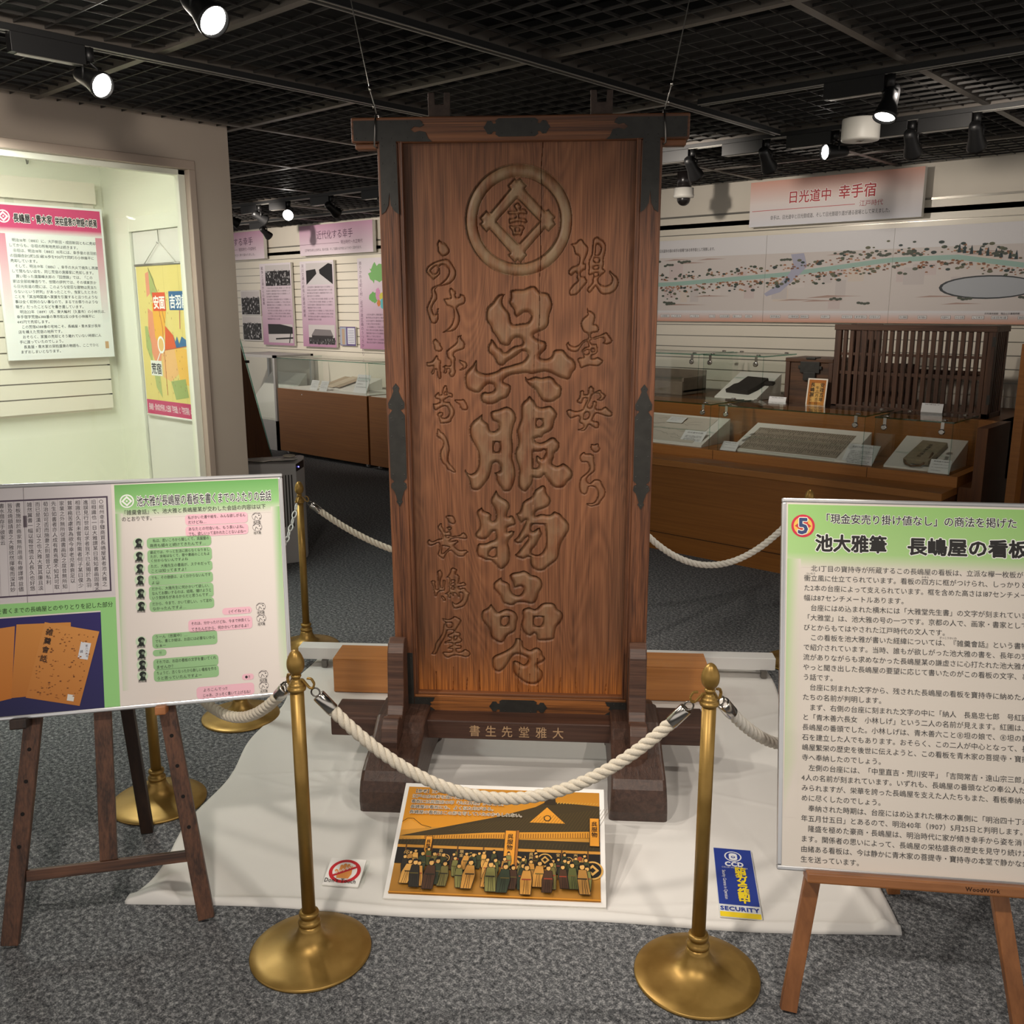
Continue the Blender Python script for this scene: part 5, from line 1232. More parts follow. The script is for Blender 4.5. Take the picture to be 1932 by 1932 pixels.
def carve():
    u0, u1, v0, v1, h = -0.364, 0.364, 0.258, 2.104, 0.0016
    nu = int((u1 - u0) / h) + 1; nv = int((v1 - v0) / h) + 1
    U = np.linspace(u0, u1, nu); V = np.linspace(v0, v1, nv)
    depth = np.zeros((nv, nu)); ground = np.zeros((nv, nu))
    params = {'G': (0.0150, 0.016, 0.42), 'S': (0.0095, 0.0075, 0.22), 'D': (0.0100, 0.011, 0.85)}
    layers = {k: (np.full((nv, nu), 9.0), np.zeros((nv, nu), bool)) for k in params}
    for line in CARVING.strip().split('\n'):
        k, rest = line.split(' ', 1)
        pts = [tuple(int(q) / 2000.0 for q in t.split(',')) for t in rest.split()]
        pl = np.array(pts) if k == 'D' else smooth_poly(pts)
        mg = 0.004
        i0 = max(0, int((pl[:, 0].min() - mg - u0) / h)); i1 = min(nu, int((pl[:, 0].max() + mg - u0) / h) + 2)
        j0 = max(0, int((pl[:, 1].min() - mg - v0) / h)); j1 = min(nv, int((pl[:, 1].max() + mg - v0) / h) + 2)
        X, Y = np.meshgrid(U[i0:i1], V[j0:j1])
        ins = np.zeros(X.shape, bool); d2 = np.full(X.shape, 81.0)
        A = pl; B = np.roll(pl, -1, axis=0)
        for (ax, ay), (bx, by) in zip(A, B):
            if (ay > by) != (ay < by) or ay != by:
                c = ((ay > Y) != (by > Y))
                if c.any():
                    xi = ax + (Y - ay) * (bx - ax) / (by - ay if by != ay else 1e-9)
                    ins ^= c & (X < xi)
            dx, dy = bx - ax, by - ay; L2 = dx * dx + dy * dy + 1e-12
            t = np.clip(((X - ax) * dx + (Y - ay) * dy) / L2, 0, 1)
            d2 = np.minimum(d2, (X - ax - t * dx) ** 2 + (Y - ay - t * dy) ** 2)
        dm, im = layers[k]
        dm[j0:j1, i0:i1] = np.minimum(dm[j0:j1, i0:i1], np.sqrt(d2))
        im[j0:j1, i0:i1] ^= ins
    for k, (D, w, g) in params.items():
        dm, im = layers[k]
        t = np.clip((dm - 0.0012) / w, 0, 1)
        z = D * (1 - t) ** 2.0
        depth = np.where(im, np.maximum(depth, z + 0.0004), depth); ground = np.where(im, np.maximum(ground, g), ground)
    # ring of the shop crest
    X, Y = np.meshgrid(U, V)
    rr = np.hypot(X + 0.0022, Y - 1.8648)
    d = np.minimum(0.1682 - rr, rr - 0.1290); im = d > 0
    t = np.clip(d / 0.019, 0, 1)
    depth = np.where(im, np.maximum(depth, 0.012 * (1 - t) ** 2.2 + 0.0004), depth); ground = np.where(im, 0.85, ground)
    # shrinkage cracks running with the grain
    for cx, va, vb, wob, dd in ((0.062, 1.45, 2.104, 0.010, 0.007), (0.044, 0.95, 1.45, 0.004, 0.003), (-0.006, 0.262, 0.52, 0.010, 0.008), (0.066, 0.262, 0.40, -0.006, 0.006), (-0.30, 0.262, 0.34, 0.004, 0.006), (-0.24, 0.262, 0.36, 0.006, 0.006),
                                (-0.14, 0.262, 0.35, -0.004, 0.006), (0.14, 0.262, 0.33, 0.004, 0.006), (0.20, 0.262, 0.37, -0.005, 0.005), (-0.19, 0.262, 0.32, 0.003, 0.005), (0.03, 0.262, 0.34, 0.004, 0.006), (0.30, 0.262, 0.31, 0.002, 0.005)):
        x = cx + wob * (Y - va) / (vb - va) + 0.0015 * np.sin(Y * 37 + cx * 90)
        m = (np.abs(X - x) < 0.0011) & (Y > va) & (Y < vb)
        depth = np.where(m, depth + dd, depth)
    yy = 0.025 + depth
    cl, sl = math.cos(math.asin(LEAN)), LEAN
    co = np.empty((nv, nu, 3), np.float32)
    co[..., 0] = X; co[..., 1] = cl * yy - sl * (Y - 1); co[..., 2] = 1 + sl * yy + cl * (Y - 1)
    me = bpy.data.meshes.new('carved_panel')
    me.vertices.add(nu * nv); me.vertices.foreach_set('co', co.ravel())
    idx = np.arange(nu * nv, dtype=np.int32).reshape(nv, nu)
    q = np.stack([idx[:-1, :-1], idx[:-1, 1:], idx[1:, 1:], idx[1:, :-1]], -1).reshape(-1, 4)
    me.loops.add(q.size); me.loops.foreach_set('vertex_index', q.ravel())
    me.polygons.add(len(q)); me.polygons.foreach_set('loop_start', np.arange(0, q.size, 4, dtype=np.int32))
    me.polygons.foreach_set('use_smooth', np.ones(len(q), bool))
    a = me.attributes.new('ground', 'FLOAT', 'POINT'); a.data.foreach_set('value', ground.ravel().astype(np.float32))
    me.materials.append(MATS['panel_wood']); me.update(calc_edges=True); me.validate()
    o = bpy.data.objects.new('carved_panel', me); COL.objects.link(o); o.parent = sign
    o['label'] = 'carved reddish brown board'
carve()
def tmb():
    m = MB(); m.T = TB; return m
m = tmb(); m.mat('sign_frame_x').box(-0.36, 0.36, 0.040, 0.052, 0.26, 2.10); m.build('back_board', parent=sign)
BT0, BT1 = 2.095, 2.168
m = tmb(); m.mat('sign_frame_x').box(-0.514, 0.514, 0.0, 0.062, BT0, BT1)
m.box(-0.506, -0.40, 0.012, 0.055, BT0 - 0.018, BT0); m.box(0.40, 0.506, 0.012, 0.055, BT0 - 0.018, BT0)
top_beam = m.build('top_beam', parent=sign, bevel=0.004, seg=2)
stiles = []
for s in (-1, 1):
    m = tmb(); m.mat('sign_frame_z')
    a, c = sorted((s * 0.4355, s * 0.372))
    m.box(a, c, 0.0, 0.06, 0.188, BT0)
    stiles.append(m.build('stile', parent=sign, bevel=0.004))
m = tmb(); m.mat('sign_rail_bottom').box(-0.372, 0.372, 0.0, 0.06, 0.188, 0.262)
bottom_rail = m.build('bottom_rail', parent=sign, bevel=0.003)
for nm, mt, bx in (('bead_moulding', 'sign_frame_z', [(-0.372, -0.360, 0.004, 0.03, 0.262, 2.105), (0.360, 0.372, 0.004, 0.03, 0.262, 2.105)]),
                   ('bead_moulding', 'sign_frame_x', [(-0.360, 0.360, 0.004, 0.03, 2.094, 2.106), (-0.360, 0.360, 0.004, 0.03, 0.262, 0.272)])):
    for q in bx:
        m = tmb(); m.mat(mt).box(*q)
        x0, x1, y0, y1, z0, z1 = q
        if z1 - z0 > 1: m.box((x0 + x1) / 2 + (0.004 if x0 < 0 else -0.008), (x0 + x1) / 2 + (0.008 if x0 < 0 else -0.004), -0.001, y1, z0 + 0.002, z1 - 0.002)
        m.build(nm, parent=sign, bevel=0.002)
# black iron fittings
def rivets(m, pts, r=0.0026, y=-0.0028):
    for x, z in pts:
        vs = [(x, y - 0.0016, z)]; n = 8
        vs += [(x + r * math.cos(2 * math.pi * i / n), y, z + r * math.sin(2 * math.pi * i / n)) for i in range(n)]
        m.add(vs, [(0, 1 + (i + 1) % n, 1 + i) for i in range(n)], True)
def cloud_end(x, zc, hz, s, L=0.03):
    """outline bits for a fretted end pointing along s"""
    return [(x, zc + hz), (x + s * L * 0.35, zc + hz * 0.92), (x + s * L * 0.45, zc + hz * 0.45), (x + s * L * 0.62, zc + hz * 0.55), (x + s * L * 0.72, zc + hz * 0.22), (x + s * L * 0.40, zc),
            (x + s * L * 0.72, zc - hz * 0.22), (x + s * L * 0.62, zc - hz * 0.55), (x + s * L * 0.45, zc - hz * 0.45), (x + s * L * 0.35, zc - hz * 0.92), (x, zc - hz)]
def plate_obj(name, polys, riv, parent):
    m = tmb(); m.mat('iron')
    for p in polys: m.prism(p, 'Y', -0.0028, 0.001)
    rivets(m, riv)
    return m.build(name, parent=parent)
for s in (-1, 1):
    # beam arm with swallow-tail end, then arm down the stile
    e = -0.268 * -s
    zc = (BT0 + BT1) / 2
    arm = [(s * 0.506, BT0 + 0.006), (s * 0.506, BT1 - 0.010), (s * 0.300, BT1 - 0.010), (s * 0.288, zc + 0.012), (s * 0.302, zc + 0.006), (s * 0.318, zc + 0.009), (s * 0.330, zc), (s * 0.318, zc - 0.009), (s * 0.302, zc - 0.004), (s * 0.284, zc - 0.008), (s * 0.276, BT0 + 0.010), (s * 0.264, BT0 + 0.001)]
    if s > 0: arm = arm[::-1]
    tb = [(s * 0.507, zc - 0.03), (s * 0.507, zc + 0.026)]
    plate_obj('corner_plate', [arm], [(s * x, z) for x in (0.498, 0.47, 0.42, 0.39, 0.34, 0.295) for z in (BT0 + 0.012, BT1 - 0.016)], top_beam)
    st = [(s * 0.427, 2.099), (s * 0.376, 2.099), (s * 0.373, 1.885), (s * 0.386, 1.893), (s * 0.398, 1.912), (s * 0.4015, 1.950), (s * 0.406, 1.912), (s * 0.416, 1.893), (s * 0.428, 1.885)]
    if s > 0: st = st[::-1]
    plate_obj('corner_plate', [st[::-1]], [(s * x, z) for x in (0.420, 0.384) for z in (2.085, 2.035, 1.980, 1.915)], stiles[0 if s < 0 else 1])
    zc2 = 1.155; x = s * 0.402; w = 0.027
    side = [(x - w, zc2 - 0.11), (x - w * 0.55, zc2 - 0.122), (x - w * 0.9, zc2 - 0.128), (x - w, zc2 - 0.142), (x - w * 0.6, zc2 - 0.155), (x - w * 0.25, zc2 - 0.185), (x - w * 0.4, zc2 - 0.190), (x, zc2 - 0.207),
            (x + w * 0.4, zc2 - 0.190), (x + w * 0.25, zc2 - 0.185), (x + w * 0.6, zc2 - 0.155), (x + w, zc2 - 0.142), (x + w * 0.9, zc2 - 0.128), (x + w * 0.55, zc2 - 0.122), (x + w, zc2 - 0.11),
            (x + w, zc2 + 0.10), (x + w * 0.5, zc2 + 0.118), (x + w * 0.95, zc2 + 0.124), (x + w, zc2 + 0.140), (x + w * 0.6, zc2 + 0.160), (x + w * 0.3, zc2 + 0.180), (x + w * 0.42, zc2 + 0.190), (x, zc2 + 0.205),
            (x - w * 0.42, zc2 + 0.190), (x - w * 0.3, zc2 + 0.180), (x - w * 0.6, zc2 + 0.160), (x - w, zc2 + 0.140), (x - w * 0.95, zc2 + 0.124), (x - w * 0.5, zc2 + 0.118), (x - w, zc2 + 0.10)]
    plate_obj('side_plate', [side], [(x + k * 0.019, zc2 + z) for k in (-1, 1) for z in (-0.132, -0.098, -0.03, 0.03, 0.09, 0.135)] + [(x, zc2 - 0.195), (x, zc2 + 0.192)], stiles[0 if s < 0 else 1])
    bp = [(s * 0.372, 0.192), (s * 0.372, 0.254), (s * 0.300, 0.254), (s * 0.306, 0.240), (s * 0.318, 0.236), (s * 0.312, 0.226), (s * 0.330, 0.222), (s * 0.314, 0.216), (s * 0.300, 0.206), (s * 0.298, 0.192)]
    if s > 0: bp = bp[::-1]
    plate_obj('corner_plate', [bp], [(s * a, z) for a in (0.36, 0.33) for z in (0.20, 0.246)], bottom_rail)
    ip = [(s * 0.431, 0.192), (s * 0.374, 0.192), (s * 0.374, 0.42), (s * 0.431, 0.42)]
    if s > 0: ip = ip[::-1]
    plate_obj('foot_plate', [ip[::-1]], [(s * a, z) for a in (0.424, 0.382) for z in (0.25, 0.32, 0.40)], stiles[0 if s < 0 else 1])
def centre(zc, hz, L, x0):
    r = cloud_end(x0 + L, zc, hz, 1, 0.001)
    pts = [(x0 - L, zc - hz), (x0 + L, zc - hz), (x0 + L + 0.010, zc - hz * 0.75), (x0 + L + 0.008, zc - hz * 0.45), (x0 + L + 0.016, zc - hz * 0.40), (x0 + L + 0.022, zc - hz * 0.72), (x0 + L + 0.034, zc - hz * 0.70), (x0 + L + 0.040, zc - hz * 0.3), (x0 + L + 0.046, zc),
           (x0 + L + 0.040, zc + hz * 0.3), (x0 + L + 0.034, zc + hz * 0.70), (x0 + L + 0.022, zc + hz * 0.72), (x0 + L + 0.016, zc + hz * 0.40), (x0 + L + 0.008, zc + hz * 0.45), (x0 + L + 0.010, zc + hz * 0.75), (x0 + L, zc + hz)]
    left = [(2 * x0 - a, c) for a, c in pts[1:]][::-1]
    return pts[1:] + left
plate_obj('centre_plate', [centre((BT0 + BT1) / 2 + 0.002, 0.026, 0.055, -0.005)], [(x, z) for x in (-0.05, 0.04, -0.085, 0.075) for z in (2.117, 2.149)], top_beam)
plate_obj('centre_plate', [centre(0.226, 0.026, 0.056, -0.005)], [(x, z) for x in (-0.05, 0.04) for z in (0.21, 0.243)], bottom_rail)
# forked iron hangers on top
for x in (-0.245, 0.250):
    m = tmb(); m.mat('iron_rust')
    z0, z1 = BT1 - 0.004, BT1 + 0.072
    m.prism([(x - 0.033, z0), (x + 0.033, z0), (x + 0.034, z1), (x + 0.016, z1), (x + 0.014, z1 - 0.034), (x - 0.013, z1 - 0.034), (x - 0.015, z1), (x - 0.034, z1)], 'Y', 0.026, 0.038)
    m.build('fork_hanger', parent=sign, bevel=0.002)
# the stand
def bulge(h0, n=10): return None
for s, x0, x1 in ((-1, -0.487, -0.316), (1, 0.316, 0.482)):
    prof = [(-0.328, 0.0), (-0.345, 0.045), (-0.346, 0.085), (-0.336, 0.118), (-0.312, 0.142), (-0.262, 0.160), (-0.20, 0.174), (-0.145, 0.194), (-0.105, 0.216), (-0.075, 0.228), (0.075, 0.228), (0.105, 0.216), (0.145, 0.194), (0.20, 0.174), (0.262, 0.160), (0.312, 0.142), (0.336, 0.118), (0.346, 0.085), (0.345, 0.045), (0.328, 0.0), (0.20, 0.0), (0.16, 0.03), (0.0, 0.045), (-0.16, 0.03), (-0.20, 0.0)]
    # waisted foot: slices across so that the sides swell towards the floor
    m = MB(); m.mat('stand_dark_y')
    n = len(prof); xs = [(x0, 0.0), (x0 + 0.012, 0.0), (x1 - 0.012, 0.0), (x1, 0.0)]
    vs = []
    for k, (x, _) in enumerate(xs):
        for (y, z) in prof:
            e = 0.010 * (1 - min(z / 0.21, 1)) * (-1 if k < 2 else 1)
            sh = 0.985 if k in (0, 3) else 1.0
            vs.append((x + e, y * sh, z if z == 0 else z * (0.985 if k in (0, 3) else 1)))
    fs = [tuple(range(n)), tuple(range(3 * n, 4 * n))[::-1]]
    for k in range(3):
        for i in range(n):
            j = (i + 1) % n; fs.append((k * n + i, (k + 1) * n + i, (k + 1) * n + j, k * n + j))
    m.add(vs, [f[::-1] for f in fs], False)
    o = m.build('foot', parent=sign, bevel=0.006, seg=2, angle=0.9)
    xa, xb = (-0.444, -0.388) if s < 0 else (0.374, 0.432)
    for d in (-1, 1):
        pr = [(0.0, 0.19), (-0.055, 0.19), (-0.10, 0.175), (-0.150, 0.160), (-0.20, 0.128), (-0.222, 0.150), (-0.226, 0.200), (-0.212, 0.242), (-0.185, 0.266), (-0.155, 0.262), (-0.135, 0.245), (-0.118, 0.250), (-0.100, 0.275), (-0.088, 0.33), (-0.082, 0.40), (-0.076, 0.455), (-0.060, 0.485), (-0.035, 0.497), (-0.008, 0.490), (-0.006, 0.30)]
        pr = [((y - 0.004) if d < 0 else (0.066 - y), z) for y, z in pr]
        m = MB(); m.mat('stand_dark_z').prism(pr, 'X', xa, xb); m.build('brace', parent=sign, bevel=0.004, angle=0.7)
m = MB(); m.mat('stand_dark_x').box(-0.656, 0.642, -0.06, 0.10, 0.137, 0.206)
cb = m.build('crossbar', parent=sign, bevel=0.005)
p = Print()
for ch, x in zip('書生先堂雅大', (-0.150, -0.094, -0.038, 0.021, 0.080, 0.138)):
    p.L = 1; p._g(ch, 0.006, x - 0.020, 0.1540, 0.040, 0.044, lin((178, 146, 112)))
p.build('lettering', cb, loc=(0, -0.0606, 0))
# suspension wires from the grid
M4 = Matrix.Translation(SIGN_LOC) @ Matrix.Rotation(SIGN_ROT, 4, 'Z')
def wire(x, top, label):
    t = thing('suspension_wire', label, 'wire', M4 @ (TB @ Vector((x, 0.03, BT1))), (0, 0, SIGN_ROT), 'wires steadying the signboard')
    s = 1 if x > 0 else -1
    lo = 0.0
    m = MB(); m.mat('steel_dark')
    m.tube([(-s * 0.004, 0.02, 0.016), (-s * 0.006, -0.034, 0.006), (-s * 0.003, -0.036, -0.03), (s * 0.001, -0.035, -0.085), (-s * 0.004, -0.03, -0.088), (-s * 0.010, 0.0, -0.090), (-s * 0.010, 0.034, -0.085), (-s * 0.006, 0.036, 0.0), (-s * 0.004, 0.02, 0.016)], 0.0028, 6)
    m.build('loop', parent=t)
    m = MB(); m.mat('rail_grey')
    d = Vector(top)
    m.tube([(-s * 0.004, -0.004, 0.008), d * 0.25, d], 0.0016, 6); m.build('cable', parent=t)
    m = MB(); m.mat('chrome').tube([d * 0.22, d * 0.26], 0.0035, 8); m.tube([d * 0.08, d * 0.12], 0.0032, 8); m.build('crimp', parent=t)
wire(-0.441, (-0.075, 0.02, 0.365), 'thin steel wire holding the left end of the signboard top beam')
wire(0.442, (0.070, 0.02, 0.365), 'thin steel wire holding the right end of the signboard top beam')

# ------------------------------------------------------------------ cloth, boxes and prints round the signboard
def S(x, y, z=0.0): return M4 @ Vector((x, y, z))
# white cloth: one rippled sheet over the carpet
def cloth():
    x0, x1, y0, y1 = -1.015, 1.045, -0.835, 1.03
    nx, ny = 220, 200
    X, Y = np.meshgrid(np.linspace(x0, x1, nx), np.linspace(y0, y1, ny))
    r = np.random.RandomState(4); Z = np.full(X.shape, 0.0065)
    for i in range(22):
        a = r.uniform(-0.5, 0.5) + (0 if r.rand() < 0.7 else 1.4); cx, cy = r.uniform(x0, x1), r.uniform(y0, y1)
        t = (X - cx) * -math.sin(a) + (Y - cy) * math.cos(a); l = (X - cx) * math.cos(a) + (Y - cy) * math.sin(a)
        w = r.uniform(0.006, 0.014); L = r.uniform(0.12, 0.5)
        Z += r.uniform(0.0012, 0.0045) * np.exp(-(t / w) ** 2) * np.exp(-(l / L) ** 2)
    for i in range(14):   # creases radiating at the left of the stand
        a = 2 * math.pi * i / 14 + 0.2; cx, cy = -0.60, -0.18
        l = (X - cx) * math.cos(a) + (Y - cy) * math.sin(a); t = -(X - cx) * math.sin(a) + (Y - cy) * math.cos(a)
        Z += 0.004 * np.exp(-(t / 0.010) ** 2) * np.exp(-((l - 0.10) / 0.07) ** 2)
    # rolled front hem, lifted front corners
    Z += 0.010 * np.exp(-((Y - y0 - 0.02 - 0.006 * np.sin(X * 9)) / 0.012) ** 2)
    Z += 0.035 * np.exp(-(((X - x0 - 0.07) / 0.05) ** 2 + ((Y - y0 - 0.06) / 0.07) ** 2))
    Z += 0.014 * np.exp(-((X - 0.93 + 0.15 * (Y + 0.3)) / 0.018) ** 2) * np.clip((-0.25 - Y) * 4, 0, 1)
    X2 = X + np.where(X < x0 + 0.2, -0.014 * np.sin(Y * 11) - 0.02 * np.exp(-((Y - y0) / 0.05) ** 2), 0) * (1 - (X - x0) / 0.2).clip(0, 1)
    X2 += np.where(X > x1 - 0.15, 0.012 * np.sin(Y * 8 + 1), 0) * (1 - (x1 - X) / 0.15).clip(0, 1)
    Y2 = Y + np.where(Y < y0 + 0.1, 0.008 * np.sin(X * 7), 0) * (1 - (Y - y0) / 0.1).clip(0, 1)
    v = np.stack([X2, Y2, Z], -1).reshape(-1, 3)
    idx = np.arange(nx * ny).reshape(ny, nx)
    q = np.stack([idx[:-1, :-1], idx[:-1, 1:], idx[1:, 1:], idx[1:, :-1]], -1).reshape(-1, 4)
    ring = list(idx[0, :]) + list(idx[1:, -1]) + list(idx[-1, -2::-1]) + list(idx[-2:0:-1, 0])
    vs = v.tolist(); base = len(vs)
    for i in ring: vs.append([v[i][0], v[i][1], 0.0005])
    fs = q.tolist(); n = len(ring)
    for k in range(n):
        fs.append([ring[k], base + k, base + (k + 1) % n, ring[(k + 1) % n]])
    m = MB(); m.mat('cloth_white'); m.add(vs, fs, True)
    o = m.build('floor_cloth', loc=SIGN_LOC, rot=(0, 0, SIGN_ROT))
    tag(o, 'rumpled white cloth spread on the carpet under the signboard', 'cloth')
cloth()
CL = 0.009
t = thing('wooden_box', 'long orange wooden box lying on the white cloth behind the signboard', 'box', S(-0.05, 0.605, CL), (0, 0, SIGN_ROT))
b = MB(); b.mat('box_orange').box(-0.775, 0.79, 0, 0.165, 0, 0.146); b.build('body', parent=t, bevel=0.003)
b = MB(); b.mat('box_orange').box(-0.774, 0.789, 0.001, 0.164, 0.1465, 0.149); b.build('lid', parent=t)
t = thing('low_rail', 'long low white bar on small feet behind the orange wooden box', 'rail', S(0, 0.885, 0), (0, 0, SIGN_ROT))
b = MB(); b.mat('laminate_white').box(-1.06, 1.07, 0.0, 0.075, 0.042, 0.098); b.build('bar', parent=t, bevel=0.003)
for x in (-0.94, 1.02):
    b = MB(); b.mat('steel_dark').box(x - 0.012, x + 0.012, -0.012, 0.16, 0.030, 0.042); b.box(x - 0.012, x + 0.012, -0.012, 0.012, 0.010, 0.03); b.box(x - 0.012, x + 0.012, 0.14, 0.16, 0.0, 0.03); b.build('foot', parent=t)

# printed street scene, propped up on the cloth: a generic old shopping street with figures
t = thing('picture_print', 'orange printed picture of an old shop street propped on the cloth before the signboard', 'picture', S(-0.020, -0.783, CL + 0.004), (math.radians(-69), 0, SIGN_ROT))
b = MB(); b.mat('paper').box(-0.306, 0.306, 0.001, 0.006, 0, 0.40); b.build('card', parent=t)
b = MB(); b.mat('glass').add([(-0.2, 0.006, 0.39), (0.2, 0.006, 0.39), (0.2, 0.145, 0.345), (-0.2, 0.145, 0.345)], [(0, 1, 2, 3)]); b.build('prop', parent=t)
p = Print(); r = random.Random(21)
W0, W1, H0, H1 = -0.294, 0.292, 0.014, 0.386
OR = (206, 138, 40)
p.rect(-0.306, 0.306, 0, 0.40, (232, 230, 226)); p.L = 1
p.grad(W0, W1, 0.24, H1, (212, 142, 34), (206, 136, 36), (178, 122, 36), (196, 134, 40)); p.grad(W0, W1, H0, 0.24, (168, 118, 46), (168, 118, 46), (190, 136, 52), (190, 136, 52))
p.L = 2
def pic_lines(pts, w=0.0016): p.line(pts, w, (34, 26, 16))
p.shape([(W0, 0.245), (-0.272, 0.265), (-0.22, 0.235), (W0, 0.225)], (214, 150, 58)); pic_lines([(W0, 0.255), (-0.28, 0.268), (-0.262, 0.268), (-0.235, 0.246), (-0.205, 0.238)])
RF = (62, 50, 26)
p.shape([(-0.294, 0.205), (-0.20, 0.232), (-0.02, 0.282), (0.10, 0.325), (0.13, 0.345), (0.155, 0.345), (0.292, 0.335), (0.292, 0.238), (0.0, 0.222)], RF)
p.L = 3
p.shape([(0.085, 0.268), (0.135, 0.325), (0.190, 0.268)], (216, 146, 44)); p.shape([(0.125, 0.335), (0.162, 0.335), (0.158, 0.362), (0.130, 0.362)], (48, 38, 24)); p.L = 4
p.disc(0.137, 0.285, 0.011, (48, 38, 24)); p.L = 5; p.disc(0.137, 0.285, 0.008, (216, 146, 44)); p.L = 3
for i in range(46):
    a = -0.15 + i * 0.0094; p.line([(a, 0.228), (a + 0.03 + i * 0.0005, 0.228 + 0.02 + i * 0.0018)], 0.0009, (96, 78, 40))
for i in range(14): p.line([(0.165 + i * 0.009, 0.340), (0.170 + i * 0.009, 0.346)], 0.003, (196, 150, 60))
p.L = 4
p.shape([(-0.230, 0.196), (0.292, 0.222), (0.292, 0.244), (-0.04, 0.226), (-0.230, 0.206)], (206, 142, 44)); p.L = 5
for i in range(70): a = -0.22 + i * 0.0072; p.rect(a, a + 0.0022, 0.199 + (a + 0.22) * 0.046, 0.208 + (a + 0.22) * 0.062, (132, 84, 32))
p.L = 4
p.shape([(W0, 0.176), (0.292, 0.176), (0.292, 0.206), (-0.03, 0.206), (W0, 0.192)], (56, 46, 26)); p.L = 5
for i in range(58): a = W0 + 0.006 + i * 0.0098; p.line([(a, 0.178), (a + 0.006, 0.196)], 0.0008, (92, 76, 40))
p.L = 4; p.rect(W0, W1, 0.166, 0.175, (196, 138, 54)); p.rect(W0, W1, 0.112, 0.166, (28, 24, 20)); p.L = 5
for i in range(8): a = -0.27 + i * 0.075; p.rect(a, a + 0.004, 0.10, 0.176, (92, 60, 26))
def crest(cx, cz, q):
    p.L = 6; p.disc(cx, cz, q, (206, 160, 84)); p.L = 7; p.disc(cx, cz, q * 0.82, (28, 24, 20)); p.L = 8
    p.shape([(cx, cz + q * 0.6), (cx - q * 0.6, cz), (cx, cz - q * 0.6), (cx + q * 0.6, cz)], (206, 160, 84)); p.L = 9; p.shape([(cx, cz + q * 0.3), (cx - q * 0.3, cz), (cx, cz - q * 0.3), (cx + q * 0.3, cz)], (28, 24, 20))
for cx, cz, q in ((-0.262, 0.147, 0.009), (-0.182, 0.140, 0.010), (-0.150, 0.134, 0.013), (-0.075, 0.137, 0.019), (0.055, 0.122, 0.028), (0.135, 0.140, 0.022), (0.202, 0.140, 0.013), (0.270, 0.112, 0.030)): crest(cx, cz, q)
p.L = 6
for a, s in ((-0.165, '呉服'), (-0.105, '現金'), (-0.04, '屋'), (0.095, '呉服屋'), (0.172, '安'), (0.222, '売物')):
    p.vtext(s, a, 0.164, 0.012, (206, 170, 104), bold=0.01)
# tall shop placards
for cx, w, z0, z1 in ((-0.205, 0.022, 0.138, 0.206), (0.032, 0.034, 0.115, 0.236), (0.276, 0.030, 0.190, 0.290)):
    p.L = 10; p.rect(cx - w / 2, cx + w / 2, z0, z1, (70, 46, 22)); p.L = 11; p.rect(cx - w / 2 + 0.002, cx + w / 2 - 0.002, z0 + 0.002, z1 - 0.002, (220, 148, 46)); p.L = 12; p.vtext('呉服物', cx, z1 - 0.012, min(0.018, w * 0.6), (40, 28, 16), bold=0.02)
p.L = 10; p.rect(0.048, 0.056, 0.075, 0.236, (160, 100, 38))
# goods in the shop front
p.L = 6
for i in range(26):
    a, c = r.uniform(-0.29, 0.24), r.uniform(0.112, 0.150); p.disc(a, c, r.uniform(0.004, 0.010), r.choice([(196, 136, 52), (98, 92, 44), (146, 70, 36), (206, 150, 70)]), r.uniform(0.005, 0.010), 8)
def figure(cx, z, h, robe, lean=0.0):
    L = p.L
    k = h / 0.10
    p.shape([(cx - 0.016 * k, z), (cx + 0.016 * k, z), (cx + (0.018 + lean) * k, z + 0.045 * k), (cx + (0.013 + lean) * k, z + 0.078 * k), (cx + (-0.011 + lean) * k, z + 0.078 * k), (cx + (-0.018 + lean * 0.5) * k, z + 0.045 * k)], (26, 20, 14)); p.L = L + 1
    p.shape([(cx - 0.0145 * k, z + 0.0015), (cx + 0.0145 * k, z + 0.0015), (cx + (0.0165 + lean) * k, z + 0.045 * k), (cx + (0.0115 + lean) * k, z + 0.0765 * k), (cx + (-0.0095 + lean) * k, z + 0.0765 * k), (cx + (-0.0165 + lean * 0.5) * k, z + 0.045 * k)], robe); p.L = L + 2
    for q in (-0.006, 0.002, 0.008): p.line([(cx + q * k, z + 0.002), (cx + (q * 0.6 + lean * 0.6) * k, z + 0.05 * k)], 0.0012 * k, (30, 24, 16))
    p.line([(cx + (-0.012 + lean) * k, z + 0.048 * k), (cx + (0.014 + lean) * k, z + 0.048 * k)], 0.004 * k, r.choice([(40, 34, 20), (150, 60, 36), (96, 84, 40)]))
    p.disc(cx + lean * 1.1 * k, z + 0.087 * k, 0.0085 * k, (26, 20, 14), 0.0105 * k, 12); p.L = L + 3
    p.disc(cx + (lean * 1.1 + 0.001) * k, z + 0.085 * k, 0.0066 * k, (216, 168, 96), 0.0082 * k, 12); p.L = L + 4
    p.shape([(cx + (lean * 1.1 - 0.008) * k, z + 0.089 * k), (cx + (lean * 1.1 + 0.007) * k, z + 0.092 * k), (cx + (lean * 1.1 + 0.004) * k, z + 0.100 * k), (cx + (lean * 1.1 - 0.006) * k, z + 0.098 * k)], (24, 20, 16))
    p.L = L
ROBES = [(58, 62, 34), (40, 36, 28), (84, 88, 44), (196, 140, 62), (110, 100, 52), (70, 44, 26), (166, 120, 56), (48, 58, 40), (126, 122, 66), (214, 160, 80)]
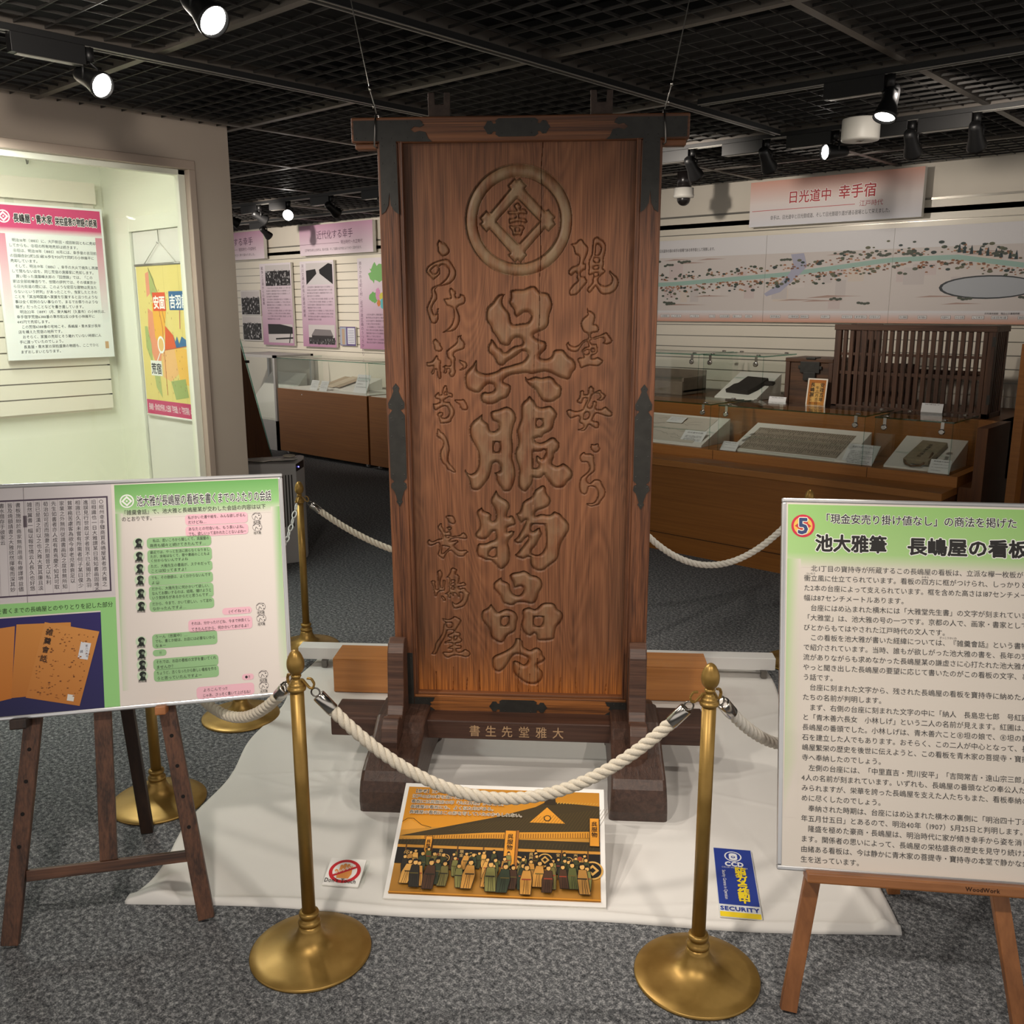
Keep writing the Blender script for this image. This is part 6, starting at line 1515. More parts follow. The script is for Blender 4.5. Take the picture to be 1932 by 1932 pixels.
for row, (zz, n, hh) in enumerate(((0.098, 17, 0.060), (0.072, 15, 0.074), (0.040, 15, 0.088), (0.024, 8, 0.096))):
    for i in range(n):
        p.L = 14 + row * 6
        figure(W0 + 0.022 + (W1 - W0 - 0.044) * (i + r.uniform(0.1, 0.9)) / n, zz + r.uniform(-0.006, 0.008), hh * r.uniform(0.9, 1.06), r.choice(ROBES), r.uniform(-0.012, 0.012))
p.L = 20; p.rect(W0, W1, H0, H0 + 0.004, OR)
p.L = 12
for k, s in enumerate(('【参考】江戸の呉服店', '江戸の店の軒を描いた浮世絵にある看板。', '看板には呉服店の印『丸に井桁』がみえる。', '長嶋屋の看板にも、よく似た印がある。', '長嶋屋の看板はこの形を写していたのかもしれない。')):
    p.text(s, -0.278, 0.362 - k * 0.0195, 0.0145, (44, 34, 26), outline=(0.07, (238, 226, 206)), fit=None, bold=0.01); p.L = 12
p.build('print', t)

# hand sign
t = thing('warning_card', 'small white card with red no touching sign lying on the cloth', 'sign', S(-0.4585, -0.735, CL + 0.003), (math.radians(-76), 0, SIGN_ROT - 0.04))
b = MB(); b.mat('paper').box(-0.052, 0.052, 0.001, 0.004, 0, 0.098); b.build('card', parent=t)
b = MB(); b.mat('glass').box(-0.052, 0.062, 0.004, 0.012, 0.0, 0.099); b.build('acrylic_block', parent=t)
p = Print(); p.rect(-0.052, 0.052, 0, 0.098, (236, 234, 230)); RD = (198, 34, 44)
p.L = 1; p.disc(0.0, 0.052, 0.046, RD, 0.042, 40); p.L = 2; p.disc(0.0, 0.052, 0.0355, (238, 234, 230), 0.0325, 40); p.L = 3
HD = (232, 150, 74)
p.shape([(-0.018, 0.026), (0.016, 0.026), (0.022, 0.042), (0.020, 0.060), (-0.016, 0.060), (-0.022, 0.044)], HD)
for x, z in ((-0.013, 0.074), (-0.004, 0.079), (0.006, 0.078), (0.015, 0.072)): p.round(x - 0.0045, x + 0.0045, 0.052, z, 0.004, HD)
p.shape([(-0.020, 0.040), (-0.030, 0.052), (-0.026, 0.058), (-0.016, 0.052)], HD)
p.L = 4; p.shape([(-0.034, 0.036), (-0.030, 0.030), (0.034, 0.066), (0.030, 0.072)], RD)
p.L = 5; p.text('さわらないで', -0.026, 0.040, 0.0105, (246, 240, 236), bold=0.03, rot=0.51)
p.text("Don't Touch", -0.050, 0.010, 0.020, (44, 32, 34), bold=0.01, fit=0.092); p.build('print', t)
# camera notice
t = thing('security_notice', 'blue and yellow security camera notice lying flat on the cloth', 'notice', (-1.0085, 2.036, CL + 0.002), (math.radians(-90), 0, math.atan2(0.062, 0.095)))
b = MB(); b.mat('paper').box(-0.056, 0.056, 0.0006, 0.002, 0, 0.33); b.build('sheet', parent=t)
p = Print(); W, H = 0.112, 0.33; BL = (34, 58, 146); YE = (236, 208, 40)
p.rect(-W / 2, W / 2, 0, H, (214, 218, 222)); p.L = 1; p.rect(-W / 2 + 0.002, W / 2 - 0.002, 0.056, H - 0.002, BL); p.rect(-W / 2 + 0.002, W / 2 - 0.002, 0.002, 0.024, YE); p.L = 2
p.text('SECURITY', -0.052, 0.030, 0.024, BL, bold=0.04, fit=0.104)
p.disc(0.0, 0.288, 0.025, (226, 228, 232), 0.026); p.L = 3; p.disc(0.0, 0.288, 0.021, BL, 0.022); p.L = 4; p.round(-0.012, 0.012, 0.268, 0.304, 0.010, (226, 228, 232)); p.L = 5; p.disc(0, 0.284, 0.006, BL); p.L = 6; p.disc(0, 0.284, 0.003, (226, 228, 232))
p.L = 3; p.text('CCD', -0.026, 0.238, 0.030, (232, 234, 238), bold=0.05, fit=0.054); p.text('COLOR VIDEO CAMERA', -0.036, 0.227, 0.0105, (216, 220, 232), fit=0.074)
p.vtext('防犯カメラ作動中', 0.016, 0.224, 0.033, (240, 212, 40), bold=0.04, pitch=0.60)
y = 0.216
for ch in 'Security Cameras in Operation':
    p._g(ch, 0.0, 0, 0, 0.0145, 0.0145, lin((226, 228, 236)), -math.pi / 2, 0, 0) if False else None
    if ch != ' ':
        o0 = len(p.v); p._g(ch, 0.0, -0.036, y, 0.0135, 0.0135, lin((226, 228, 236)), -math.pi / 2, -0.036, y)
    y -= advance(ch) * 0.0135 * (0.70 if ch != ' ' else 0.9)
p.build('print', t)

# ------------------------------------------------------------------ rope barrier
def stanchion(label):
    t = thing('rope_post', label, 'rope post', (0, 0, 0), group='brass rope posts round the signboard')
    m = MB(); m.mat('brass').lathe([(0.148, 0.0), (0.152, 0.002), (0.1525, 0.006), (0.149, 0.009), (0.125, 0.013), (0.09, 0.0195), (0.065, 0.027), (0.048, 0.037), (0.036, 0.052), (0.029, 0.070), (0.0265, 0.082)], 72)
    m.build('base', parent=t)
    m = MB(); m.mat('brass').lathe([(0.022, 0.080), (0.0275, 0.084), (0.0285, 0.089), (0.0265, 0.094), (0.0205, 0.097), (0.0205, 0.104), (0.0245, 0.107), (0.0255, 0.112), (0.0235, 0.117), (0.018, 0.119)], 40); m.build('collar', parent=t)
    m = MB(); m.mat('brass').lathe([(0.0168, 0.115), (0.0166, 0.713)], 32); m.build('pole', parent=t)
    m = MB(); m.mat('brass').lathe([(0.017, 0.710), (0.0215, 0.712), (0.0225, 0.716), (0.0215, 0.720), (0.0175, 0.722), (0.0185, 0.725), (0.0175, 0.729), (0.0135, 0.731), (0.0140, 0.734), (0.0100, 0.737), (0.0085, 0.741), (0.0115, 0.7445), (0.0128, 0.748), (0.0110, 0.751), (0.008, 0.753)], 36); m.build('cap', parent=t)
    eg = []
    for i in range(25):
        a = -math.pi / 2 + math.pi * i / 24
        z = 0.7815 + 0.0315 * math.sin(a); q = 0.0208 * math.cos(a) * (1 - 0.16 * math.sin(a))
        if 15 <= i <= 17: q *= 0.972 if i % 2 else 1.0
        eg.append((max(q, 0.0004), z))
    m = MB(); m.mat('brass').lathe(eg, 36); m.build('finial', parent=t)
    return t
def hook(t, ang):
    m = MB(); m.mat('brass'); c, s = math.cos(ang), math.sin(ang)
    pts = [(0.008, 0.738), (0.015, 0.739), (0.031, 0.718), (0.040, 0.717), (0.0435, 0.729), (0.037, 0.741), (0.026, 0.742)]
    pts = [(a * c, a * s, z) for a, z in pts]
    for a, d in zip(pts[:-1], pts[1:]): m.bar(a, d, 0.007, 0.0045, (0, 0, 1))
    o = m.build('hook', parent=t, bevel=0.001); return o
posts = {}
def put(key, x, y, label, to):
    t = stanchion(label) if not posts else None
    if t is None:
        src = posts['fl']
        t = src.copy(); COL.objects.link(t); t['label'] = label
        for ch in list(src.children):
            if ch.name.startswith('hook'): continue
            k = ch.copy(); COL.objects.link(k); k.parent = t
    t.location = (x, y, 0.0); posts[key] = t
    for a in to: hook(t, a)
    return t
PP = {'fl': (-1.768, 1.203), 'fr': (-0.991, 1.780), 'ml': (-2.754, 1.313), 'm2': (-3.127, 1.859), 'bl': (-3.585, 2.512)}
q = S(0.36, 1.16); PP['bc'] = (q.x, q.y)
q = S(1.22, 1.10); PP['br'] = (q.x, q.y)
q = S(1.205, 0.62); PP['mr'] = (q.x, q.y)
q = S(1.19, -0.32); PP['m3'] = (q.x, q.y)
def ang(a, c): return math.atan2(PP[c][1] - PP[a][1], PP[c][0] - PP[a][0])
LINKS = [('fl', 'fr'), ('fl', 'ml'), ('ml', 'm2'), ('m2', 'bl'), ('bl', 'bc'), ('bc', 'br'), ('br', 'mr'), ('mr', 'm3'), ('m3', 'fr')]
LAB = {'fl': 'front brass rope post before the red no touching card', 'fr': 'front brass rope post left of the blue security notice', 'ml': 'brass rope post behind the dark wood easel legs', 'm2': 'brass rope post of which the base shows under the wide board, by the rope', 'bl': 'brass rope post standing before the air purifier',
       'bc': 'brass rope post hidden behind the signboard', 'br': 'brass rope post far back behind the tall green headed board', 'mr': 'brass rope post behind the tall board, its base edge peeping out', 'm3': 'brass rope post behind the tall green headed board'}
for k in ('fl', 'fr', 'ml', 'm2', 'bl', 'bc', 'br', 'mr', 'm3'):
    put(k, PP[k][0], PP[k][1], LAB[k], [ang(k, c if a == k else a) for a, c in LINKS if k in (a, c)])
def rope(a, c, sag, label, mat='rope', r=0.0145, skew=0.0):
    A = Vector(PP[a] + (0.714,)); B = Vector(PP[c] + (0.714,)); d = (B - A); d.z = 0; d.normalize()
    A += d * 0.040; B -= d * 0.040; L = (B - A).length
    t = thing('barrier_rope', label, 'rope', A, group='white twisted barrier ropes')
    def pt(s): return d * (L * s) + Vector((0, 0, -4 * sag * s * (1 - s)))
    n = 120; P = [pt(i / n) for i in range(n + 1)]
    # arc length
    S_ = [0.0]
    for i in range(n): S_.append(S_[-1] + (P[i + 1] - P[i]).length)
    tot = S_[-1]
    def at(l):
        for i in range(n):
            if S_[i + 1] >= l: f = (l - S_[i]) / (S_[i + 1] - S_[i]); return P[i].lerp(P[i + 1], f), (P[i + 1] - P[i]).normalized()
        return P[-1], (P[-1] - P[-2]).normalized()
    side = Vector((-d.y, d.x, 0))
    m = MB(); m.mat(mat)
    l0, l1 = 0.064, tot - 0.064; pitch = 0.066; N_ = int((l1 - l0) / 0.006)
    for k in range(3):
        pts = []
        for i in range(N_ + 1):
            l = l0 + (l1 - l0) * i / N_
            c0, tn = at(l); up = side.cross(tn) * -1
            an = 2 * math.pi * (l / pitch + k / 3)
            pts.append(c0 + (side * math.cos(an) + up * math.sin(an)) * (r * 0.52))
        m.tube(pts, r * 0.56, 8)
    m.build('rope', parent=t)
    for e in (0, 1):
        f = MB(); f.mat('chrome')
        la, lb = (0.018, 0.068) if e == 0 else (tot - 0.018, tot - 0.068)
        pa, pb = at(la)[0], at(lb)[0]; ax = (pb - pa).normalized()
        f.T = Matrix.Translation(pa) @ ax.to_track_quat('Z', 'Y').to_matrix().to_4x4(); hl = (pb - pa).length
        f.lathe([(0.010, 0.001), (0.0148, 0.0), (0.0158, 0.002), (0.0160, hl - 0.001), (0.0150, hl), (0.011, hl - 0.003)], 28); f.build('ferrule', parent=t)
        g = MB(); g.mat('steel_dark'); cc = at(0.0085)[0] if e == 0 else at(tot - 0.0085)[0]
        w = side.cross(ax)
        g.tube([cc + (ax * math.cos(2 * math.pi * i / 18) + w * math.sin(2 * math.pi * i / 18)) * 0.0105 for i in range(18)], 0.0021, 8, closed=True); g.build('ring', parent=t)
    return t
rope('fl', 'fr', 0.262, 'thick twisted white rope across the front, sagging before the picture print')
rope('fl', 'ml', 0.215, 'twisted white rope from the front post to under the wide board')
rope('bl', 'bc', 0.275, 'twisted white rope from the post by the air purifier to behind the signboard')
rope('bc', 'br', 0.265, 'bright white twisted rope sagging before the long display counter', 'rope_white')
rope('fr', 'm3', 0.24, 'bright white twisted rope from the front post to behind the tall board', 'rope_white')
# white plastic chain towards the hidden post
A = Vector(PP['bl'] + (0.715,)); B = Vector(PP['m2'] + (0.715,)); d = (B - A); d.z = 0; d.normalize(); A += d * 0.038
t = thing('plastic_chain', 'white plastic chain hooked to the post by the air purifier', 'chain', A)
m = MB(); m.mat('chain_white'); L = (B - A).length - 0.04; n = 26
for i in range(n):
    s = (i + 0.5) / n; c0 = d * (L * s) + Vector((0, 0, -4 * 0.20 * s * (1 - s)))
    tn = (d * L + Vector((0, 0, -4 * 0.20 * (1 - 2 * s)))).normalized(); sd = Vector((-d.y, d.x, 0)); up = sd.cross(tn)
    w = sd if i % 2 else up
    m.tube([c0 + tn * (0.019 * math.cos(2 * math.pi * k / 14)) + w * (0.0095 * math.sin(2 * math.pi * k / 14)) for k in range(14)], 0.0032, 6, closed=True)
m.build('chain_links', parent=t)

# ------------------------------------------------------------------ easels with information boards
def frame(t, x0, x1, z0, z1, th=0.016, wd=0.011):
    b = MB(); b.mat('paper').box(x0 + 0.004, x1 - 0.004, 0.003, th - 0.004, z0 + 0.004, z1 - 0.004); b.build('backing', parent=t)
    for nm, q in (('frame_bar', (x0, x1, 0, th, z1 - wd, z1)), ('frame_bar', (x0, x1, 0, th, z0, z0 + wd)), ('frame_bar', (x0, x0 + wd, 0, th, z0 + wd, z1 - wd)), ('frame_bar', (x1 - wd, x1, 0, th, z0 + wd, z1 - wd))):
        b = MB(); b.mat('aluminium').box(*q); b.build(nm, parent=t, bevel=0.003)
# wide board on the left: origin at its lower right corner
LB = Vector((-2.018, 1.361, 0.575)); LR = math.atan2(0.817, 0.577); LT = math.radians(-15)
t = thing('information_board', 'wide framed board with old manuscript photo, books and chat bubbles', 'information board', LB, (LT, 0, LR))
W, H = 0.865, 0.604
frame(t, -W, 0, 0, H)
p = Print(); r = random.Random(5)
GR = (122, 186, 104); GL = (150, 206, 132)
x0, x1, z0, z1 = -W + 0.011, -0.011, 0.011, H - 0.011
p.rect(x0, x1, z0, z1, (226, 218, 212)); p.L = 1
p.rect(x0, -0.440, 0.263, 0.296, (150, 208, 132)); p.rect(-0.478, -0.440, z0, 0.296, (150, 208, 132)); p.rect(x0, -0.440, 0.296, 0.300, (212, 206, 204))
# manuscript photograph
p.rect(x0, -0.440, 0.300, z1, (208, 202, 204)); p.L = 2
p.rect(x0, -0.449, 0.312, 0.316, (74, 60, 78)); p.rect(x0, -0.449, 0.558, 0.562, (74, 60, 78)); p.rect(-0.453, -0.449, 0.312, 0.562, (74, 60, 78)); p.rect(-0.6525, -0.6515, 0.296, z1, (90, 80, 86)); p.rect(-0.655, -0.646, 0.49, 0.52, (90, 80, 88))
COLS = ['○総州幸手驛商買長嶋屋某者池大雅之', '旧相識也一日大雅謂某曰我知書画固唯不', '進誤見行世故以求者我不已矣獨於為羽', '相識已久而未嘗有所需者何子某曰僕少', '貧寒務苦慮客為欲今幸老児漸衰足以', '家業之外無所従識書画知之度昔無所知', '先生如書者亦人成有貴焉慶不知其可取',
        '荀治如可否而施妻之則是昔尤以私利', '而已是漢之町以之也大雅大賞其廉且淡', '雑然翼書一幅以報世情云人長久也好悠', '書板施紛於商家無所用頃有療譯堺益儘', '皆及焼額請書之大雅欣然揮毫而深其妙', '書水借存于彼家云', '看板之文字大雅書', '呉服物品々之看板', '現金安売懸値無し']
for i, s in enumerate(COLS):
    x = -0.465 - i * 0.0193 - (0.008 if i > 9 else 0)
    if x < x0 + 0.01: break
    p.rect(x - 0.0098, x - 0.0092, 0.316, 0.558, (150, 140, 150)); p.vtext(s, x, 0.555, 0.0130, (58, 52, 58), pitch=1.04)
p.L = 2; p.text('池大雅が看板を書くまでの長嶋屋とのやりとりを記した部分', -0.447 - 0.0133 * 27, 0.272, 0.0152, (36, 44, 36), fit=0.0133 * 27)
# books photograph
p.L = 1; p.grad(x0, -0.478, z0, 0.2595, (34, 34, 66), (44, 42, 88), (50, 42, 104), (44, 38, 96)); p.L = 2
def bookshape(pts, c1, c2):
    p.poly(pts, None, [lin(c1), lin(c1), lin(c2), lin(c2)])
bookshape([(-0.845, 0.03), (-0.698, 0.055), (-0.684, 0.238), (-0.80, 0.228)], (186, 112, 44), (206, 134, 66)); p.L = 3
bookshape([(-0.699, 0.056), (-0.56, 0.058), (-0.551, 0.238), (-0.680, 0.242)], (178, 110, 48), (206, 138, 68)); p.L = 4
bookshape([(-0.665, 0.054), (-0.538, 0.021), (-0.483, 0.209), (-0.613, 0.243)], (182, 116, 54), (208, 142, 74)); p.L = 5
for i in range(130):
    a, c = r.uniform(0.05, 0.95), r.uniform(0.05, 0.95); bx = -0.665 + 0.052 * c + 0.127 * a; bz = 0.054 + 0.189 * c - 0.033 * a
    p.disc(bx, bz, r.uniform(0.0008, 0.0034), r.choice([(134, 80, 36), (150, 92, 44), (112, 66, 34)]), r.uniform(0.0008, 0.0022), 6)
for i, ch in enumerate('雑羹會話'): p._g(ch, 0.02, -0.613 - i * 0.0055, 0.212 - i * 0.022, 0.018, 0.018, lin((52, 34, 26)), -0.25, -0.613 - i * 0.0055, 0.212 - i * 0.022)
p.shape([(-0.528, 0.186), (-0.504, 0.180), (-0.514, 0.138), (-0.538, 0.144)], (214, 216, 222)); p.shape([(-0.565, 0.054), (-0.549, 0.050), (-0.552, 0.034), (-0.568, 0.038)], (214, 212, 206)); p.L = 6; p.vtext('第八六九号', -0.515, 0.178, 0.0065, (70, 70, 90)); p.vtext('雑', -0.528, 0.165, 0.008, (70, 70, 90))
# chat panel
p.L = 1
p.grad(-0.432, -0.012, H - 0.075, H - 0.014, (150, 200, 132), (150, 200, 132), (106, 168, 92), (106, 168, 92)); p.grad(-0.432, -0.012, H - 0.105, H - 0.075, (226, 218, 212), (226, 218, 212), (150, 200, 132), (150, 200, 132))
p.grad(-0.035, -0.012, 0.05, H - 0.09, (226, 218, 212), (206, 214, 192), (134, 190, 116), (226, 218, 212)); p.grad(-0.432, -0.414, 0.05, H - 0.09, (206, 214, 192), (226, 218, 212), (226, 218, 212), (140, 194, 122))
p.L = 2; p.emblem(-0.402, 0.546, 0.018, (238, 242, 236), (140, 192, 122)); p.L = 3
p.text('池大雅が長嶋屋の看板を書くまでのふたりの会話', -0.378, 0.533, 0.030, (46, 48, 50), bold=0.012, outline=(0.07, (246, 248, 244)), fit=0.346); p.L = 3
p.text('『雑羹會話』で、池大雅と長嶋屋某が交わした会話の内容は以下', -0.417, 0.5105, 0.0142, (58, 56, 58), fit=0.369); p.text('のとおりです。', -0.417, 0.4935, 0.0142, (58, 56, 58), fit=0.082)
def bubble(a, c, e, f, col, lines, face):
    p.L = 2; p.round(a, c, e, f, min(0.009, (f - e) * 0.45), (150, 192, 140) if col == 'g' else (238, 188, 202)); p.L = 3
    n = len(lines); hgt = (f - e) / (n + 0.25)
    for i, s in enumerate(lines):
        w_ = sum(advance(ch) for ch in s); sz = min(hgt * 0.82, 0.0100); room = c - a - 0.012
        p.text(s, a + 0.007, f - hgt * (i + 0.92), sz, (48, 46, 48), fit=min(room, w_ * sz * 0.95))
    cx, cz = face; p.L = 2
    if col == 'g':
        p.disc(cx, cz, 0.0135, (196, 216, 188)); p.L = 3; p.disc(cx + 0.001, cz + 0.004, 0.0085, (34, 38, 36), 0.0075, 14); p.shape([(cx - 0.004, cz - 0.002), (cx + 0.006, cz), (cx + 0.008, cz - 0.012), (cx - 0.008, cz - 0.012)], (34, 38, 36)); p.L = 4; p.disc(cx + 0.004, cz + 0.001, 0.004, (120, 134, 116), 0.004, 10)
        p.text('長嶋屋', cx - 0.0115, cz - 0.0165, 0.0085, (34, 36, 36), fit=0.022)
    else:
        p.disc(cx, cz + 0.002, 0.0125, (120, 112, 114), 0.0115, 18); p.L = 3; p.disc(cx, cz + 0.002, 0.0115, (226, 218, 212), 0.0105, 18); p.L = 4
        p.line([(cx - 0.010, cz + 0.006), (cx - 0.004, cz + 0.011), (cx + 0.003, cz + 0.009), (cx + 0.009, cz + 0.011)], 0.0014, (70, 66, 70)); p.line([(cx - 0.006, cz - 0.006), (cx - 0.003, cz + 0.003), (cx + 0.003, cz - 0.004)], 0.0012, (80, 76, 80)); p.disc(cx + 0.006, cz + 0.005, 0.0016, (50, 46, 50)); p.disc(cx + 0.008, cz - 0.003, 0.0014, (50, 46, 50))
        p.text('池大雅', cx - 0.0105, cz - 0.0165, 0.0085, (34, 36, 36), fit=0.020)
bubble(-0.258, -0.097, 0.474, 0.503, 'p', ['私がかいた書や絵を、みんな欲しがるん', 'だけどね…'], (-0.073, 0.487))
bubble(-0.258, -0.097, 0.443, 0.472, 'p', ['あなたとの付会いも、もう長いよね。', 'でも、欲しいって言われたことないよねー'], (-0.073, 0.458))
for z1_, z0_, ls in ((0.446, 0.417, ['　私は、若いころから貧しくて、呉服屋の', '商売も細々と続けてきたんです…']), (0.414, 0.378, ['最近では、やっと生活に困らなくなりまし', 'たが、余裕はなくて、歌や書画のこともよ', 'く分からないんですよね']), (0.378, 0.350, ['ただ、大雅先生の書画が、ステキだって', 'ことは知ってますよ！']),
                     (0.348, 0.319, ['でも、その価値は、よく分からないんです', 'よ😃']), (0.318, 0.279, ['だから、大雅先生に何かかいて欲しい、', 'なんてお願いするのは、結局、儲けようと', 'いう気持ちがあるからだと思うんです…']), (0.279, 0.250, ['だから、今まで、かいて欲しい、って言わ', 'なかったんですよ…'])):
    bubble(-0.357, -0.194, z0_, z1_, 'g', ls, (-0.378, (z0_ + z1_) / 2 + 0.003))
bubble(-0.174, -0.098, 0.229, 0.247, 'p', ['　(イイねっ！)'], (-0.074, 0.242))
bubble(-0.262, -0.098, 0.188, 0.222, 'p', ['それは、分かったけどね、今まで仲良くし', 'てきたんだから、何かかいてあげるよ！'], (-0.074, 0.211))
for z1_, z0_, ls in ((0.191, 0.153, ['うーん（思案中）…', 'でも、書とか絵は、お店には必要ないから', 'なぁー']), (0.126, 0.096, ['それでは、お店の看板の文字を書いてくれ', 'ませんか？']), (0.098, 0.066, ['ちょうど、古くなったから新しい看板を作ろ', 'うと思っていたんですよー'])):
    bubble(-0.354, -0.190, z0_, z1_, 'g', ls, (-0.382, (z0_ + z1_) / 2 + 0.003))
bubble(-0.354, -0.320, 0.133, 0.150, 'g', ['　‼'], (-0.382, 0.143))
bubble(-0.131, -0.101, 0.051, 0.067, 'p', ['●‼'], (-0.076, 0.060)); bubble(-0.249, -0.101, 0.011, 0.043, 'p', ['　よろこんでっ‼', '　じゃあ、さっそく書いて上げるね！'], (-0.076, 0.030))
p.build('print', t, loc=(0, 0.0022, 0))
# easel under it: origin on the floor below the board corner line
def easel(name, label, base, rot, tilt, legs, bar, post, rear, mats, extra):
    t = thing(name, label, 'easel', base, (0, 0, rot))
    TT = Matrix.Rotation(tilt, 4, 'X')
    for a, c, w in legs:
        m = MB(); m.T = TT; m.mat(mats[0]).bar((a[0], 0.012, a[1]), (c[0], 0.012, c[1]), w, 0.022); holes = []
        if extra.get('holes'):
            for k in extra['holes']:
                f = (k - a[1]) / (c[1] - a[1]); x = a[0] + (c[0] - a[0]) * f
                m.mat('hole_dark').add([(x + 0.0052 * math.cos(2 * math.pi * i / 12), 0.0004, k + 0.0052 * math.sin(2 * math.pi * i / 12)) for i in range(12)], [tuple(range(12))], False)
        m.build('leg', parent=t, bevel=0.002)
    if bar: m = MB(); m.T = TT; m.mat(mats[1]).bar((bar[0], 0.013, bar[2]), (bar[1], 0.013, bar[2]), 0.028, 0.018); m.build('crossbar', parent=t, bevel=0.002)
    if post: m = MB(); m.T = TT; m.mat(mats[0]).bar((post[0], 0.016, post[1]), (post[0], 0.016, post[2]), 0.043, 0.016); m.build('centre_post', parent=t, bevel=0.002)
    top = TT @ Vector((rear[0], 0.04, rear[1])); m = MB(); m.mat(mats[2]).bar((rear[2], rear[3], 0.006), top, 0.034, 0.024); m.build('rear_leg', parent=t, bevel=0.002)
    return t, TT
# plane of the front legs meets the floor here
up = Vector((-0.211, 0.149, 0.966)); ax = Vector((0.577, 0.817, 0)); nb = Vector((-0.817, 0.577, 0))
B0 = LB + nb * 0.031 - up * (0.575 / 0.966); B0.z = 0.0
OFF = 0.575 / 0.966
t, TT = easel('easel', 'dark stained wooden easel holding the wide board', B0, LR, LT,
    [((-0.735, 0.013), (-0.590, 1.10), 0.042), ((-0.254, 0.012), (-0.401, 1.10), 0.042)], (-0.69, -0.289, OFF - 0.414), (-0.492, OFF - 0.40, 1.10), (-0.492, 1.12, 0.0, 0.0), ('easel_dark', 'easel_dark_x', 'easel_black'), {'holes': [OFF - k for k in (0.091, 0.172, 0.254, 0.336)]})
# rear leg foot measured on the carpet
Rm = Matrix.Rotation(-LR, 3, 'Z'); f = Rm @ (Vector((-2.602, 1.195, 0)) - B0)
for ch in list(t.children):
    if ch.name.startswith('rear_leg'): bpy.data.objects.remove(ch)
top = TT @ Vector((-0.492, 0.05, 1.07)); m = MB(); m.mat('easel_black').bar((f.x, f.y, 0.006), top, 0.036, 0.026, (0, 1, 0)); m.build('rear_leg', parent=t, bevel=0.002)
m = MB(); m.T = TT; m.mat('easel_black').box(-0.700, -0.660, -0.052, 0.02, OFF - 0.030, OFF - 0.004); m.build('peg', parent=t, bevel=0.003)
m = MB(); m.T = TT; m.mat('peg_wood').box(-0.352, -0.325, -0.056, 0.02, OFF - 0.026, OFF - 0.003); o = m.build('peg', parent=t, bevel=0.003); o['label'] = 'pale orange wooden peg'

# tall board on the right: origin at its lower left corner
RB = Vector((-0.830, 1.841, 0.330)); RR = math.atan2(0.566, 0.824); RT = math.radians(-16.7)
t = thing('information_board', 'tall green headed board with number five and long text', 'information board', RB, (RT, 0, RR))
W, H = 0.615, 0.864
frame(t, 0, W, 0, H)
p = Print()
p.rect(0.010, W - 0.010, 0.010, H - 0.010, (226, 218, 208)); p.L = 1
G1 = (156, 204, 122); G2 = (172, 212, 140); PB = (226, 218, 208)
p.grad(0.014, W - 0.014, 0.735, H - 0.015, G2, G2, G1, G1); p.grad(0.014, W - 0.014, 0.700, 0.735, PB, PB, G2, G2)
p.grad(0.014, 0.045, 0.25, 0.720, (206, 216, 182), PB, PB, G2); p.grad(0.014, 0.045, 0.12, 0.25, PB, PB, PB, (206, 216, 182)); p.grad(W - 0.045, W - 0.014, 0.25, 0.720, PB, (206, 216, 182), G2, PB)
p.L = 2; p.disc(0.049, 0.798, 0.027, (212, 50, 76), n=40); p.L = 3; p.disc(0.049, 0.798, 0.0215, (240, 196, 92), n=40); p.L = 4; p.shape([(0.030, 0.798), (0.038, 0.804), (0.038, 0.810), (0.060, 0.810), (0.060, 0.804), (0.068, 0.798), (0.060, 0.792), (0.060, 0.786), (0.038, 0.786), (0.038, 0.792)], (206, 66, 66))
p.L = 5; p.text('5', 0.036, 0.780, 0.052, (58, 76, 122), bold=0.03, outline=(0.07, (244, 240, 226)))
p.L = 3; p.text('「現金安売り掛け値なし」の商法を掲げた', 0.088, 0.8075, 0.0245, (44, 44, 44), bold=0.012, outline=(0.06, (244, 246, 240)), fit=0.440)
p.L = 3; p.text('池大雅筆', 0.077, 0.743, 0.0425, (44, 42, 42), bold=0.035, outline=(0.085, (246, 248, 242)), fit=0.163)
p.L = 3; p.text('長嶋屋の看板', 0.285, 0.741, 0.0425, (44, 42, 42), bold=0.035, outline=(0.085, (246, 248, 242)), fit=0.268)
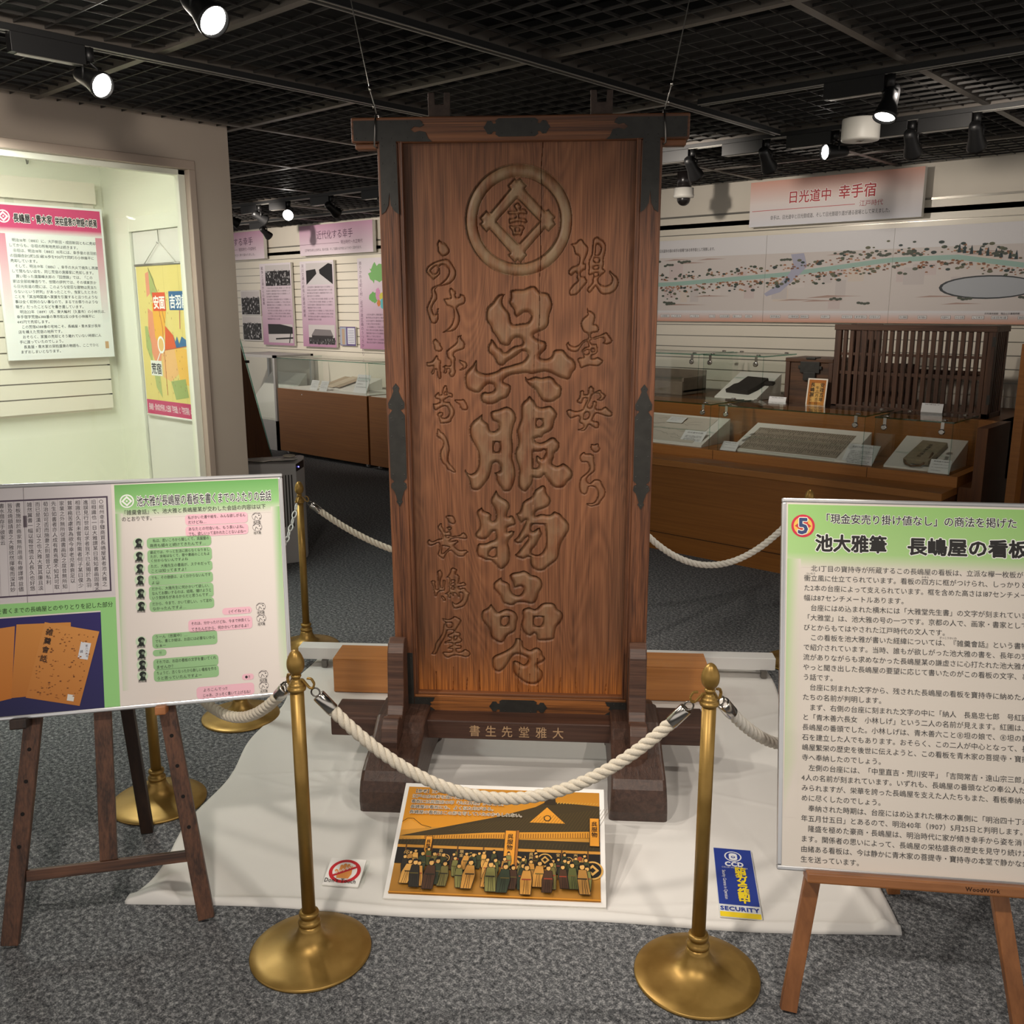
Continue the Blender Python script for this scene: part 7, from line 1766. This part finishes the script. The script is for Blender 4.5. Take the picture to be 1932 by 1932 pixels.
TX = ['　北1丁目の寶持寺が所蔵するこの長嶋屋の看板は、立派な欅一枚板が', '衝立風に仕立てられています。看板の四方に框がつけられ、しっかりとし', 'た2本の台座によって支えられています。框を含めた高さは187センチメートル、', '幅は87センチメートルあります。', '　台座にはめ込まれた横木には「大雅堂先生書」の文字が刻まれています。',
      '「大雅堂」は、池大雅の号の一つです。京都の人で、画家・書家として人', 'びとからもてはやされた江戸時代の文人です。', '　この看板を池大雅が書いた経緯については、『雑羹會話』という書物', 'で紹介されています。当時、誰もが欲しがった池大雅の書を、長年の交', '流がありながらも求めなかった長嶋屋某の謙虚さに心打たれた池大雅が', 'やっと聞き出した長嶋屋の要望に応じて書いたのがこの看板の文字、とい', 'う話です。',
      '　台座に刻まれた文字から、残された長嶋屋の看板を寶持寺に納めた人', 'たちの名前が判明します。', '　まず、右側の台座に刻まれた文字の中に「納人　長島忠七郎　号紅圃」', 'と「青木善六長女　小林しげ」という二人の名前が見えます。紅圃は、', '長嶋屋の番頭でした。小林しげは、青木善六こと⑧坦の娘で、⑧坦の墓', '石を建立した人でもあります。おそらく、この二人が中心となって、長', '嶋屋繁栄の歴史を後世に伝えようと、この看板を青木家の菩提寺・寶持', '寺へ奉納したのでしょう。',
      '　左側の台座には、「中里直吉・荒川安平」「吉岡常吉・遠山宗三郎」の', '4人の名前が刻まれています。いずれも、長嶋屋の番頭などの奉公人たちと', 'みられますが、栄華を誇った長嶋屋を支えた人たちもまた、看板奉納のた', 'めに尽くしたのでしょう。', '　奉納された時期は、台座にはめ込まれた横木の裏側に「明治四十丁未', '年五月廿五日」とあるので、明治40年（1907）5月25日と判明します。', '　隆盛を極めた豪商・長嶋屋は、明治時代に家が傾き幸手から姿を消し', 'ます。関係者の思いによって、長嶋屋の栄枯盛衰の歴史を見守り続けた', '由緒ある看板は、今は静かに青木家の菩提寺・寶持寺の本堂で静かな余', '生を送っています。']
p.L = 2
for i, s in enumerate(TX):
    z = 0.6925 - i * 0.02312
    p.text(s, 0.0525, z, 0.0158, (70, 70, 72), sx=0.985 if '187' not in s else 0.95)
p.text('ついたて', 0.057, 0.6840, 0.0055, (90, 88, 90)); p.text('かまち', 0.3175, 0.6840, 0.0055, (90, 88, 90)); p.text('ざっこうかいわ', 0.357, 0.546, 0.0055, (90, 88, 90))
p.build('print', t, loc=(0, 0.0022, 0))
up = Vector((-0.163, 0.237, 0.958)); nb = Vector((-0.566, 0.824, 0)); OFF = 0.330 / 0.958
B0 = RB + nb * 0.030 - up * OFF; B0.z = 0.0
Rm = Matrix.Rotation(-RR, 3, 'Z'); f = Rm @ (Vector((-0.753, 2.43, 0)) - B0)
t, TT = easel('easel', 'orange brown wooden easel holding the tall board', B0, RR, RT,
    [((0.042, 0.050), (0.222, 1.10), 0.036), ((0.540, 0.050), (0.376, 1.10), 0.036)], None, None, (0.30, 1.07, f.x, f.y), ('easel_light', 'easel_light_x', 'easel_light'), {})
m = MB(); m.T = TT; m.mat('easel_light').bar((0.036, 0.012, 0.010), (0.042, 0.012, 0.052), 0.036, 0.022)
m.build('leg_tip', parent=t)
m = MB(); m.T = TT; m.mat('easel_light').bar((0.546, 0.012, 0.010), (0.540, 0.012, 0.052), 0.036, 0.022)
m.build('leg_tip', parent=t)
m = MB(); m.T = TT; m.mat('easel_light_x').box(0.064, 0.545, -0.055, 0.004, OFF - 0.026, OFF - 0.003); lg = m.build('ledge', parent=t, bevel=0.004)
p = Print(); p.text('WoodWork', 0.405, OFF - 0.0175, 0.013, (48, 26, 14), bold=0.02, sx=1.0)
for i, v in enumerate(p.v):
    q = TT @ Vector((v[0], v[1] - 0.0556, v[2])); p.v[i] = tuple(q)
p.build('lettering', lg)
